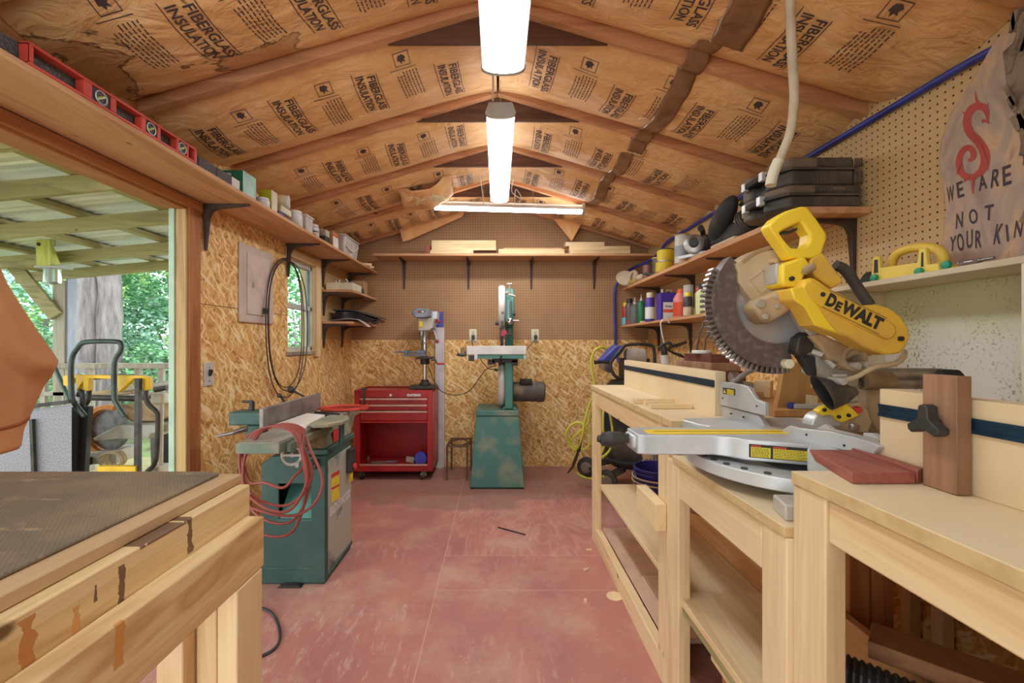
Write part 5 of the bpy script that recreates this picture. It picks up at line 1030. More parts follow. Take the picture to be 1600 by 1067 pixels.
MB().beam((.0, 2.83, .004), (.17, 2.72, .004), .006, .006).one('thin_stick', M['iron'], 'thin dark stick lying on the red floor in the middle of the room', 'stick')
MB().cyl((.70, 2.0, .0), (.70, 2.0, .006), .0, .0) if 0 else None
MB().lathe([(.038, 0), (.038, .004)], (.545, 2.06, .0005), (0, 0, 1), 24).one('wood_disc', M['pineX'], 'pale wooden disc on the floor against the far bench plate', 'disc')
r = random.Random(9)
for i, (x, y) in enumerate(((.52, 2.52), (.46, 2.30), (.40, 2.02))):
    MB().ob((x, y, .004), (.03, .012, .007), rot('Z', 40 * i)).one('wood_chip', M['pineX'], ['pale wood chip on the floor by the far leg of the far bench', 'tiny wood chip on the floor midway along the far bench plate', 'pale wood chip on the floor nearest the middle of the room'][i], 'chip', 'wood chips on the floor')
# ================================================================ shelves
def bracket(par, wall, nx, ny, z, lh, lv, m='brack'):
    """L bracket: wall point, direction away from the wall, underside of the shelf"""
    n = Vector((nx, ny, 0)); tn = Vector((-ny, nx, 0)); w = Vector((wall[0], wall[1], z))
    prof = [(0.0, 0), (lh, 0), (lh, -.008), (.06, -.022), (.035, -.035), (.022, -.06), (.010, -lv), (0, -lv)]
    vs = []
    for s in (-1, 1): vs += [w + n * (p + .0006) + tn * s * (.013 if i not in (1, 2, 6, 7) else .007) + Vector((0, 0, q - .0006)) for i, (p, q) in enumerate(prof)]
    k = len(prof); b = MB().add(vs, [tuple(range(k)), tuple(range(2 * k - 1, k - 1, -1))] + [(i, (i + 1) % k, k + (i + 1) % k, k + i) for i in range(k)])
    return b.build('bracket', M[m], par, bev=.001)
LZ = 1.865
t = thing('wall_shelf', 'long pine shelf over the doorway and window along the left wall', 'shelf', (-1.28, 2, LZ))
MB().box(XL + .001, -1.15, -.35, 4.245, LZ - .0185, LZ).build('board', M['shelfY'], t, bev=.002)
for y in (2.11, 2.94, 3.49, 4.15): bracket(t, (XL + (.022 if y in (3.49,) else .008), y), 1, 0, LZ - .0185, .215, .22)
for z, lb in ((1.614, 'upper of the two short corner shelves beside the window, carrying a white tray'), (1.359, 'lower of the two short corner shelves beside the window, carrying a black plastic part')):
    t = thing('corner_shelf', lb, 'shelf', (-1.29, 3.9, z), 'short corner shelves on the left wall')
    MB().box(XL + .001, -1.165, 3.535, 4.245, z - .0185, z).build('board', M['shelfY'], t, bev=.002)
    for y in (3.56, 3.98): bracket(t, (XL, y), 1, 0, z - .0185, .20, .19)
t = thing('wall_shelf', 'pine shelf across the back wall carrying short lumber', 'shelf', (.15, 4.12, 1.997))
MB().box(-1.13, XR - .002, 3.99, 4.246, 1.975, 1.997).build('board', M['shelfX'], t, bev=.002)
for x in (-.90, -.283, .32, .924): bracket(t, (x, YB), 0, -1, 1.975, .215, .27, 'brack')
RZ, LRZ = 1.712, 1.353
t = thing('wall_shelf', 'upper pine shelf on the right wall carrying the tool cases and paint cans', 'shelf', (1.32, 2.9, RZ))
MB().box(1.19, XR - .001, 1.71, 4.20, RZ - .026, RZ).build('board', M['shelfY'], t, bev=.002)
for y in (1.79, 2.6, 3.25, 3.95): bracket(t, (XR, y), -1, 0, RZ - .026, .22, .24)
t = thing('wall_shelf', 'lower pine shelf on the right wall carrying spray cans and glue bottles', 'shelf', (1.31, 3.2, LRZ))
MB().box(1.17, XR - .001, 2.25, 4.20, LRZ - .0185, LRZ).build('board', M['shelfY'], t, bev=.002)
for y in (2.6, 3.30, 3.95): bracket(t, (XR, y), -1, 0, LRZ - .0185, .22, .22)
# ---- lumber on the back shelf
g = 'short lumber on the back shelf'; zsh = 1.9975
def lum(x0, x1, z0, h, y0, d, m, lb): MB().box(gx(x0, 4.02), gx(x1, 4.02), y0, y0 + d, z0, z0 + h).one('lumber_piece', M[m], lb, 'lumber', g, bev=.002)
lum(672, 739.5, zsh, .036, 4.02, .09, 'pineX', 'pale board lying under the wide upright board on the back shelf')
lum(674, 775, zsh + .0365, .090, 4.03, .04, 'warmX', 'wide pine board with knots standing on edge on the back shelf')
lum(741, 776, zsh, .036, 4.06, .10, 'darkX', 'dark block under the right end of the wide board on the back shelf')
lum(664, 671.5, zsh, .09, 4.05, .09, 'redwoodY', 'reddish block standing at the left end of the lumber on the back shelf')
lum(779, 882, zsh, .045, 4.02, .10, 'pineX', 'long pale plank lying in the middle of the back shelf')
lum(787, 879, zsh + .0455, .012, 4.03, .07, 'shelfX', 'thin strip lying on the long middle plank of the back shelf')
lum(890, 985, zsh, .036, 4.02, .09, 'pineX', 'lowest plank of the right-hand stack on the back shelf')
lum(890, 985, zsh + .037, .036, 4.025, .09, 'warmX', 'middle plank of the right-hand stack on the back shelf')
lum(884, 945, zsh + .0735, .038, 4.03, .09, 'pineX', 'short top plank of the right-hand stack on the back shelf')
# ---- left shelf: foam blocks, level, boxes and jars
g = 'speckled charcoal blocks on the left shelf'
for i, (y0, y1, lb) in enumerate(((.70, 1.03, 'nearest speckled charcoal block on the left shelf, with a white wire over it'), (1.035, 1.27, 'speckled charcoal block behind the near end of the red level'), (1.275, 1.50, 'speckled charcoal block behind the middle of the red level'), (1.505, 1.745, 'speckled charcoal block at the far end of the red level'), (1.75, 1.86, 'short speckled charcoal block just past the red level'), (1.865, 1.97, 'farthest speckled charcoal block, next to the green box'))):
    MB().box(-1.36, -1.185, y0, y1, LZ + .0005, LZ + .062).one('charcoal_block', M['foam'], lb, 'block', g, bev=.004)
MB().tube([(-1.176, 1.03, LZ + .004), (-1.176, 1.028, LZ + .05), (-1.182, 1.025, LZ + .069), (-1.25, 1.02, LZ + .069)], .004, 8, n=3).one('white_wire_hook', M['white'], 'bent white wire over the nearest charcoal block', 'wire')
t = thing('spirit_level', 'red box spirit level with three round vials, at the front edge of the left shelf', 'level', (-1.166, 1.385, LZ))
ly0, ly1, lz0, lz1 = 1.085, 1.69, LZ + .001, LZ + .060
fw, pw = .008, .010
cells = [(ly0 + .012, ly0 + .145), (ly0 + .17, ly0 + .232), (ly0 + .25, ly0 + .345), (ly0 + .362, ly0 + .412), (ly0 + .425, ly0 + .50), (ly0 + .512, ly0 + .552), (ly0 + .562, ly1 - .012)]
b = MB().box(-1.178, -1.152, ly0, ly1, lz0, lz0 + fw).box(-1.178, -1.152, ly0, ly1, lz1 - fw, lz1).box(-1.178, -1.152, ly0, cells[0][0], lz0 + fw, lz1 - fw)
for (a0, a1), nx_ in zip(cells, cells[1:] + [(ly1, ly1)]): b.box(-1.178, -1.152, a1, nx_[0], lz0 + fw, lz1 - fw)
b.build('frame', M['redl'], t, bev=.002)
for i in (1, 3, 5):
    a0, a1 = cells[i]; m_ = (a0 + a1) / 2; zc2 = (lz0 + lz1) / 2
    h_ = MB().box(-1.174, -1.157, a0, a1, lz0 + fw, lz1 - fw).build('vial_holder', M['black'], t)
    MB().tube([(-1.1545, m_ + .0185 * math.cos(q * .3142), zc2 + .0185 * math.sin(q * .3142)) for q in range(20)], .002, 6, True).build('vial_ring', M['alu'], h_)
    MB().cyl((-1.1565, m_ - .012, zc2 - .008), (-1.1565, m_ + .012, zc2 + .008), .004, seg=8).build('vial', surf('vial_green', S(190, 200, 120), .2), h_)
def ysh(px, X=-1.17): return X * FPX / (px - CX)
def bx(y0, y1, x0, x1, h, m, name, lb, cat, grp=None, z=LZ, **k): return MB().box(x0, x1, y0, y1, z + .0005, z + h).one(name, M[m] if isinstance(m, str) else m, lb, cat, grp, bev=k.get('bev', .002))
t = thing('product_box', 'green and white cardboard box at the near end of the boxes on the left shelf', 'box', (-1.25, 2.1, LZ))
MB().box(-1.34, -1.19, 2.06, 2.17, LZ + .001, LZ + .125).build('box_body', surf('green_box', S(30, 110, 80), .5), t, bev=.001)
MB().box(-1.1899, -1.1885, 2.06, 2.17, LZ + .001, LZ + .124).build('side_panel', surf('pale_teal_box', S(186, 226, 214), .5, 0, S(130, 196, 180), 9), t)
MB().text('simplify', .018, lambda x, y: (-1.27 + x, 2.0585, LZ + .105 + y), .0008).build('lettering', M['inkw'], t)
bx(1.99, 2.055, -1.30, -1.20, .070, 'white', 'small_box', 'small plain white box in front of the green box on the left shelf', 'box')
t = thing('product_box', 'upright yellow-green and white box on the left shelf, behind the green box', 'box', (-1.24, 2.33, LZ))
MB().box(-1.25, -1.185, 2.31, 2.37, LZ + .001, LZ + .12).build('box_body', surf('lime_box', S(190, 196, 40), .5), t, bev=.001)
MB().box(-1.1849, -1.1835, 2.31, 2.37, LZ + .001, LZ + .12).build('side_panel', M['cream'], t)
def jar(x, y, r, h, lb, m='clear', cat='jar', grp='clear jars and tubs on the left shelf', z=LZ, cap=None):
    t = thing('clear_jar', lb, cat, (x, y, z), grp)
    MB().lathe([(r * .94, .0008), (r, .006), (r, h * .78), (r * .86, h * .84)], (x, y, z), (0, 0, 1), 20).build('jar_body', M[m], t)
    MB().lathe([(r * .9, h * .84), (r * .9, h)], (x, y, z), (0, 0, 1), 20).build('lid', M[cap or 'white'], t, bev=.002); return t
jar(-1.20, 2.25, .035, .055, 'low clear jar between the green box and the yellow-green box')
jar(-1.27, 2.24, .032, .075, 'dark jar in the gap between the green box and the yellow-green box', 'iron', cap='iron')
bx(2.40, 2.47, -1.27, -1.19, .04, 'navy', 'small_box', 'lower dark small box under the white tube on the left shelf', 'box', 'small boxes under the white tube')
bx(2.42, 2.54, -1.28, -1.188, .036, 'cream', 'small_box', 'upper pale small box right under the white tube on the left shelf', 'box', 'small boxes under the white tube', z=LZ + .0405)
t = thing('white_tube', 'white cylinder lying across the small boxes on the left shelf', 'tube', (-1.23, 2.48, LZ + .078))
MB().cyl((-1.32, 2.45, LZ + .114), (-1.185, 2.49, LZ + .114), .036, seg=24).build('tube_body', M['cream'], t, bev=.003); MB().cyl((-1.185, 2.49, LZ + .114), (-1.178, 2.492, LZ + .114), .037, seg=24).build('end_cap', M['white'], t)
jar(-1.22, 2.64, .05, .105, 'wide clear tapered jar to the right of the white tube')
t = thing('clear_box', 'square clear plastic box between two jars on the left shelf', 'box', (-1.22, 2.76, LZ)); MB().box(-1.28, -1.18, 2.72, 2.82, LZ + .001, LZ + .105).build('box_body', M['clear'], t, bev=.005); MB().box(-1.285, -1.175, 2.715, 2.825, LZ + .1055, LZ + .115).build('lid', M['white'], t, bev=.003)
jar(-1.23, 2.92, .045, .10, 'squat jar of screws right of the square clear box', cap='clear'); jar(-1.20, 2.885, .028, .05, 'tiny jar in front of the squat jar of screws', 'alud', cap='iron')
bx(3.04, 3.12, -1.27, -1.19, .06, 'iron', 'small_box', 'lower dark box with a window left of the orange-topped box', 'box', 'dark boxes near the orange-topped box'); bx(3.05, 3.12, -1.27, -1.19, .045, 'alud', 'small_box', 'upper silvery box on the dark windowed box', 'box', 'dark boxes near the orange-topped box', z=LZ + .061)
t = thing('product_box', 'tall white box with an orange top on the left shelf', 'box', (-1.23, 3.22, LZ)); MB().box(-1.28, -1.185, 3.17, 3.28, LZ + .001, LZ + .125).build('box_body', M['card'], t, bev=.001); MB().box(-1.1849, -1.1838, 3.175, 3.275, LZ + .004, LZ + .09).build('front_label', M['paper'], t); MB().box(-1.1849, -1.1836, 3.175, 3.275, LZ + .095, LZ + .12).build('orange_band', surf('orange_band', S(220, 120, 70), .5), t)
t = thing('plastic_tub', 'large clear plastic tub with a white handle near the far end of the left shelf', 'tub', (-1.23, 3.56, LZ)); MB().hexa([(-1.34, 3.42, LZ + .001), (-1.19, 3.42, LZ + .001), (-1.19, 3.72, LZ + .001), (-1.34, 3.72, LZ + .001), (-1.35, 3.40, LZ + .15), (-1.175, 3.40, LZ + .15), (-1.175, 3.74, LZ + .15), (-1.35, 3.74, LZ + .15)]).build('tub_body', M['clear'], t, bev=.012, seg=3)
MB().box(-1.354, -1.171, 3.396, 3.744, LZ + .1505, LZ + .162).build('lid', M['clear'], t, bev=.004); MB().tube([(-1.178, 3.42, LZ + .08), (-1.172, 3.55, LZ + .055), (-1.178, 3.72, LZ + .12)], .006, 8, n=5).build('handle', M['white'], t)
for i, (y, a_, z_) in enumerate(((3.86, 12, .008), (3.92, -8, .008), (3.98, 20, .008), (3.92, 28, .0245))): MB().ob((-1.20, y, LZ + z_), (.16, .02, .015), rot('Z', a_)).one('wood_stick', M['warmX'], ('nearest', 'middle', 'farthest', 'topmost, slanting')[i] + ' of the loose wooden sticks at the far end of the left shelf', 'stick', 'wooden sticks on the left shelf', bev=.001)
# corner shelves
t = thing('parts_tray', 'white tray full of metal hardware on the upper corner shelf', 'tray', (-1.29, 3.7, 1.6145))
b = MB().box(-1.39, -1.175, 3.57, 3.575, 1.6148, 1.674).box(-1.39, -1.175, 3.80, 3.805, 1.6148, 1.674).box(-1.39, -1.385, 3.575, 3.80, 1.6148, 1.674).box(-1.18, -1.175, 3.575, 3.80, 1.6148, 1.674).box(-1.39, -1.175, 3.57, 3.805, 1.6146, 1.619); b.build('tray_box', M['cream'], t)
r = random.Random(3)
for i in range(9):
    p = Vector((r.uniform(-1.36, -1.2), r.uniform(3.6, 3.78), 1.655)); q = p + Vector((r.uniform(-.03, .03), r.uniform(-.03, .03), r.uniform(.02, .055)))
    MB().tube([p, (p + q) / 2 + Vector((.008, 0, 0)), q], r.uniform(.004, .009), 8).one('hardware_piece', M['alu'] if i % 2 else M['steel'], 'bent metal hardware piece heaped in the white tray on the corner shelf', 'hardware', 'hardware in the white tray')
bx(3.86, 3.98, -1.28, -1.175, .115, 'card', 'carton', 'brown cardboard carton behind the white tray on the upper corner shelf', 'box', z=1.6142)
bx(3.84, 3.858, -1.22, -1.168, .04, 'green', 'small_box', 'small green box in front of the carton on the upper corner shelf', 'box', z=1.6142)
t = thing('plastic_housing', 'glossy black moulded plastic part on the lower corner shelf', 'plastic part', (-1.22, 3.85, 1.3595))
gl = surf('glossy_black', S(34, 34, 40), .12)
MB().prism([(-1.36, 1.372), (-1.04, 1.365), (-1.02, 1.385), (-1.12, 1.43), (-1.20, 1.452), (-1.36, 1.455)], 'Y', 3.68, 4.02).build('shell', gl, t, bev=.008)
MB().prism([(-1.37, 1.456), (-1.20, 1.453), (-1.02, 1.40), (-1.02, 1.408), (-1.20, 1.462), (-1.37, 1.465)], 'Y', 3.66, 4.04).build('rim', M['black'], t, bev=.002)
MB().box(-1.06, -1.02, 3.70, 3.78, 1.345, 1.372).build('tab', gl, t, bev=.003)
def bw(u, v): x = -1.38 + .33 * u; return (x, 3.56 + .10 * v, 1.3625 + .018 * max(0, math.sin(u * 3.0)) + .004 * noise.noise(Vector((u * 9, v * 7, 1))) - max(0, u - .72) ** 1.3 * .25)
MB().grid(bw, 34, 14).one('bubble_wrap', surf('bubble_wrap', S(214, 202, 200), .3, 0, S(186, 172, 170), 60), 'crumpled bubble wrap hanging over the edge of the lower corner shelf', 'bubble wrap', solid=.002, normals=False, ang=80)
# ---- wall items on the left
t = thing('breaker_panel', 'grey electrical breaker panel on the left wall', 'breaker panel', (XL, 2.57, 1.52))
MB().box(XL, XL + .014, 2.392, 2.748, 1.298, 1.737).build('cover_frame', surf('grey_lilac_panel', S(204, 186, 176), .5, 0, S(192, 174, 164), 4), t, bev=.008, seg=2)
d = MB().box(XL + .0142, XL + .020, 2.455, 2.69, 1.345, 1.69).build('door', surf('grey_lilac_door', S(212, 194, 184), .45), t, bev=.003)
MB().box(XL + .0202, XL + .026, 2.50, 2.515, 1.50, 1.53).build('latch', M['alud'], d, bev=.001)
t = thing('light_switch', 'grey light switch plate on the left wall beside the doorway', 'switch', (XL, 2.145, 1.03))
MB().box(XL, XL + .008, 2.112, 2.178, .975, 1.09).build('cover_plate', surf('grey_plate', S(204, 200, 194), .45), t, bev=.003)
MB().ob((XL + .012, 2.147, 1.04), (.014, .016, .03), rot('Y', 20)).build('toggle', M['black'], t, bev=.001)
for z in (1.0, 1.065): MB().cyl((XL + .008, 2.145, z), (XL + .0092, 2.145, z), .004, seg=8).build('screw', M['steel'], t)
t = thing('saw_blade_coil', 'coil of dark bandsaw blades hanging on the left wall beside the breaker panel', 'saw blade', (XL + .03, 2.9, 1.2))
for i, (y0, ry, zt_, zb_, xo) in enumerate(((2.88, .27, 1.735, .83, .024), (2.90, .285, 1.725, .87, .034), (2.84, .235, 1.72, .90, .044))):
    MB().tube([(XL + xo + .008 + .006 * math.sin(k * .4), y0 + ry * math.sin(k * math.pi / 24), (zt_ + zb_) / 2 + (zt_ - zb_) / 2 * math.cos(k * math.pi / 24)) for k in range(48)], .0036, 6, True).build('blade_loop', M['brack'], t)
MB().cyl((XL + .001, 2.88, 1.728), (XL + .06, 2.88, 1.735), .004).build('nail', M['iron'], t)
MB().box(XL + .026, XL + .046, 2.60, 2.62, 1.355, 1.39).build('twist_tie', M['iron'], t, bev=.002)
# ---- right wall: cans and bottles
def can(x, y, r, h, lb, body, cap, z=LRZ, cat='spray can', grp='cans and bottles on the lower right shelf', style='spray', band=None, name='spray_can'):
    t = thing(name, lb, cat, (x, y, z), grp); z += .0008; mt = lambda q: M[q] if isinstance(q, str) else q
    if style == 'spray':
        MB().lathe([(r * .95, 0), (r, .004), (r, h * .76), (r * .8, h * .82), (r * .62, h * .83)], (x, y, z), (0, 0, 1), 22).build('can_body', mt(body), t)
        MB().lathe([(r * .72, h * .822), (r * .72, h * .97), (r * .6, h)], (x, y, z), (0, 0, 1), 20).build('cap', mt(cap), t, bev=.001)
    elif style == 'nozzle':
        MB().lathe([(r * .95, 0), (r, .004), (r, h * .66), (r * .55, h * .74), (r * .3, h * .76)], (x, y, z), (0, 0, 1), 22).build('bottle_body', mt(body), t)
        MB().lathe([(r * .38, h * .755), (r * .34, h * .84), (r * .16, h * .86), (r * .08, h)], (x, y, z), (0, 0, 1), 16).build('nozzle', mt(cap), t)
    elif style == 'bottle':
        MB().lathe([(r * .92, 0), (r, .006), (r, h * .68), (r * .8, h * .76), (r * .4, h * .82), (r * .4, h * .84)], (x, y, z), (0, 0, 1), 22).build('bottle_body', mt(body), t)
        MB().lathe([(r * .48, h * .835), (r * .46, h)], (x, y, z), (0, 0, 1), 16).build('cap', mt(cap), t, bev=.001)
    else:
        MB().lathe([(r, 0), (r, h)], (x, y, z), (0, 0, 1), 26).build('can_body', mt(body), t, bev=.002)
        MB().lathe([(r * 1.03, h), (r * 1.03, h + .006), (r * .9, h + .007)], (x, y, z), (0, 0, 1), 26).build('lid', mt(cap), t)
    if band: MB().lathe([(r + .0006, h * band[1]), (r + .0006, h * band[2])], (x, y, z), (0, 0, 1), 22).build('label_band', mt(band[0]), t)
    return t
c1 = lambda r_, g_, b_, n: surf(n, S(r_, g_, b_), .45)
can(1.205, 4.165, .033, .215, 'red and blue spray can with yellow cap, beside the blue hose on the lower shelf', c1(180, 50, 44, 'can_red'), c1(240, 204, 50, 'cap_yellow'), band=(c1(110, 190, 220, 'band_sky'), .02, .33))
can(1.21, 4.06, .036, .24, 'dark spray can with a black cap, second from the far end of the lower shelf', c1(96, 90, 84, 'can_dark'), 'black', band=(c1(170, 70, 66, 'band_red'), .02, .15))
can(1.215, 3.92, .040, .235, 'grey can with a white cone top, third from the far end of the lower shelf', c1(110, 112, 112, 'can_grey'), 'clear', style='nozzle')
can(1.215, 3.74, .034, .25, 'green tube with a pointed nozzle beside the grey cone-topped can', c1(34, 110, 70, 'tube_green'), 'alud', style='nozzle', cat='caulk tube', name='caulk_tube')
can(1.215, 3.53, .037, .235, 'purple aerosol can with a white nozzle beside the square purple can', c1(76, 56, 160, 'can_purple'), 'cream', band=('paper', .1, .5))
t = thing('solvent_can', 'square purple metal can with a white label, middle of the lower right shelf', 'can', (1.26, 3.25, LRZ), 'cans and bottles on the lower right shelf')
MB().box(1.185, 1.30, 3.22, 3.31, LRZ + .001, LRZ + .20).build('can_body', c1(72, 54, 158, 'can_violet'), t, bev=.004)
MB().box(1.205, 1.285, 3.2192, 3.22, LRZ + .005, LRZ + .13).build('front_label', M['paper'], t); MB().box(1.206, 1.284, 3.2186, 3.2195, LRZ + .055, LRZ + .078).build('label_band', c1(226, 96, 64, 'band_orange'), t)
MB().text('Klean', .022, lambda x, y: (1.245 + x, 3.2188, LRZ + .10 + y), .0006).build('lettering', M['ink'], t)
MB().cyl((1.215, 3.26, LRZ + .20), (1.215, 3.26, LRZ + .228), .013).build('spout', M['steel'], t); MB().tube([(1.24, 3.265, LRZ + .2), (1.25, 3.265, LRZ + .222), (1.28, 3.265, LRZ + .222), (1.29, 3.265, LRZ + .2)], .004, 8).build('handle', M['alud'], t)
t = thing('solvent_jug', 'red and green plastic jug with an orange cap beside the square purple can', 'jug', (1.25, 2.98, LRZ), 'cans and bottles on the lower right shelf')
MB().lathe([(.046, .001), (.05, .006), (.05, .13), (.03, .165), (.02, .168)], (1.235, 2.98, LRZ), (0, 0, 1), 20).build('jug_body', c1(214, 130, 116, 'jug_pink'), t)
MB().lathe([(.0506, .01), (.0506, .105)], (1.235, 2.98, LRZ), (0, 0, 1), 20).build('label_band', c1(206, 74, 40, 'band_redorange'), t); MB().lathe([(.024, .166), (.022, .195)], (1.235, 2.98, LRZ), (0, 0, 1), 16).build('cap', c1(226, 96, 40, 'cap_orange'), t, bev=.001)
can(1.27, 3.10, .026, .15, 'small green can half hidden between the purple can and the red jug', c1(50, 130, 80, 'can_green'), 'white', style='paint')
can(1.235, 2.865, .030, .20, 'frosted grey cylinder right of the red jug on the lower shelf', 'clear', 'alud', cat='canister', name='canister', style='paint')
can(1.20, 2.79, .027, .15, 'black spray can with a yellow cap in front of the frosted cylinder', c1(60, 58, 60, 'can_black'), c1(238, 216, 60, 'cap_lemon'), band=('beige', .02, .38))
can(1.255, 2.745, .030, .18, 'olive spray can with a red cap behind the yellow-capped can', c1(150, 160, 90, 'can_olive'), c1(190, 50, 60, 'cap_red'))
can(1.225, 2.66, .031, .185, 'pale green bottle with a black pump top on the lower shelf', c1(220, 226, 170, 'bottle_palegreen'), 'black', style='bottle', cat='bottle', name='pump_bottle')
can(1.235, 2.575, .036, .245, 'white glue bottle with a green nozzle cap nearest the saw guard', c1(226, 228, 220, 'glue_white'), c1(30, 120, 84, 'glue_green'), style='nozzle', band=(c1(40, 110, 84, 'band_green'), .5, .58), cat='bottle', name='glue_bottle')
MB().ob((1.20, 3.66, LRZ + .008), (.03, .05, .014)).one('wood_block', M['pineX'], 'tiny wooden block lying below the green tube on the lower shelf', 'block')
# upper shelf
g = 'cans on the upper right shelf'
can(1.25, 3.69, .040, .12, 'rusty open can left of the yellow cans on the upper shelf', c1(140, 92, 78, 'can_rust'), 'iron', RZ, 'can', g, 'paint', name='tin_can')
can(1.29, 3.55, .05, .15, 'dark paint-splashed can behind the rusty can on the upper shelf', c1(90, 88, 66, 'can_splash'), 'yellow', RZ, 'paint can', g, 'paint', name='paint_can')
can(1.245, 3.30, .064, .075, 'lower of the two stacked yellow paint cans on the upper shelf', c1(214, 184, 40, 'can_yellow'), 'steel', RZ, 'paint can', g, 'paint', name='paint_can')
can(1.255, 3.31, .060, .082, 'upper of the two stacked yellow paint cans on the upper shelf', c1(226, 196, 44, 'can_yellow2'), 'iron', RZ + .0835, 'paint can', g, 'paint', name='paint_can')
can(1.23, 2.945, .048, .185, 'tall white and grey canister beside the circular saw on the upper shelf', c1(200, 196, 182, 'canister_white'), c1(190, 160, 80, 'canister_lid'), RZ, 'canister', g, 'paint', name='canister', band=(c1(150, 156, 160, 'band_grey'), .25, .62))
can(1.30, 3.06, .045, .165, 'metal-topped white canister behind the tall one on the upper shelf', 'white', 'steel', RZ, 'canister', g, 'paint', name='canister')
b = MB(); b.tube([(1.20, 3.43, RZ + .006), (1.205, 3.55, RZ + .03), (1.21, 3.62, RZ + .045), (1.215, 3.70, RZ + .055)], .008, 8); b.one('paint_brush', M['green'], 'dusty brush leaning in front of the rusty can on the upper shelf', 'brush')
# beige coil at the far end
t = thing('coiled_webbing', 'dusty beige coiled webbing at the far end of the upper right shelf', 'webbing', (1.20, 4.12, RZ))
b = MB()
for i in range(8):
    a_ = i / 7; b.tube([(1.165 + .07 * a_ + .055 * math.cos(k * .3142) * (1 - .35 * a_), 4.10 - .02 * i * .5 + .03 * math.sin(k * .3142), RZ + .075 + (.055 + .008 * math.sin(i)) * math.sin(k * .3142) - .01 * a_ + .03 * math.cos(k * .3142) * a_) for k in range(20)], .014, 8, True)
b.build('webbing_coil', M['beige'], t)
t2 = thing('yellow_tube', 'dirty yellow tube lying in front of the beige webbing on the upper shelf', 'tube', (1.21, 3.95, RZ)); MB().cyl((1.215, 3.84, RZ + .022), (1.20, 4.05, RZ + .022), .021).build('tube_body', surf('dirty_yellow', S(190, 170, 90), .6, 0, S(150, 136, 96), 20), t2, bev=.003); MB().cyl((1.20, 4.05, RZ + .022), (1.199, 4.07, RZ + .022), .014).build('cap', M['iron'], t2)
MB().sph((1.22, 3.76, RZ + .03), (.04, .06, .03)).one('rag', M['beige'], 'crumpled beige rag between the yellow tube and the rusty can', 'rag')
# circular saw
t = thing('circular_saw', 'silver circular saw lying on the upper right shelf beside the belt sander', 'saw', (1.23, 2.68, RZ))
MB().lathe([(.052, 0), (.058, .006), (.058, .035), (.05, .04)], (1.20, 2.70, RZ + .072), (-.45, -.9, 0), 32).build('blade_guard', M['steel'], t)
MB().lathe([(.026, 0), (.026, .05)], (1.18, 2.66, RZ + .072), (-.45, -.9, 0), 20).build('hub', M['black'], t, bev=.002)
MB().ob((1.25, 2.74, RZ + .012), (.14, .20, .020), rot('Z', 25)).build('base_plate', M['alu'], t, bev=.002)
MB().ob((1.29, 2.76, RZ + .09), (.10, .12, .10), rot('Z', 25)).build('motor', M['black'], t, bev=.02, seg=3)
MB().tube([(1.22, 2.66, RZ + .16), (1.25, 2.72, RZ + .185), (1.30, 2.80, RZ + .17), (1.32, 2.84, RZ + .11)], .016, 12, n=4).build('handle', M['black'], t)
# belt sander
t = thing('belt_sander', 'black dusty belt sander with its bag, on the upper right shelf beside the cases', 'sander', (1.25, 2.40, RZ))
R_ = rot('Z', -20) @ rot('X', 18)
MB().ob((1.27, 2.36, RZ + .058), (.12, .28, .09), rot('Z', 8)).build('body', M['rubber'], t, bev=.02, seg=3)
MB().box(1.20, 1.33, 2.25, 2.50, RZ + .001, RZ + .02).build('belt', M['beige'], t, bev=.008)
MB().sph((1.205, 2.37, RZ + .135), (.05, .15, .062), 20, 12, rot('X', -33)).build('dust_bag', M['rubber'], t)
MB().tube([(1.30, 2.26, RZ + .09), (1.32, 2.22, RZ + .19), (1.30, 2.28, RZ + .22), (1.28, 2.32, RZ + .19)], .018, 12, n=4).build('handle', M['black'], t)
b = MB()
for i in range(3): b.tube([(1.22 + .05 * math.cos(k * .314) , 2.13 + .02 * i + .03 * math.sin(k * .314), RZ + .068 + .055 * math.sin(k * .314) ) for k in range(20)], .007, 8, True)
b.tube([(1.29, 2.24, RZ + .2), (1.33, 2.18, RZ + .23), (1.34, 2.10, RZ + .12), (1.28, 2.12, RZ + .04)], .006, 8, n=5); b.build('power_cord', M['iron'], t)
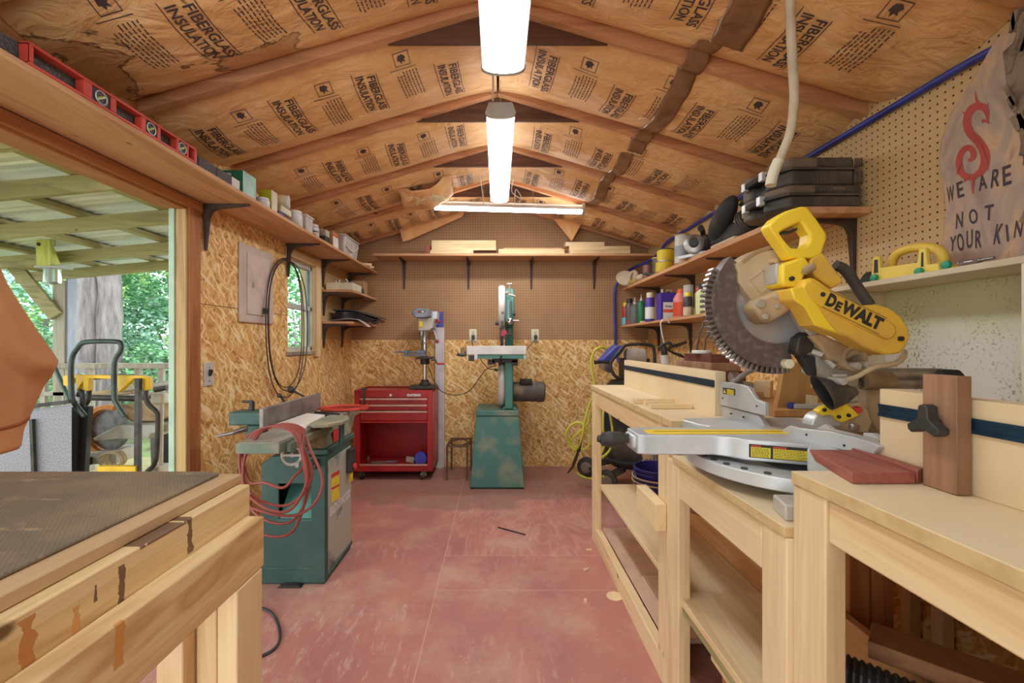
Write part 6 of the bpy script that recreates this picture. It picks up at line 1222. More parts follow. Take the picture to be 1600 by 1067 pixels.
# tool cases
def case(x0, x1, y0, y1, z0, z1, lb, txt):
    t = thing('tool_case', lb, 'tool case', ((x0 + x1) / 2, (y0 + y1) / 2, z0), 'stacked tool cases on the upper right shelf'); zm = z0 + (z1 - z0) * .56; ch_ = .055
    pl_ = [(x0, y0 + .02 + ch_), (x0 + ch_, y0), (x1 - .02, y0), (x1, y0 + .02), (x1, y1), (x0 + ch_, y1), (x0, y1 - ch_)]
    low = [(x0 + .012, y0 + ch_ + .02), (x0 + .012, y0 + .105), (x0 + .04, y0 + .115), (x0 + .04, y1 - .115), (x0 + .012, y1 - .105), (x0, y1 - ch_), (x0 + ch_, y1), (x1, y1), (x1, y0 + .02), (x1 - .02, y0), (x0 + ch_, y0)]
    MB().prism(low, 'Z', z0 + .0008, zm - .004).build('lower_shell', M['case'], t, bev=.010, seg=3)
    MB().prism(low, 'Z', zm + .004, z1).build('lid', M['casetop'], t, bev=.014, seg=3)
    MB().prism([(p + (-.004 if p < (x0 + x1) / 2 else .002), q + (-.004 if q < (y0 + y1) / 2 else .004)) for p, q in pl_], 'Z', zm - .004, zm + .004).build('seam_rim', M['case'], t, bev=.001)
    MB().beam((x0 - .005, y0 + .09, zm), (x0 - .005, y1 - .09, zm), .020, .022).build('handle', M['rubber'], t, bev=.004)
    for y in (y0 + .088, y1 - .088): MB().box(x0 - .018, x0 + .004, y - .013, y + .013, zm - .018, zm + .018).build('latch', M['alu'], t, bev=.002)
    for k_ in range(13):
        x = x0 + .155 + k_ * .0085 + (.07 if k_ > 8 else 0)
        MB().box(x, x + .0035, y0 - .003, y0 + .002, z0 + .008, zm - .010).build('rib', M['casetop'], t); MB().box(x, x + .0035, y0 - .003, y0 + .002, zm + .008, z1 - .008).build('rib', M['case'], t)
    if txt: MB().text(txt, .012, lambda x, y: (x0 + .245 + x, y0 - .0032, zm + .022 + y), .0003).build('lettering', M['card'], t)
    return t
case(1.085, 1.425, 1.725, 2.01, RZ + .0005, RZ + .092, 'lower of the two dusty black tool cases at the near end of the upper shelf', 'HITACHI')
case(1.10, 1.415, 1.735, 2.04, RZ + .0935, RZ + .205, 'upper of the two dusty black tool cases, touched by the hanging white hose', None)
# ---- hanging hose, blue hose, wire hook
t = thing('hanging_hose', 'dusty white hose hanging from the ceiling with a taped end', 'hose', PT(1205, 290, 1.42))
MB().tube([PT(1234, -26, 1.33) + Vector((0, 0, .09)), PT(1234, -26, 1.33), PT(1235, 30, 1.34), PT(1239, 110, 1.36), PT(1241, 155, 1.37), PT(1235, 205, 1.39), PT(1222, 240, 1.41), PT(1213, 262, 1.42)], .0135, 12, n=6).build('hose_body', M['beige'], t)
MB().tube([PT(1217, 250, 1.415), PT(1210, 266, 1.42), PT(1206, 280, 1.42), PT(1204, 290, 1.42)], .0165, 12, n=4).build('taped_end', M['cream'], t)
MB().tube([(1.42, 1.10, 2.11), (1.425, 1.2, 2.03), (1.43, 1.4, 2.035), (1.43, 2.0, 2.04), (1.43, 2.8, 2.045), (1.43, 3.4, 2.045), (1.42, 3.72, 2.03), (1.41, 3.86, 1.97), (1.36, 4.02, 1.925), (1.25, 4.19, 1.88), (1.14, 4.21, 1.76), (1.115, 4.215, 1.65), (1.12, 4.22, 1.35), (1.125, 4.21, 1.1), (1.15, 4.15, .98)], .0125, 12, n=8).one('blue_air_line', M['blue'], 'blue air hose running along the top of the right wall and down the back corner', 'hose')
MB().tube([PT(1032, 505, 3.0), PT(1036, 499, 3.0), PT(1042, 499, 3.0), PT(1046, 505, 3.0)], .004, 8, n=4).tube([PT(1032, 505, 3.0), PT(1034, 520, 2.99), PT(1039, 542, 2.98)], .004, 8, n=3).one('wire_hook', M['white'], 'white wire hook hanging from the lower right shelf over the caulking gun', 'hook')
t = thing('caulking_gun', 'dark caulking gun with a tube, standing behind the far fence', 'caulking gun', PT(1040, 590, 2.98))
zc0 = zz((1000, 500), 5.928)
P3 = lambda x, y, Y=2.95: PT(*zc0(x, y), Y)
MB().cyl(P3(235, 405), P3(228, 325), .028).build('tube', M['clear'], t, bev=.002); MB().cyl(P3(228, 322), P3(215, 240), .020).build('barrel', M['iron'], t)
MB().tube([P3(180, 250), P3(215, 225), P3(280, 210), P3(300, 240), P3(270, 270), P3(220, 262)], .010, 8, True).build('frame', M['iron'], t)
MB().tube([P3(270, 245), P3(340, 235), P3(430, 205)], .012, 10, rs=[.009, .012, .010]).build('handle', M['iron'], t); MB().tube([P3(250, 270), P3(310, 305), P3(370, 325), P3(425, 352)], .011, 10, rs=[.008, .012, .006]).build('trigger', M['iron'], t)
MB().box(P3(200, 0).x, P3(270, 0).x, 2.92, 2.99, P3(0, 0).z, P3(0, 405).z) if 0 else None
# ---- white cabinet with sign and push block
a = N('mouldy_white_panel'); p = a.pos(); q = a.n('SeparateXYZ', i_0=p).outputs
col = a.mix(a.ramp(a.math('ADD', q[2], a.math('MULTIPLY', a.noise(p, 5, 3), .12)), [(.24, 0.0), (.34, 1.0)]), S(222, 220, 208), S(206, 204, 166))
sp_ = a.ramp(a.noise(p, 120, 3), [(.56, 0.0), (.63, 1.0)]); ms = a.ramp(a.noise(p, 5.5, 3), [(.44, 0.0), (.66, 1.0)]); col = a.mix(a.math('MULTIPLY', a.math('MULTIPLY', sp_, ms), .8), col, S(118, 90, 56))
M['mould'] = a.end(col, .7)
t = thing('white_cabinet', 'white open-front wall cabinet with a mould-spotted back panel behind the mitre saw', 'cabinet', (1.35, 1.3, 1.0))
MB().box(1.25, XR - .001, .88, 1.655, 1.372, 1.39).build('top_board', surf('cream_shelf', S(220, 206, 178), .6, 0, S(206, 190, 160), 5), t, bev=.002)
MB().box(1.25, XR - .001, 1.637, 1.655, .956, 1.3715).build('side_panel', surf('cream_side', S(226, 216, 188), .6), t, bev=.001)
MB().box(XR - .012, XR - .001, .88, 1.636, .956, 1.3715).build('back_panel', M['mould'], t)
MB().box(1.25, XR - .0125, 1.040, 1.055, .956, 1.3715).build('divider', surf('cream_divider', S(232, 224, 204), .6), t, bev=.001)
MB().box(1.25, XR - .0125, .88, 1.039, .956, .97).build('bottom_board', M['mould'], t)
zs8 = zz((1440, 20), 2.6); SXp = 1.402
ol = [(378, 33), (330, 80), (290, 122), (240, 210), (180, 312), (118, 405), (80, 510), (68, 598), (84, 700), (95, 800), (86, 900), (76, 1000), (76, 1085), (470, 1010), (440, 800), (420, 600), (400, 480), (372, 360), (352, 300), (335, 160), (392, 110)]
t = thing('wooden_sign', 'live-edge wood slab sign with a red emblem and hand-painted words, leaning on the right wall', 'sign', (1.42, 1.3, 1.391))
sgm = N('burnt_wood_slab'); a = sgm; p = a.pos(); n_ = a.noise(a.mapv(p, (1, 3, 1.4)), 4, 5, .6, 1.0); col = a.ramp(n_, [(.3, S(150, 124, 112)), (.48, S(172, 148, 132)), (.6, S(196, 160, 124)), (.75, S(136, 108, 102))]); a.bump(n_, .2, .01); M['slab'] = a.end(col, .6)
zmin = 1.3915
pol = [yz(*zs8(x, y), SXp) for x, y in ol]; pol = [(y, max(z, zmin)) for y, z in pol]
MB().prism(pol, 'X', SXp, SXp + .034).build('slab', M['slab'], t, bev=.003)
bk = [yz(*zs8(x, y), SXp) for x, y in ((378, 33), (392, 110), (335, 160), (352, 300), (372, 360), (400, 480), (420, 600), (440, 800), (470, 1010), (560, 1000), (540, 700), (520, 400), (480, 150), (420, 40))]
b = MB(); r = random.Random(8); core = bk
b.prism([(y, max(z, zmin)) for y, z in core], 'X', SXp - .004, SXp + .034)
for i in range(30):
    u = r.random(); k_ = int(u * 8); y0_, z0_ = bk[min(k_, 8)]; y1_, z1_ = bk[13 - min(k_, 4)]; w_ = r.uniform(0, .8); yy, zz2 = y0_ + (y1_ - y0_) * w_, max(z0_ + (z1_ - z0_) * w_, zmin + .04)
    b.ob((SXp - .001, yy, zz2), (.012, r.uniform(.008, .02), r.uniform(.03, .07)), rot('X', r.uniform(-25, 25)))
b.build('bark', surf('grey_bark', S(138, 118, 100), .9, 0, S(96, 78, 66), 25, bump=.6), t)
FXs = SXp - .0012
def stxt(body, px, py, w, h):
    Y, Z = yz(px, py, FXs); v, f, tw, th = text2d(body, 1.0, .0); return [(FXs, Y - x * w / tw, Z + y * h / th + x * .012 * w / tw) for x, y in v], f
rr_ = random.Random(6); pnt = surf('faded_black_paint', S(64, 50, 58), .7)
for body, px, py, w, h in (('WE ARE', 1526, 290, .165, .050), ('NOT', 1521, 339, .09, .042), ('YOUR KIND', 1543, 371, .215, .050)):
    Y, Z = yz(px, py, FXs); b = MB(); n_ = len(body)
    for i_, chx in enumerate(body):
        if chx == ' ': b.build('painted_word', pnt, t); b = MB(); continue
        v, f, tw, th = text2d(chx, 1.0, .016, rr_.uniform(-.1, .25)); xc = (i_ - (n_ - 1) / 2) * w / (n_ - 1) * .92; an = rr_.uniform(-.14, .14); hh = h * rr_.uniform(.85, 1.15); sw = w / n_ * .78 * (.35 if chx == 'I' else 1) / max(tw, .01); dz = rr_.uniform(-.004, .004)
        b.add([(FXs, Y - (xc + x * sw * math.cos(an) - y * hh / th * math.sin(an)), Z + dz + y * hh / th * math.cos(an) + x * sw * math.sin(an)) for x, y in v], f)
    b.build('painted_word', pnt, t)
def stroke(b, path, wd):
    b.k = getattr(b, 'k', 0) + 1; P_ = catmull([Vector((*zs8(x, y), 0)) for x, y in path], 6); n = len(P_); vs = []
    for i, p in enumerate(P_):
        tg = (P_[min(i + 1, n - 1)] - P_[max(i - 1, 0)]).normalized(); nn = Vector((-tg.y, tg.x, 0)); f_ = i / (n - 1) * (len(wd) - 1); k = min(int(f_), len(wd) - 2); w_ = wd[k] + (wd[k + 1] - wd[k]) * (f_ - k)
        for s in (-1, 1): q_ = p + nn * s * w_ / 2 / 2.6; vs.append((FXs - .0002 * b.k, *yz(q_.x, q_.y, FXs)))
    b.add(vs, [(2 * i, 2 * i + 1, 2 * i + 3, 2 * i + 2) for i in range(n - 1)])
b = MB()
stroke(b, [(268, 440), (264, 405), (245, 380), (212, 384), (190, 410), (184, 450), (198, 490), (228, 520), (252, 560), (258, 600), (244, 640), (214, 664), (184, 668), (160, 645), (152, 600), (166, 562), (190, 548), (208, 562), (208, 588), (190, 602)], [4, 26, 30, 30, 34, 36, 40, 34, 22, 24, 28, 22, 26, 24, 10])
stroke(b, [(218, 318), (222, 350), (236, 384)], [2, 8, 26]); stroke(b, [(272, 366), (262, 384), (250, 392)], [2, 8, 18]); stroke(b, [(166, 402), (180, 412), (196, 424)], [2, 8, 18]); stroke(b, [(278, 452), (262, 440), (246, 440)], [2, 10, 18])
stroke(b, [(208, 735), (208, 690), (212, 655)], [3, 10, 26]); stroke(b, [(172, 690), (180, 672), (190, 655)], [2, 10, 22]); stroke(b, [(272, 640), (262, 600), (240, 540), (206, 500)], [2, 12, 10, 4]); stroke(b, [(145, 660), (150, 630), (158, 600)], [2, 10, 22])
b.build('red_emblem', surf('faded_red_paint', S(178, 72, 62), .7), t)
z8b = zz((1200, 267), 4.0); PX_ = 1.275
t = thing('push_block', 'yellow plastic push block with green knobs on the white cabinet', 'push block', (1.3, 1.4, 1.391))
mx = lambda L_, X: [(lambda yzv: (yzv[0], max(yzv[1], 1.3908)))(yz(*z8b(x, y), X)) for x, y in L_]
MB().prism(mx([(640, 720), (650, 545), (668, 532), (692, 534), (700, 606), (930, 572), (940, 488), (982, 480), (990, 585), (1062, 575), (1066, 640)], PX_), 'X', PX_, PX_ + .014).build('side_plate', surf('pale_yellow_plastic', S(240, 212, 92), .5), t, bev=.003)
MB().box(PX_ + .014, PX_ + .10, 1.30, 1.50, 1.3908, 1.412).build('base_plate', M['yellow'], t, bev=.003)
MB().tube([(PX_ + .05, *yz(*z8b(x, y), PX_ + .03)) for x, y in ((735, 640), (738, 570), (775, 515), (860, 482), (950, 478), (1030, 500), (1052, 560), (1050, 625))], .014, 14, n=5).build('grip', surf('grip_yellow', S(236, 200, 80), .5), t)
MB().prism(mx([(660, 640), (664, 556), (684, 554), (686, 636)], PX_ - .001), 'X', PX_ - .0008, PX_ + .001).build('slot', M['ink'], t); MB().prism(mx([(955, 600), (958, 510), (968, 508), (970, 598)], PX_ - .001), 'X', PX_ - .0008, PX_ + .001).build('slot', M['ink'], t)
for x, y in ((657, 668), (936, 630), (1106, 588)):
    Y, Z = yz(*z8b(x, y), PX_ - .01); MB().lathe([(.010, 0), (.012, .003), (.012, .012), (.008, .014)], (PX_ + .001, Y, Z), (-1, 0, 0), 12).build('knob', surf('knob_green', S(40, 150, 116), .45), t)
MB().cyl((PX_ + .02, *yz(*z8b(1000, 590), PX_ + .02)), (PX_ + .02, *yz(*z8b(1130, 582), PX_ + .02)), .005).build('adjuster_rod', M['steel'], t)
MB().hexa([(1.32, 1.52, 1.391), (1.43, 1.50, 1.391), (1.43, 1.64, 1.391), (1.32, 1.64, 1.391), (1.34, 1.53, 1.43), (1.42, 1.52, 1.45), (1.42, 1.62, 1.46), (1.34, 1.62, 1.44)]).one('black_pouch', M['rubber'], 'black pouch lying behind the yellow push block', 'pouch', bev=.01)
b = MB().cyl((1.27, 1.215, 1.400), (1.27, 1.16, 1.400), .006).cyl((1.27, 1.16, 1.400), (1.27, 1.13, 1.400), .004).lathe([(.008, 0), (.008, .012)], (1.27, 1.20, 1.400), (0, 1, 0), 6).lathe([(.007, 0), (.007, .01)], (1.27, 1.165, 1.400), (0, 1, 0), 6); b.one('hose_fitting', M['steel'], 'small metal air fitting lying below the wooden sign on the cabinet', 'fitting')
# ================================================================ compressor, yellow hose, buckets
zc3 = zz((870, 520), 4.105); P4 = lambda x, y, Y=3.55: PT(*zc3(x, y), Y)
t = thing('air_compressor', 'black upright air compressor with a blue motor and tube cage in the right back corner', 'compressor', (1.08, 3.66, 0))
MB().lathe([(.06, .17), (.17, .19), (.225, .25), (.235, .30), (.235, .76), (.225, .82), (.17, .88), (.06, .90)], (1.10, 3.62, 0), (0, 0, 1), 36).build('tank', M['rubber'], t)
MB().lathe([(.238, .245), (.24, .25), (.24, .262), (.238, .267)], (1.10, 3.62, 0), (0, 0, 1), 36).build('tank_seam', M['rubber'], t)
wcy = 3.66
for x0_, x1_, y_ in ((.845, .90, 3.55), (.77, .82, 3.95)):
    w = MB().lathe([(.072, 0), (.085, .008), (.085, .04), (.072, .048)], (x0_ + .03, y_, .086), (-.4, -.9, 0), 30).build('wheel', M['rubber'], t); MB().lathe([(.05, -.002), (.03, .004), (.05, .052), (.02, .056)], (x0_ + .03, y_, .086), (-.4, -.9, 0), 24).build('hub', surf('rusty_hub', S(132, 112, 96), .6, .2), w)
MB().cyl((.86, 3.53, .086), (.80, 3.95, .086), .012).build('axle', M['iron'], t)
MB().beam((1.0, 3.50, .19), (.87, 3.56, .10), .05, .05).build('wheel_bracket', M['rubber'], t); MB().beam((1.0, 3.75, .20), (.82, 3.92, .10), .05, .05).build('wheel_bracket', M['rubber'], t)
MB().box(1.22, 1.27, 3.55, 3.68, 0, .22).build('rubber_foot', M['rubber'], t, bev=.01)
for dy in (0, .25):
    MB().tube([P4(345, 190, 3.45 + dy), P4(400, 120, 3.45 + dy), P4(452, 78, 3.45 + dy), P4(590, 76, 3.45 + dy), P4(622, 105, 3.45 + dy), P4(628, 200, 3.45 + dy), P4(628, 290, 3.45 + dy)], .0125, 10, n=4).build('cage_tube', M['iron'], t)
    MB().tube([P4(345, 190, 3.45 + dy), P4(350, 235, 3.45 + dy), P4(390, 288, 3.45 + dy), P4(480, 290, 3.45 + dy), P4(628, 290, 3.45 + dy)], .0125, 10, n=4).build('cage_tube', M['iron'], t)
MB().tube([P4(240, 190, 3.5), P4(290, 186, 3.5), P4(345, 192, 3.5)], .013, 10, rs=[.016, .012, .011]).build('handle', M['iron'], t)
MB().prism([XZ(*zc3(x, y), 3.52) for x, y in ((285, 180), (355, 105), (385, 78), (450, 82), (420, 130), (350, 190))], 'Y', 3.52, 3.68).build('blue_shroud', surf('compressor_blue', S(62, 76, 160), .45, 0, S(84, 92, 160), 8), t, bev=.01)
MB().lathe([(.05, 0), (.062, .01), (.062, .15), (.05, .16)], P4(440, 150, 3.58), (1, 0, 0), 24).build('motor', M['alud'], t); MB().box(P4(430, 0, 3.56).x, P4(600, 0, 3.56).x, 3.56, 3.72, .905, P4(0, 165, 3.56).z).build('pump', M['iron'], t, bev=.01)
MB().prism([XZ(*zc3(x, y), 3.50) for x, y in ((290, 180), (350, 190), (345, 260), (300, 235))], 'Y', 3.50, 3.66).build('fan_grill', M['steel'], t, bev=.005)
MB().box(P4(312, 0, 3.36).x, P4(352, 0, 3.36).x, 3.385, 3.40, P4(0, 620, 3.36).z, P4(0, 505, 3.36).z).build('rating_label', surf('label_blueblack', S(40, 44, 90), .5), t)
y_ = 3.45
MB().tube([P4(318, 105, 3.46), P4(285, 92, 3.42), P4(245, 112, 3.40), P4(222, 170, 3.40), P4(226, 240, 3.40), P4(240, 320, 3.38), P4(232, 400, 3.38), P4(205, 470, 3.40), P4(180, 560, 3.40), P4(158, 680, 3.42), P4(120, 750, 3.5), P4(75, 700, 3.52), P4(62, 640, 3.5), P4(95, 590, 3.48), P4(150, 575, 3.46), P4(200, 620, 3.45), P4(225, 680, 3.46), P4(170, 750, 3.5), P4(90, 700, 3.53), P4(140, 640, 3.5), P4(200, 580, 3.47), P4(222, 500, 3.45), P4(250, 470, 3.45)], .0095, 10, n=7).tube([P4(180, 640, 3.55), P4(140, 740, 3.6), P4(110, 830, 3.66), P4(130, 895, 3.70), P4(180, 928, 3.66), P4(230, 935, 3.55), P4(300, 920, 3.4)], .0095, 10, n=7).tube([P4(300, 490, 3.34), P4(296, 600, 3.32), P4(306, 700, 3.32), P4(292, 765, 3.32)], .0095, 10, n=6).tube([P4(340, 520, 3.33), P4(358, 640, 3.33), P4(345, 740, 3.34), P4(300, 792, 3.34), P4(270, 800, 3.34)], .0095, 10, n=6).one('yellow_air_hose', M['yhose'], 'yellow air hose hanging in loose loops from the compressor', 'hose')
t = thing('hose_nozzle', 'black blow-gun fitting at the end of the yellow hose, pointing at the floor', 'nozzle', P4(70, 900, 3.60))
MB().tube([P4(152, 690, 3.44), P4(146, 720, 3.47), P4(138, 760, 3.50)], .014, 10).build('grip', M['black'], t); MB().tube([P4(138, 760, 3.50), P4(120, 810, 3.53), P4(100, 860, 3.57), P4(70, 900, 3.60)], .009, 10, rs=[.008, .013, .010, .006]).build('tip', M['iron'], t)
bc_ = (1.085, 3.0)
def bucket(z0, h, r0, r1, lb, rimm):
    t = thing('bucket', lb, 'bucket', (*bc_, z0), 'nested blue buckets')
    MB().lathe([(r0, 0), (r1, h), (r1 - .004, h), (r0 - .004, .006), (.001, .006)], (*bc_, z0), (0, 0, 1), 40).build('bucket_body', M['navy'], t)
    for zz_ in (.88, .985): MB().tube([(bc_[0] + (r1 + .004) * math.cos(k * .1571), bc_[1] + (r1 + .004) * math.sin(k * .1571), z0 + h * zz_) for k in range(40)], .006, 8, True).build('rim', M[rimm], t)
    MB().tube([(bc_[0] - r1 - .008, bc_[1], z0 + h * .86), (bc_[0] - r1 * .8, bc_[1] - r1 * .8, z0 + h * .55), (bc_[0], bc_[1] - r1 * 1.2, z0 + h * .42), (bc_[0] + r1 * .8, bc_[1] - r1 * .8, z0 + h * .55), (bc_[0] + r1 + .008, bc_[1], z0 + h * .86)], .003, 6, n=5).build('handle', M['steel'], t)
bucket(.0005, .285, .128, .160, 'outer blue bucket with a dusty rim on the floor under the far bench', 'dust')
bucket(.055, .29, .118, .150, 'inner blue bucket nested in the dusty-rimmed one', 'navy')
r = random.Random(2); t = thing('string_mop', 'grey string mop head standing behind the blue buckets', 'mop', (1.13, 3.26, .0))
b = MB()
for i in range(46):
    a_ = r.uniform(0, 6.28); q_ = r.uniform(.02, .085); b.tube([(1.13 + .02 * math.cos(a_), 3.26 + .02 * math.sin(a_), .42), (1.13 + q_ * .8 * math.cos(a_), 3.26 + q_ * .8 * math.sin(a_), .3), (1.13 + q_ * math.cos(a_), 3.26 + q_ * math.sin(a_), .01)], .006, 5)
b.build('mop_strings', surf('mop_grey', S(170, 156, 140), .9), t); MB().cyl((1.13, 3.26, .40), (1.16, 3.30, .90), .012).build('handle', M['pineZ'], t)
# ================================================================ the porch and garden seen through the doorway
o = struct(MB().box(-5.2, -1.53, -1.0, 4.9, -.16, -.08), 'floor_porch', M['treatX'])
def gnd(u, v):
    x = -1.6 - 26 * u; y = -4 + 34 * v; return (x, y, -.75 + .05 * (y - 5) + .07 * (-x - 5) + .3 * noise.noise(Vector((x * .3, y * .3, 0))))
struct(MB().grid(gnd, 24, 24), 'ground', surf('leafy_ground', S(110, 130, 80), .9, 0, S(90, 86, 60), 2.0), normals=False)
zro = lambda x: 1.99 + .09 * (x + 2.36)
t = thing('porch_roof', 'treated timber porch roof with corrugated metal sheets outside the doorway', 'roof', (-3.2, 3, 2.0))
for Y in (1.32, 1.90, 2.40, 3.02, 3.76, 4.36):
    x0, x1 = -4.75, -1.56
    MB().hexa([(x0, Y - .019, zro(x0)), (x1, Y - .019, zro(x1)), (x1, Y + .019, zro(x1)), (x0, Y + .019, zro(x0)), (x0, Y - .019, zro(x0) + .095), (x1, Y - .019, zro(x1) + .095), (x1, Y + .019, zro(x1) + .095), (x0, Y + .019, zro(x0) + .095)]).build('rafter', M['treatX'], t, bev=.003)
for x in (-1.72, -2.28, -2.84, -3.40, -3.96, -4.5): MB().hexa([(x - .035, 1.0, zro(x) + .096), (x + .035, 1.0, zro(x) + .099), (x + .035, 4.6, zro(x) + .099), (x - .035, 4.6, zro(x) + .096), (x - .035, 1.0, zro(x) + .13), (x + .035, 1.0, zro(x) + .133), (x + .035, 4.6, zro(x) + .133), (x - .035, 4.6, zro(x) + .13)]).build('purlin', M['treatY'], t, bev=.002)
def cor(u, v):
    x = -4.9 + 3.35 * u; y = .9 + 3.9 * v; ph = (y / .076) % 1; return (x, y, zro(x) + .142 + .010 * (1 if ph < .22 else 0 if .34 < ph < .88 else .5))
a = N('corrugated_metal'); a.b.inputs['Transmission Weight'].default_value = 0; p = a.pos()
M['corr'] = a.end(a.mix(a.ramp(a.noise(a.mapv(p, (.6, 6, 1)), 2, 4), [(.4, 0.0), (.7, 1.0)]), S(226, 230, 226), S(196, 206, 202)), .35, .25)
MB().grid(cor, 2, 310).build('metal_sheet', M['corr'], t, normals=False, ang=20)
t = thing('porch_post', 'weathered timber porch post with a diagonal brace, in front of the big tree', 'post', (-4.15, 4.42, -.08))
px_ = PT(100, 0, 4.4).x
MB().box(px_ - .115, px_, 4.40, 4.51, -.08, zro(px_) - .001).build('post', M['grayw'], t, bev=.004)
MB().box(px_ + .001, px_ + .018, 4.42, 4.52, -.08, 1.9).build('weathered_face', surf('bluish_grey_wood', S(140, 146, 160), .8, 0, S(182, 178, 172), 7, st=(1, 1, .2)), t)
pb0, pb1 = PT(0, 388, 4.3), PT(88, 494, 4.38); MB().beam(pb0, pb1, .04, .12).build('brace', M['treatX'], t, bev=.003)
MB().box(pb0.x - .18, pb0.x + .06, 4.34, 4.43, pb0.z - .03, pb0.z + .2).build('brace_block', M['treatX'], t, bev=.003)
t = thing('porch_railing', 'weathered timber railing at the far side of the porch', 'railing', (-3.7, 4.42, -.08))
rx0, rx1 = -5.1, -2.55
MB().box(rx0, rx1, 4.36, 4.46, .935, .985).build('top_rail', M['grayw'], t, bev=.004); MB().box(rx0, rx1, 4.40, 4.44, .66, .70).build('middle_rail', M['grayw'], t, bev=.003)
x = rx0 + .06
while x < rx1:
    MB().box(x, x + .05, 4.405, 4.445, -.08, .934).build('baluster', M['grayw'], t, bev=.002); x += .235
p = PT(72, 416, 3.55); t = thing('bee_trap', 'lime-coloured wooden box trap with a glass jar, hanging from the porch roof', 'trap', (p.x, 3.6, p.z))
f_ = lambda pts, Y: [XZ(a_, b_, Y) for a_, b_ in pts]
MB().hexa([PT(57, 415, 3.55), PT(79, 415, 3.55), PT(95, 413, 3.67), PT(62, 413, 3.67), PT(55.5, 373, 3.55), PT(77, 373, 3.55), PT(80, 376, 3.66), PT(60, 376, 3.66)]).build('trap_box', wood('lime_wood', S(204, 206, 110), S(186, 188, 92), S(150, 150, 70), 'Z', knots=0), t, bev=.002)
c = PT(58.5, 381.5, 3.548); MB().cyl((c.x + .01, 3.545, c.z), (c.x + .01, 3.552, c.z), .014).build('entry_hole', M['ink'], t)
MB().box(PT(54, 0, 3.55).x, PT(94, 0, 3.55).x, 3.545, 3.66, PT(0, 418, 3.55).z, PT(0, 415.3, 3.55).z).build('jar_plate', M['film'], t)
c = PT(78, 430, 3.6); MB().lathe([(.048, -.068), (.055, -.06), (.055, .05), (.045, .066)], (c.x, 3.62, c.z), (0, 0, 1), 24).build('jar', M['jar'], t); MB().sph((c.x + .01, 3.62, c.z - .058), (.03, .02, .006)).build('dead_bees', M['ink'], t)
MB().cyl((p.x + .02, 3.60, PT(0, 374, 3.55).z), (p.x + .02, 3.60, zro(p.x) + .10), .004).build('hanger', M['steel'], t)
# rolling saw stand and saw
f6 = zz((90, 520), 4.85); Y0 = 3.0; P6 = lambda x, y, Y=Y0: PT(*f6(x, y), Y)
t = thing('rolling_saw_stand', 'folding wheeled saw stand with bent dark tubes and a yellow crossbar, on the porch', 'saw stand', (-2.6, 3.0, -.08))
dk = surf('greenish_black_tube', S(62, 76, 74), .4, .2, S(44, 52, 54), 8)
MB().tube([P6(207, 632), P6(120, 520), P6(104, 440), P6(106, 210), P6(150, 115), P6(215, 70), P6(440, 66), P6(482, 90), P6(476, 140), P6(432, 225), P6(430, 480), P6(452, 545), P6(508, 632)], .0165, 12, n=4).build('handle_tube', dk, t)
MB().tube([P6(208, 545, 3.2), P6(232, 505, 3.2), P6(242, 390, 3.2), P6(268, 338, 3.2), P6(640, 336, 3.2), P6(678, 372, 3.2), P6(666, 470, 3.2), P6(690, 540, 3.2), P6(752, 600, 3.2), P6(762, 660, 3.2), P6(745, 960, 3.2), P6(680, 1050, 3.2)], .0165, 12, n=4).build('frame_tube', M['iron'], t)
yl = surf('crossbar_yellow', S(232, 186, 36), .45)
MB().prism([XZ(*f6(x, y), 3.06) for x, y in ((40, 325), (100, 318), (640, 324), (690, 338), (690, 430), (650, 440), (640, 346), (578, 346), (460, 452), (452, 352), (290, 347), (236, 345), (232, 440), (195, 440), (190, 370), (140, 445), (135, 340), (70, 410), (40, 395))], 'Y', 3.06, 3.10).build('crossbar', yl, t, bev=.004)
MB().beam(P6(613, 345, 3.03), P6(606, 1250, 3.03), .034, .03, (0, 1, 0)).build('leg_bar', M['iron'], t, bev=.003)
MB().beam(P6(150, 560, 3.10), P6(115, 1250, 3.10), .055, .04, (0, 1, 0)).build('leg_bar', M['black'], t, bev=.003); MB().beam(P6(225, 555, 3.12), P6(180, 1250, 3.12), .055, .04, (0, 1, 0)).build('leg_bar', M['black'], t, bev=.003)
MB().box(P6(300, 0).x, P6(590, 0).x, 3.0, 3.04, P6(0, 1060).z, P6(0, 1012).z).build('lower_tray', yl, t, bev=.004)
MB().tube([P6(155, 480, 3.05), P6(175, 440, 3.05), P6(190, 480, 3.05), P6(188, 560, 3.05)], .017, 10, n=3).build('folded_handle', M['black'], t)
t = thing('chop_saw', 'dusty mitre saw with an orange rim and grey blade on the rolling stand, outdoors', 'saw', (-2.55, 3.35, .5)); Q = lambda x, y, Y=3.4: PT(*f6(x, y), Y)
c = Q(380, 740); MB().ring([(c.x + .19 * math.cos(a_), c.z + .20 * math.sin(a_)) for a_ in [math.radians(70 + 9 * k) for k in range(24)]], [(c.x + .15 * math.cos(a_), c.z + .165 * math.sin(a_)) for a_ in [math.radians(70 + 9 * k) for k in range(24)]], 'Y', 3.38, 3.46, closed=False).build('orange_rim', surf('orange_rim', S(226, 146, 70), .5), t, bev=.003)
MB().cyl((c.x, 3.42, c.z), (c.x, 3.424, c.z), .155, seg=40).build('blade', M['steel'], t)
MB().prism([XZ(*f6(x, y), 3.36) for x, y in ((285, 795), (470, 700), (860, 690), (860, 740), (720, 760), (700, 800), (480, 800), (300, 815))], 'Y', 3.34, 3.60).build('saw_table', M['alud'], t, bev=.004)
MB().prism([XZ(*f6(x, y), 3.36) for x, y in ((360, 560), (480, 600), (560, 520), (700, 520), (860, 520), (860, 600), (700, 690), (470, 690), (410, 650))], 'Y', 3.46, 3.60).build('saw_body', M['dust'], t, bev=.01)
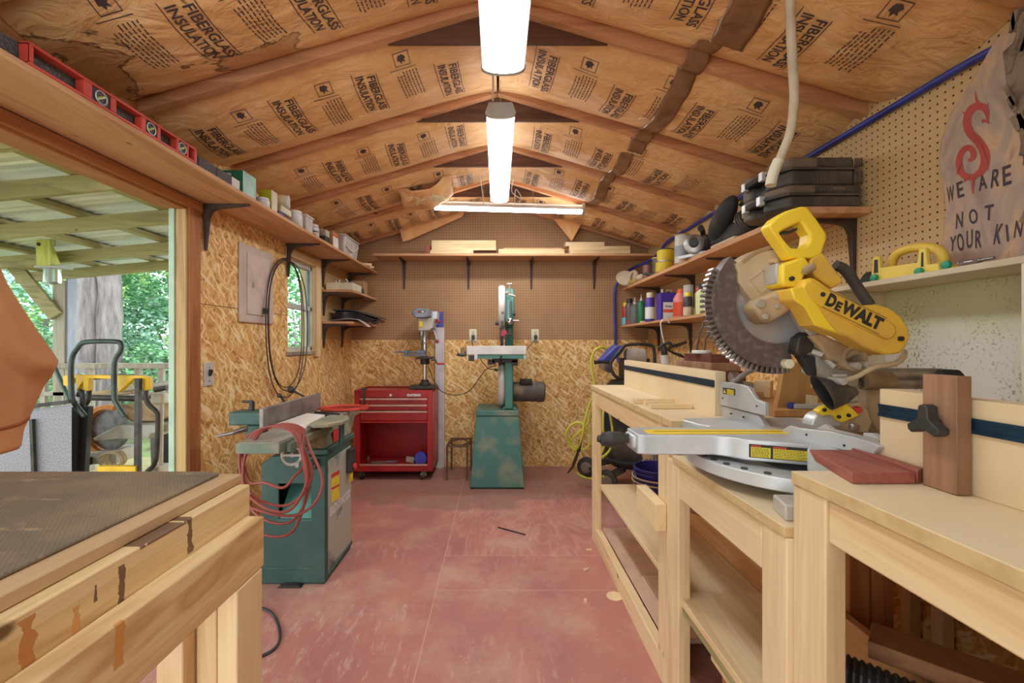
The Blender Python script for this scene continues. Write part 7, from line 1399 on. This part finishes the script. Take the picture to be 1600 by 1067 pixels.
MB().prism([XZ(*f6(x, y), 3.36) for x, y in ((230, 905), (440, 890), (440, 990), (230, 1000))], 'Y', 3.36, 3.6).build('base_casting', M['alud'], t, bev=.006)
MB().box(Q(230, 0).x, Q(300, 0).x, 3.33, 3.36, Q(0, 985).z, Q(0, 930).z).build('base_front', M['black'], t)
for xa, ya, xb, yb_, m_ in ((500, 430, 860, 380, 'alud'), (560, 590, 860, 585, 'steel'), (250, 490, 720, 500, 'iron'), (740, 430, 830, 410, 'iron'), (300, 820, 470, 825, 'alud')): MB().cyl(Q(xa, ya, 3.55), Q(xb, yb_, 3.55), .024).build('rail', M[m_], t)
MB().beam(Q(300, 470, 3.7), Q(600, 430, 3.7), .10, .06).beam(Q(600, 500, 3.7), Q(860, 470, 3.7), .08, .05).build('motor_housing', M['dust'], t, bev=.01)
t = thing('dusty_jack_post', 'dusty upright steel post with a block top beside the door frame, outdoors', 'post', Q(775, 1050, 3.3))
MB().cyl(Q(778, 540, 3.3), Q(772, 1040, 3.3), .022).build('post', M['alud'], t); MB().box(Q(730, 0, 3.3).x, Q(820, 0, 3.3).x, 3.26, 3.34, Q(0, 540, 3.3).z, Q(0, 455, 3.3).z).build('top_block', M['alud'], t, bev=.02, seg=3); MB().box(Q(725, 0, 3.3).x, Q(810, 0, 3.3).x, 3.24, 3.36, Q(0, 1300, 3.3).z, Q(0, 1000, 3.3).z).build('foot_block', M['alud'], t, bev=.004)
t = thing('shop_bin', 'black round bin behind the rolling saw stand on the porch', 'bin', (-2.3, 3.75, -.08)); MB().lathe([(.19, -.08), (.21, .52), (.20, .55)], (Q(720, 0, 3.75).x, 4.05, 0), (0, 0, 1), 30).build('bin_body', M['black'], t); MB().lathe([(.215, .55), (.215, .575), (.1, .59)], (Q(720, 0, 3.75).x, 4.05, 0), (0, 0, 1), 30).build('lid', M['iron'], t)
b = MB()
for i in range(3): b.tube([(Q(400, 970, 3.3).x + (.085 - .008 * i) * math.cos(k * .3142), 3.3 + .03 * i, Q(0, 965, 3.3).z + .055 * math.sin(k * .3142)) for k in range(20)], .009, 8, True)
b.one('cream_cord_coil', M['beige'], 'coiled cream cord hanging under the outdoor saw', 'cord')
b = MB()
t = thing('grey_panel', 'grey speckled sheet leaning on the porch below the railing', 'panel', PT(60, 800, 2.9))
MB().hexa([PT(-60, 900, 2.95), PT(112, 900, 2.95), PT(112, 900, 2.99), PT(-60, 900, 2.99), PT(-60, 652, 2.95), PT(112, 632, 2.95), PT(112, 632, 2.99), PT(-60, 652, 2.99)]).build('sheet', surf('speckled_grey', S(150, 148, 156), .5, 0, S(120, 118, 128), 120, .45, .6), t)
MB().beam(PT(-60, 648, 2.94), PT(112, 627, 2.94), .04, .025).build('edge_strip', M['iron'], t, bev=.002); MB().beam(PT(50, 655, 2.93), PT(60, 900, 2.93), .02, .02, (0, 1, 0)).build('edge_strip', M['iron'], t)
MB().beam(PT(72, 543, 3.4), PT(108, 625, 3.3), .02, .02).one('green_stake', M['green'], 'thin dark green stake leaning by the porch post', 'stake')
# big tree, shrubs, house beyond
r = random.Random(12)
def trunk(pts, rs, seg=18):
    P = catmull(pts, 8); b = MB(); n = len(P)
    R = [rs[0] + (rs[1] - rs[0]) * i / (n - 1) for i in range(n)]
    b.tube(P, .1, seg, rs=R)
    for v in b.v: v += Vector((noise.noise(v * 2.2), noise.noise(v * 2.2 + Vector((9, 0, 0))), 0)) * .05
    return b
bark = N('grey_beech_bark'); a = bark; p = a.pos(); n_ = a.noise(a.mapv(p, (5, 5, .8)), 2.2, 5, .6); col = a.ramp(n_, [(.3, S(84, 78, 80)), (.5, S(126, 118, 118)), (.7, S(156, 148, 144))]); a.bump(n_, .5, .03); M['bark'] = a.end(col, .85)
TY = 8.0
t = thing('beech_tree', 'large grey double-trunked tree just beyond the porch railing', 'tree', PT(150, 700, TY))
trunk([PT(131, 760, TY), PT(132, 560, TY), PT(132, 430, TY), PT(130, 300, TY), PT(127, 120, TY)], (.23, .19)).build('trunk', M['bark'], t)
trunk([PT(175, 760, TY + .12), PT(172, 560, TY + .12), PT(170, 430, TY + .12), PT(168, 300, TY), PT(174, 120, TY)], (.21, .16)).build('trunk', M['bark'], t)
LM = [surf('leaf_' + n, S(*c1_), .6, 0, S(*c2_), 1.3, .35, .65) for n, c1_, c2_ in (('bright', (200, 230, 150), (150, 200, 112)), ('mid', (140, 190, 140), (104, 160, 112)), ('blue', (178, 214, 194), (128, 180, 154)), ('deep', (92, 146, 106), (120, 170, 116)))]
for m_ in LM:
    m_.node_tree.nodes['Principled BSDF'].inputs['Transmission Weight'].default_value = 0
def shrub(c, rad, n, size, m, label, seed, stem=True):
    r = random.Random(seed); c = Vector(c); b = MB()
    for i in range(int(n * 1.7)):
        a_ = r.uniform(0, 6.283); u = r.uniform(-1, 1); k = r.uniform(.55, 1) ** .5; s_ = math.sqrt(1 - u * u)
        p = c + Vector((rad[0] * k * s_ * math.cos(a_), rad[1] * k * s_ * math.sin(a_), rad[2] * k * u))
        p += Vector((noise.noise(p * 1.5), noise.noise(p * 1.5 + Vector((5, 0, 0))), noise.noise(p * 1.5 + Vector((0, 7, 0))))) * .35
        q = Euler((r.uniform(-.9, .9), r.uniform(-.9, .9), r.uniform(0, 6.28))).to_matrix(); L_ = size * r.uniform(.45, .95); w_ = L_ * .36
        b.add([p + q @ Vector(v) for v in ((0, 0, 0), (w_, L_ * .45, -.02 * L_), (0, L_, 0), (-w_, L_ * .45, -.02 * L_))], [(0, 1, 2, 3)])
    t = thing('leafy_shrub', label, 'shrub', (c.x, c.y, c.z - rad[2]), 'shrubs and saplings beyond the porch')
    b.build('foliage', m, t, normals=False)
    if stem: trunk([(c.x, c.y, c.z - rad[2] - .8), (c.x + .1, c.y, c.z - rad[2] * .4), (c.x - .05, c.y, c.z + rad[2] * .3)], (.06, .02), 8).build('stem', M['bark'], t)
B = lambda px, py, Y: PT(px, py, Y)
shrub(B(20, 520, 9), (1.6, 1.4, 1.3), 1900, .16, LM[2], 'pale blue-green shrub at the left of the porch post, behind the canvas', 1)
shrub(B(70, 440, 10.5), (1.5, 1.4, 1.1), 1700, .16, LM[0], 'bright shrub under the diagonal brace left of the porch post', 2)
shrub(B(62, 600, 8), (1.0, 1.0, 1.0), 1300, .14, LM[1], 'mid green shrub low behind the railing left of the porch post', 3)
shrub(B(250, 545, 9.4), (1.0, 1.0, 1.1), 1900, .13, LM[2], 'pale blue-green shrub right of the big tree above the railing', 4)
shrub(B(212, 395, 9), (1.0, .9, .45), 1000, .13, LM[0], 'bright hanging foliage under the porch roof right of the big tree', 5, False)
shrub(B(262, 440, 9.5), (.8, .9, 1.2), 1500, .14, LM[3], 'deep green shrub against the door frame beyond the porch', 6)
shrub(B(252, 600, 8.6), (.9, .8, .7), 1300, .12, LM[1], 'mid green shrub seen through the balusters right of the big tree', 7)
shrub(B(100, 480, 14), (3.0, 1.6, 2.4), 2600, .26, LM[3], 'deep green tree crown far behind the porch post', 8)
shrub(B(235, 520, 15), (2.6, 1.6, 2.0), 2400, .26, LM[1], 'mid green tree crown far behind, right of the big tree', 9)
shrub(B(-40, 420, 12), (2.4, 1.6, 2.4), 2000, .2, LM[2], 'tall pale shrub beyond the porch at the very left', 10)
shrub((-4.4, 9.5, 1.5), (1.6, 1.2, 1.7), 2600, .15, LM[1], 'green tree crown seen through the small left window', 11)
shrub((-3.1, 7.6, .2), (1.1, .9, .9), 1500, .13, LM[0], 'bright shrub low in the small left window', 12)
shrub((-5.6, 12.5, 1.2), (2.4, 1.4, 2.6), 2600, .22, LM[3], 'deep green tree crown at the back of the small left window', 13)
t = thing('distant_deck', 'distant house deck with a railing among the leaves right of the big tree', 'deck', PT(215, 475, 17)); pale = surf('distant_brown', S(166, 136, 124), .8)
MB().box(PT(188, 0, 17).x, PT(242, 0, 17).x, 17, 17.6, PT(0, 472, 17).z, PT(0, 466, 17).z).build('deck_floor', pale, t)
for px0, px1 in ((189, 201), (221, 243)):
    for k_ in range(6): xx = PT(px0 + (px1 - px0) * k_ / 5, 0, 17).x; MB().box(xx - .025, xx + .025, 17.0, 17.05, PT(0, 466, 17).z, PT(0, 442, 17).z).build('baluster', pale, t)
    MB().box(PT(px0, 0, 17).x, PT(px1, 0, 17).x, 16.98, 17.07, PT(0, 443, 17).z, PT(0, 440, 17).z).build('rail', pale, t)
MB().box(PT(238, 0, 17).x, PT(242, 0, 17).x, 17.1, 17.2, PT(0, 540, 17).z, PT(0, 472, 17).z).build('deck_post', pale, t)
c = PT(226, 441, 9.0); t = thing('hanging_planter', 'small green hanging planter among the leaves right of the big tree', 'planter', c); MB().sph(c, (.09, .09, .08)).build('plant', LM[0], t); MB().cyl(c + Vector((0, 0, .07)), c + Vector((0, 0, .5)), .005).build('hanger', M['iron'], t)
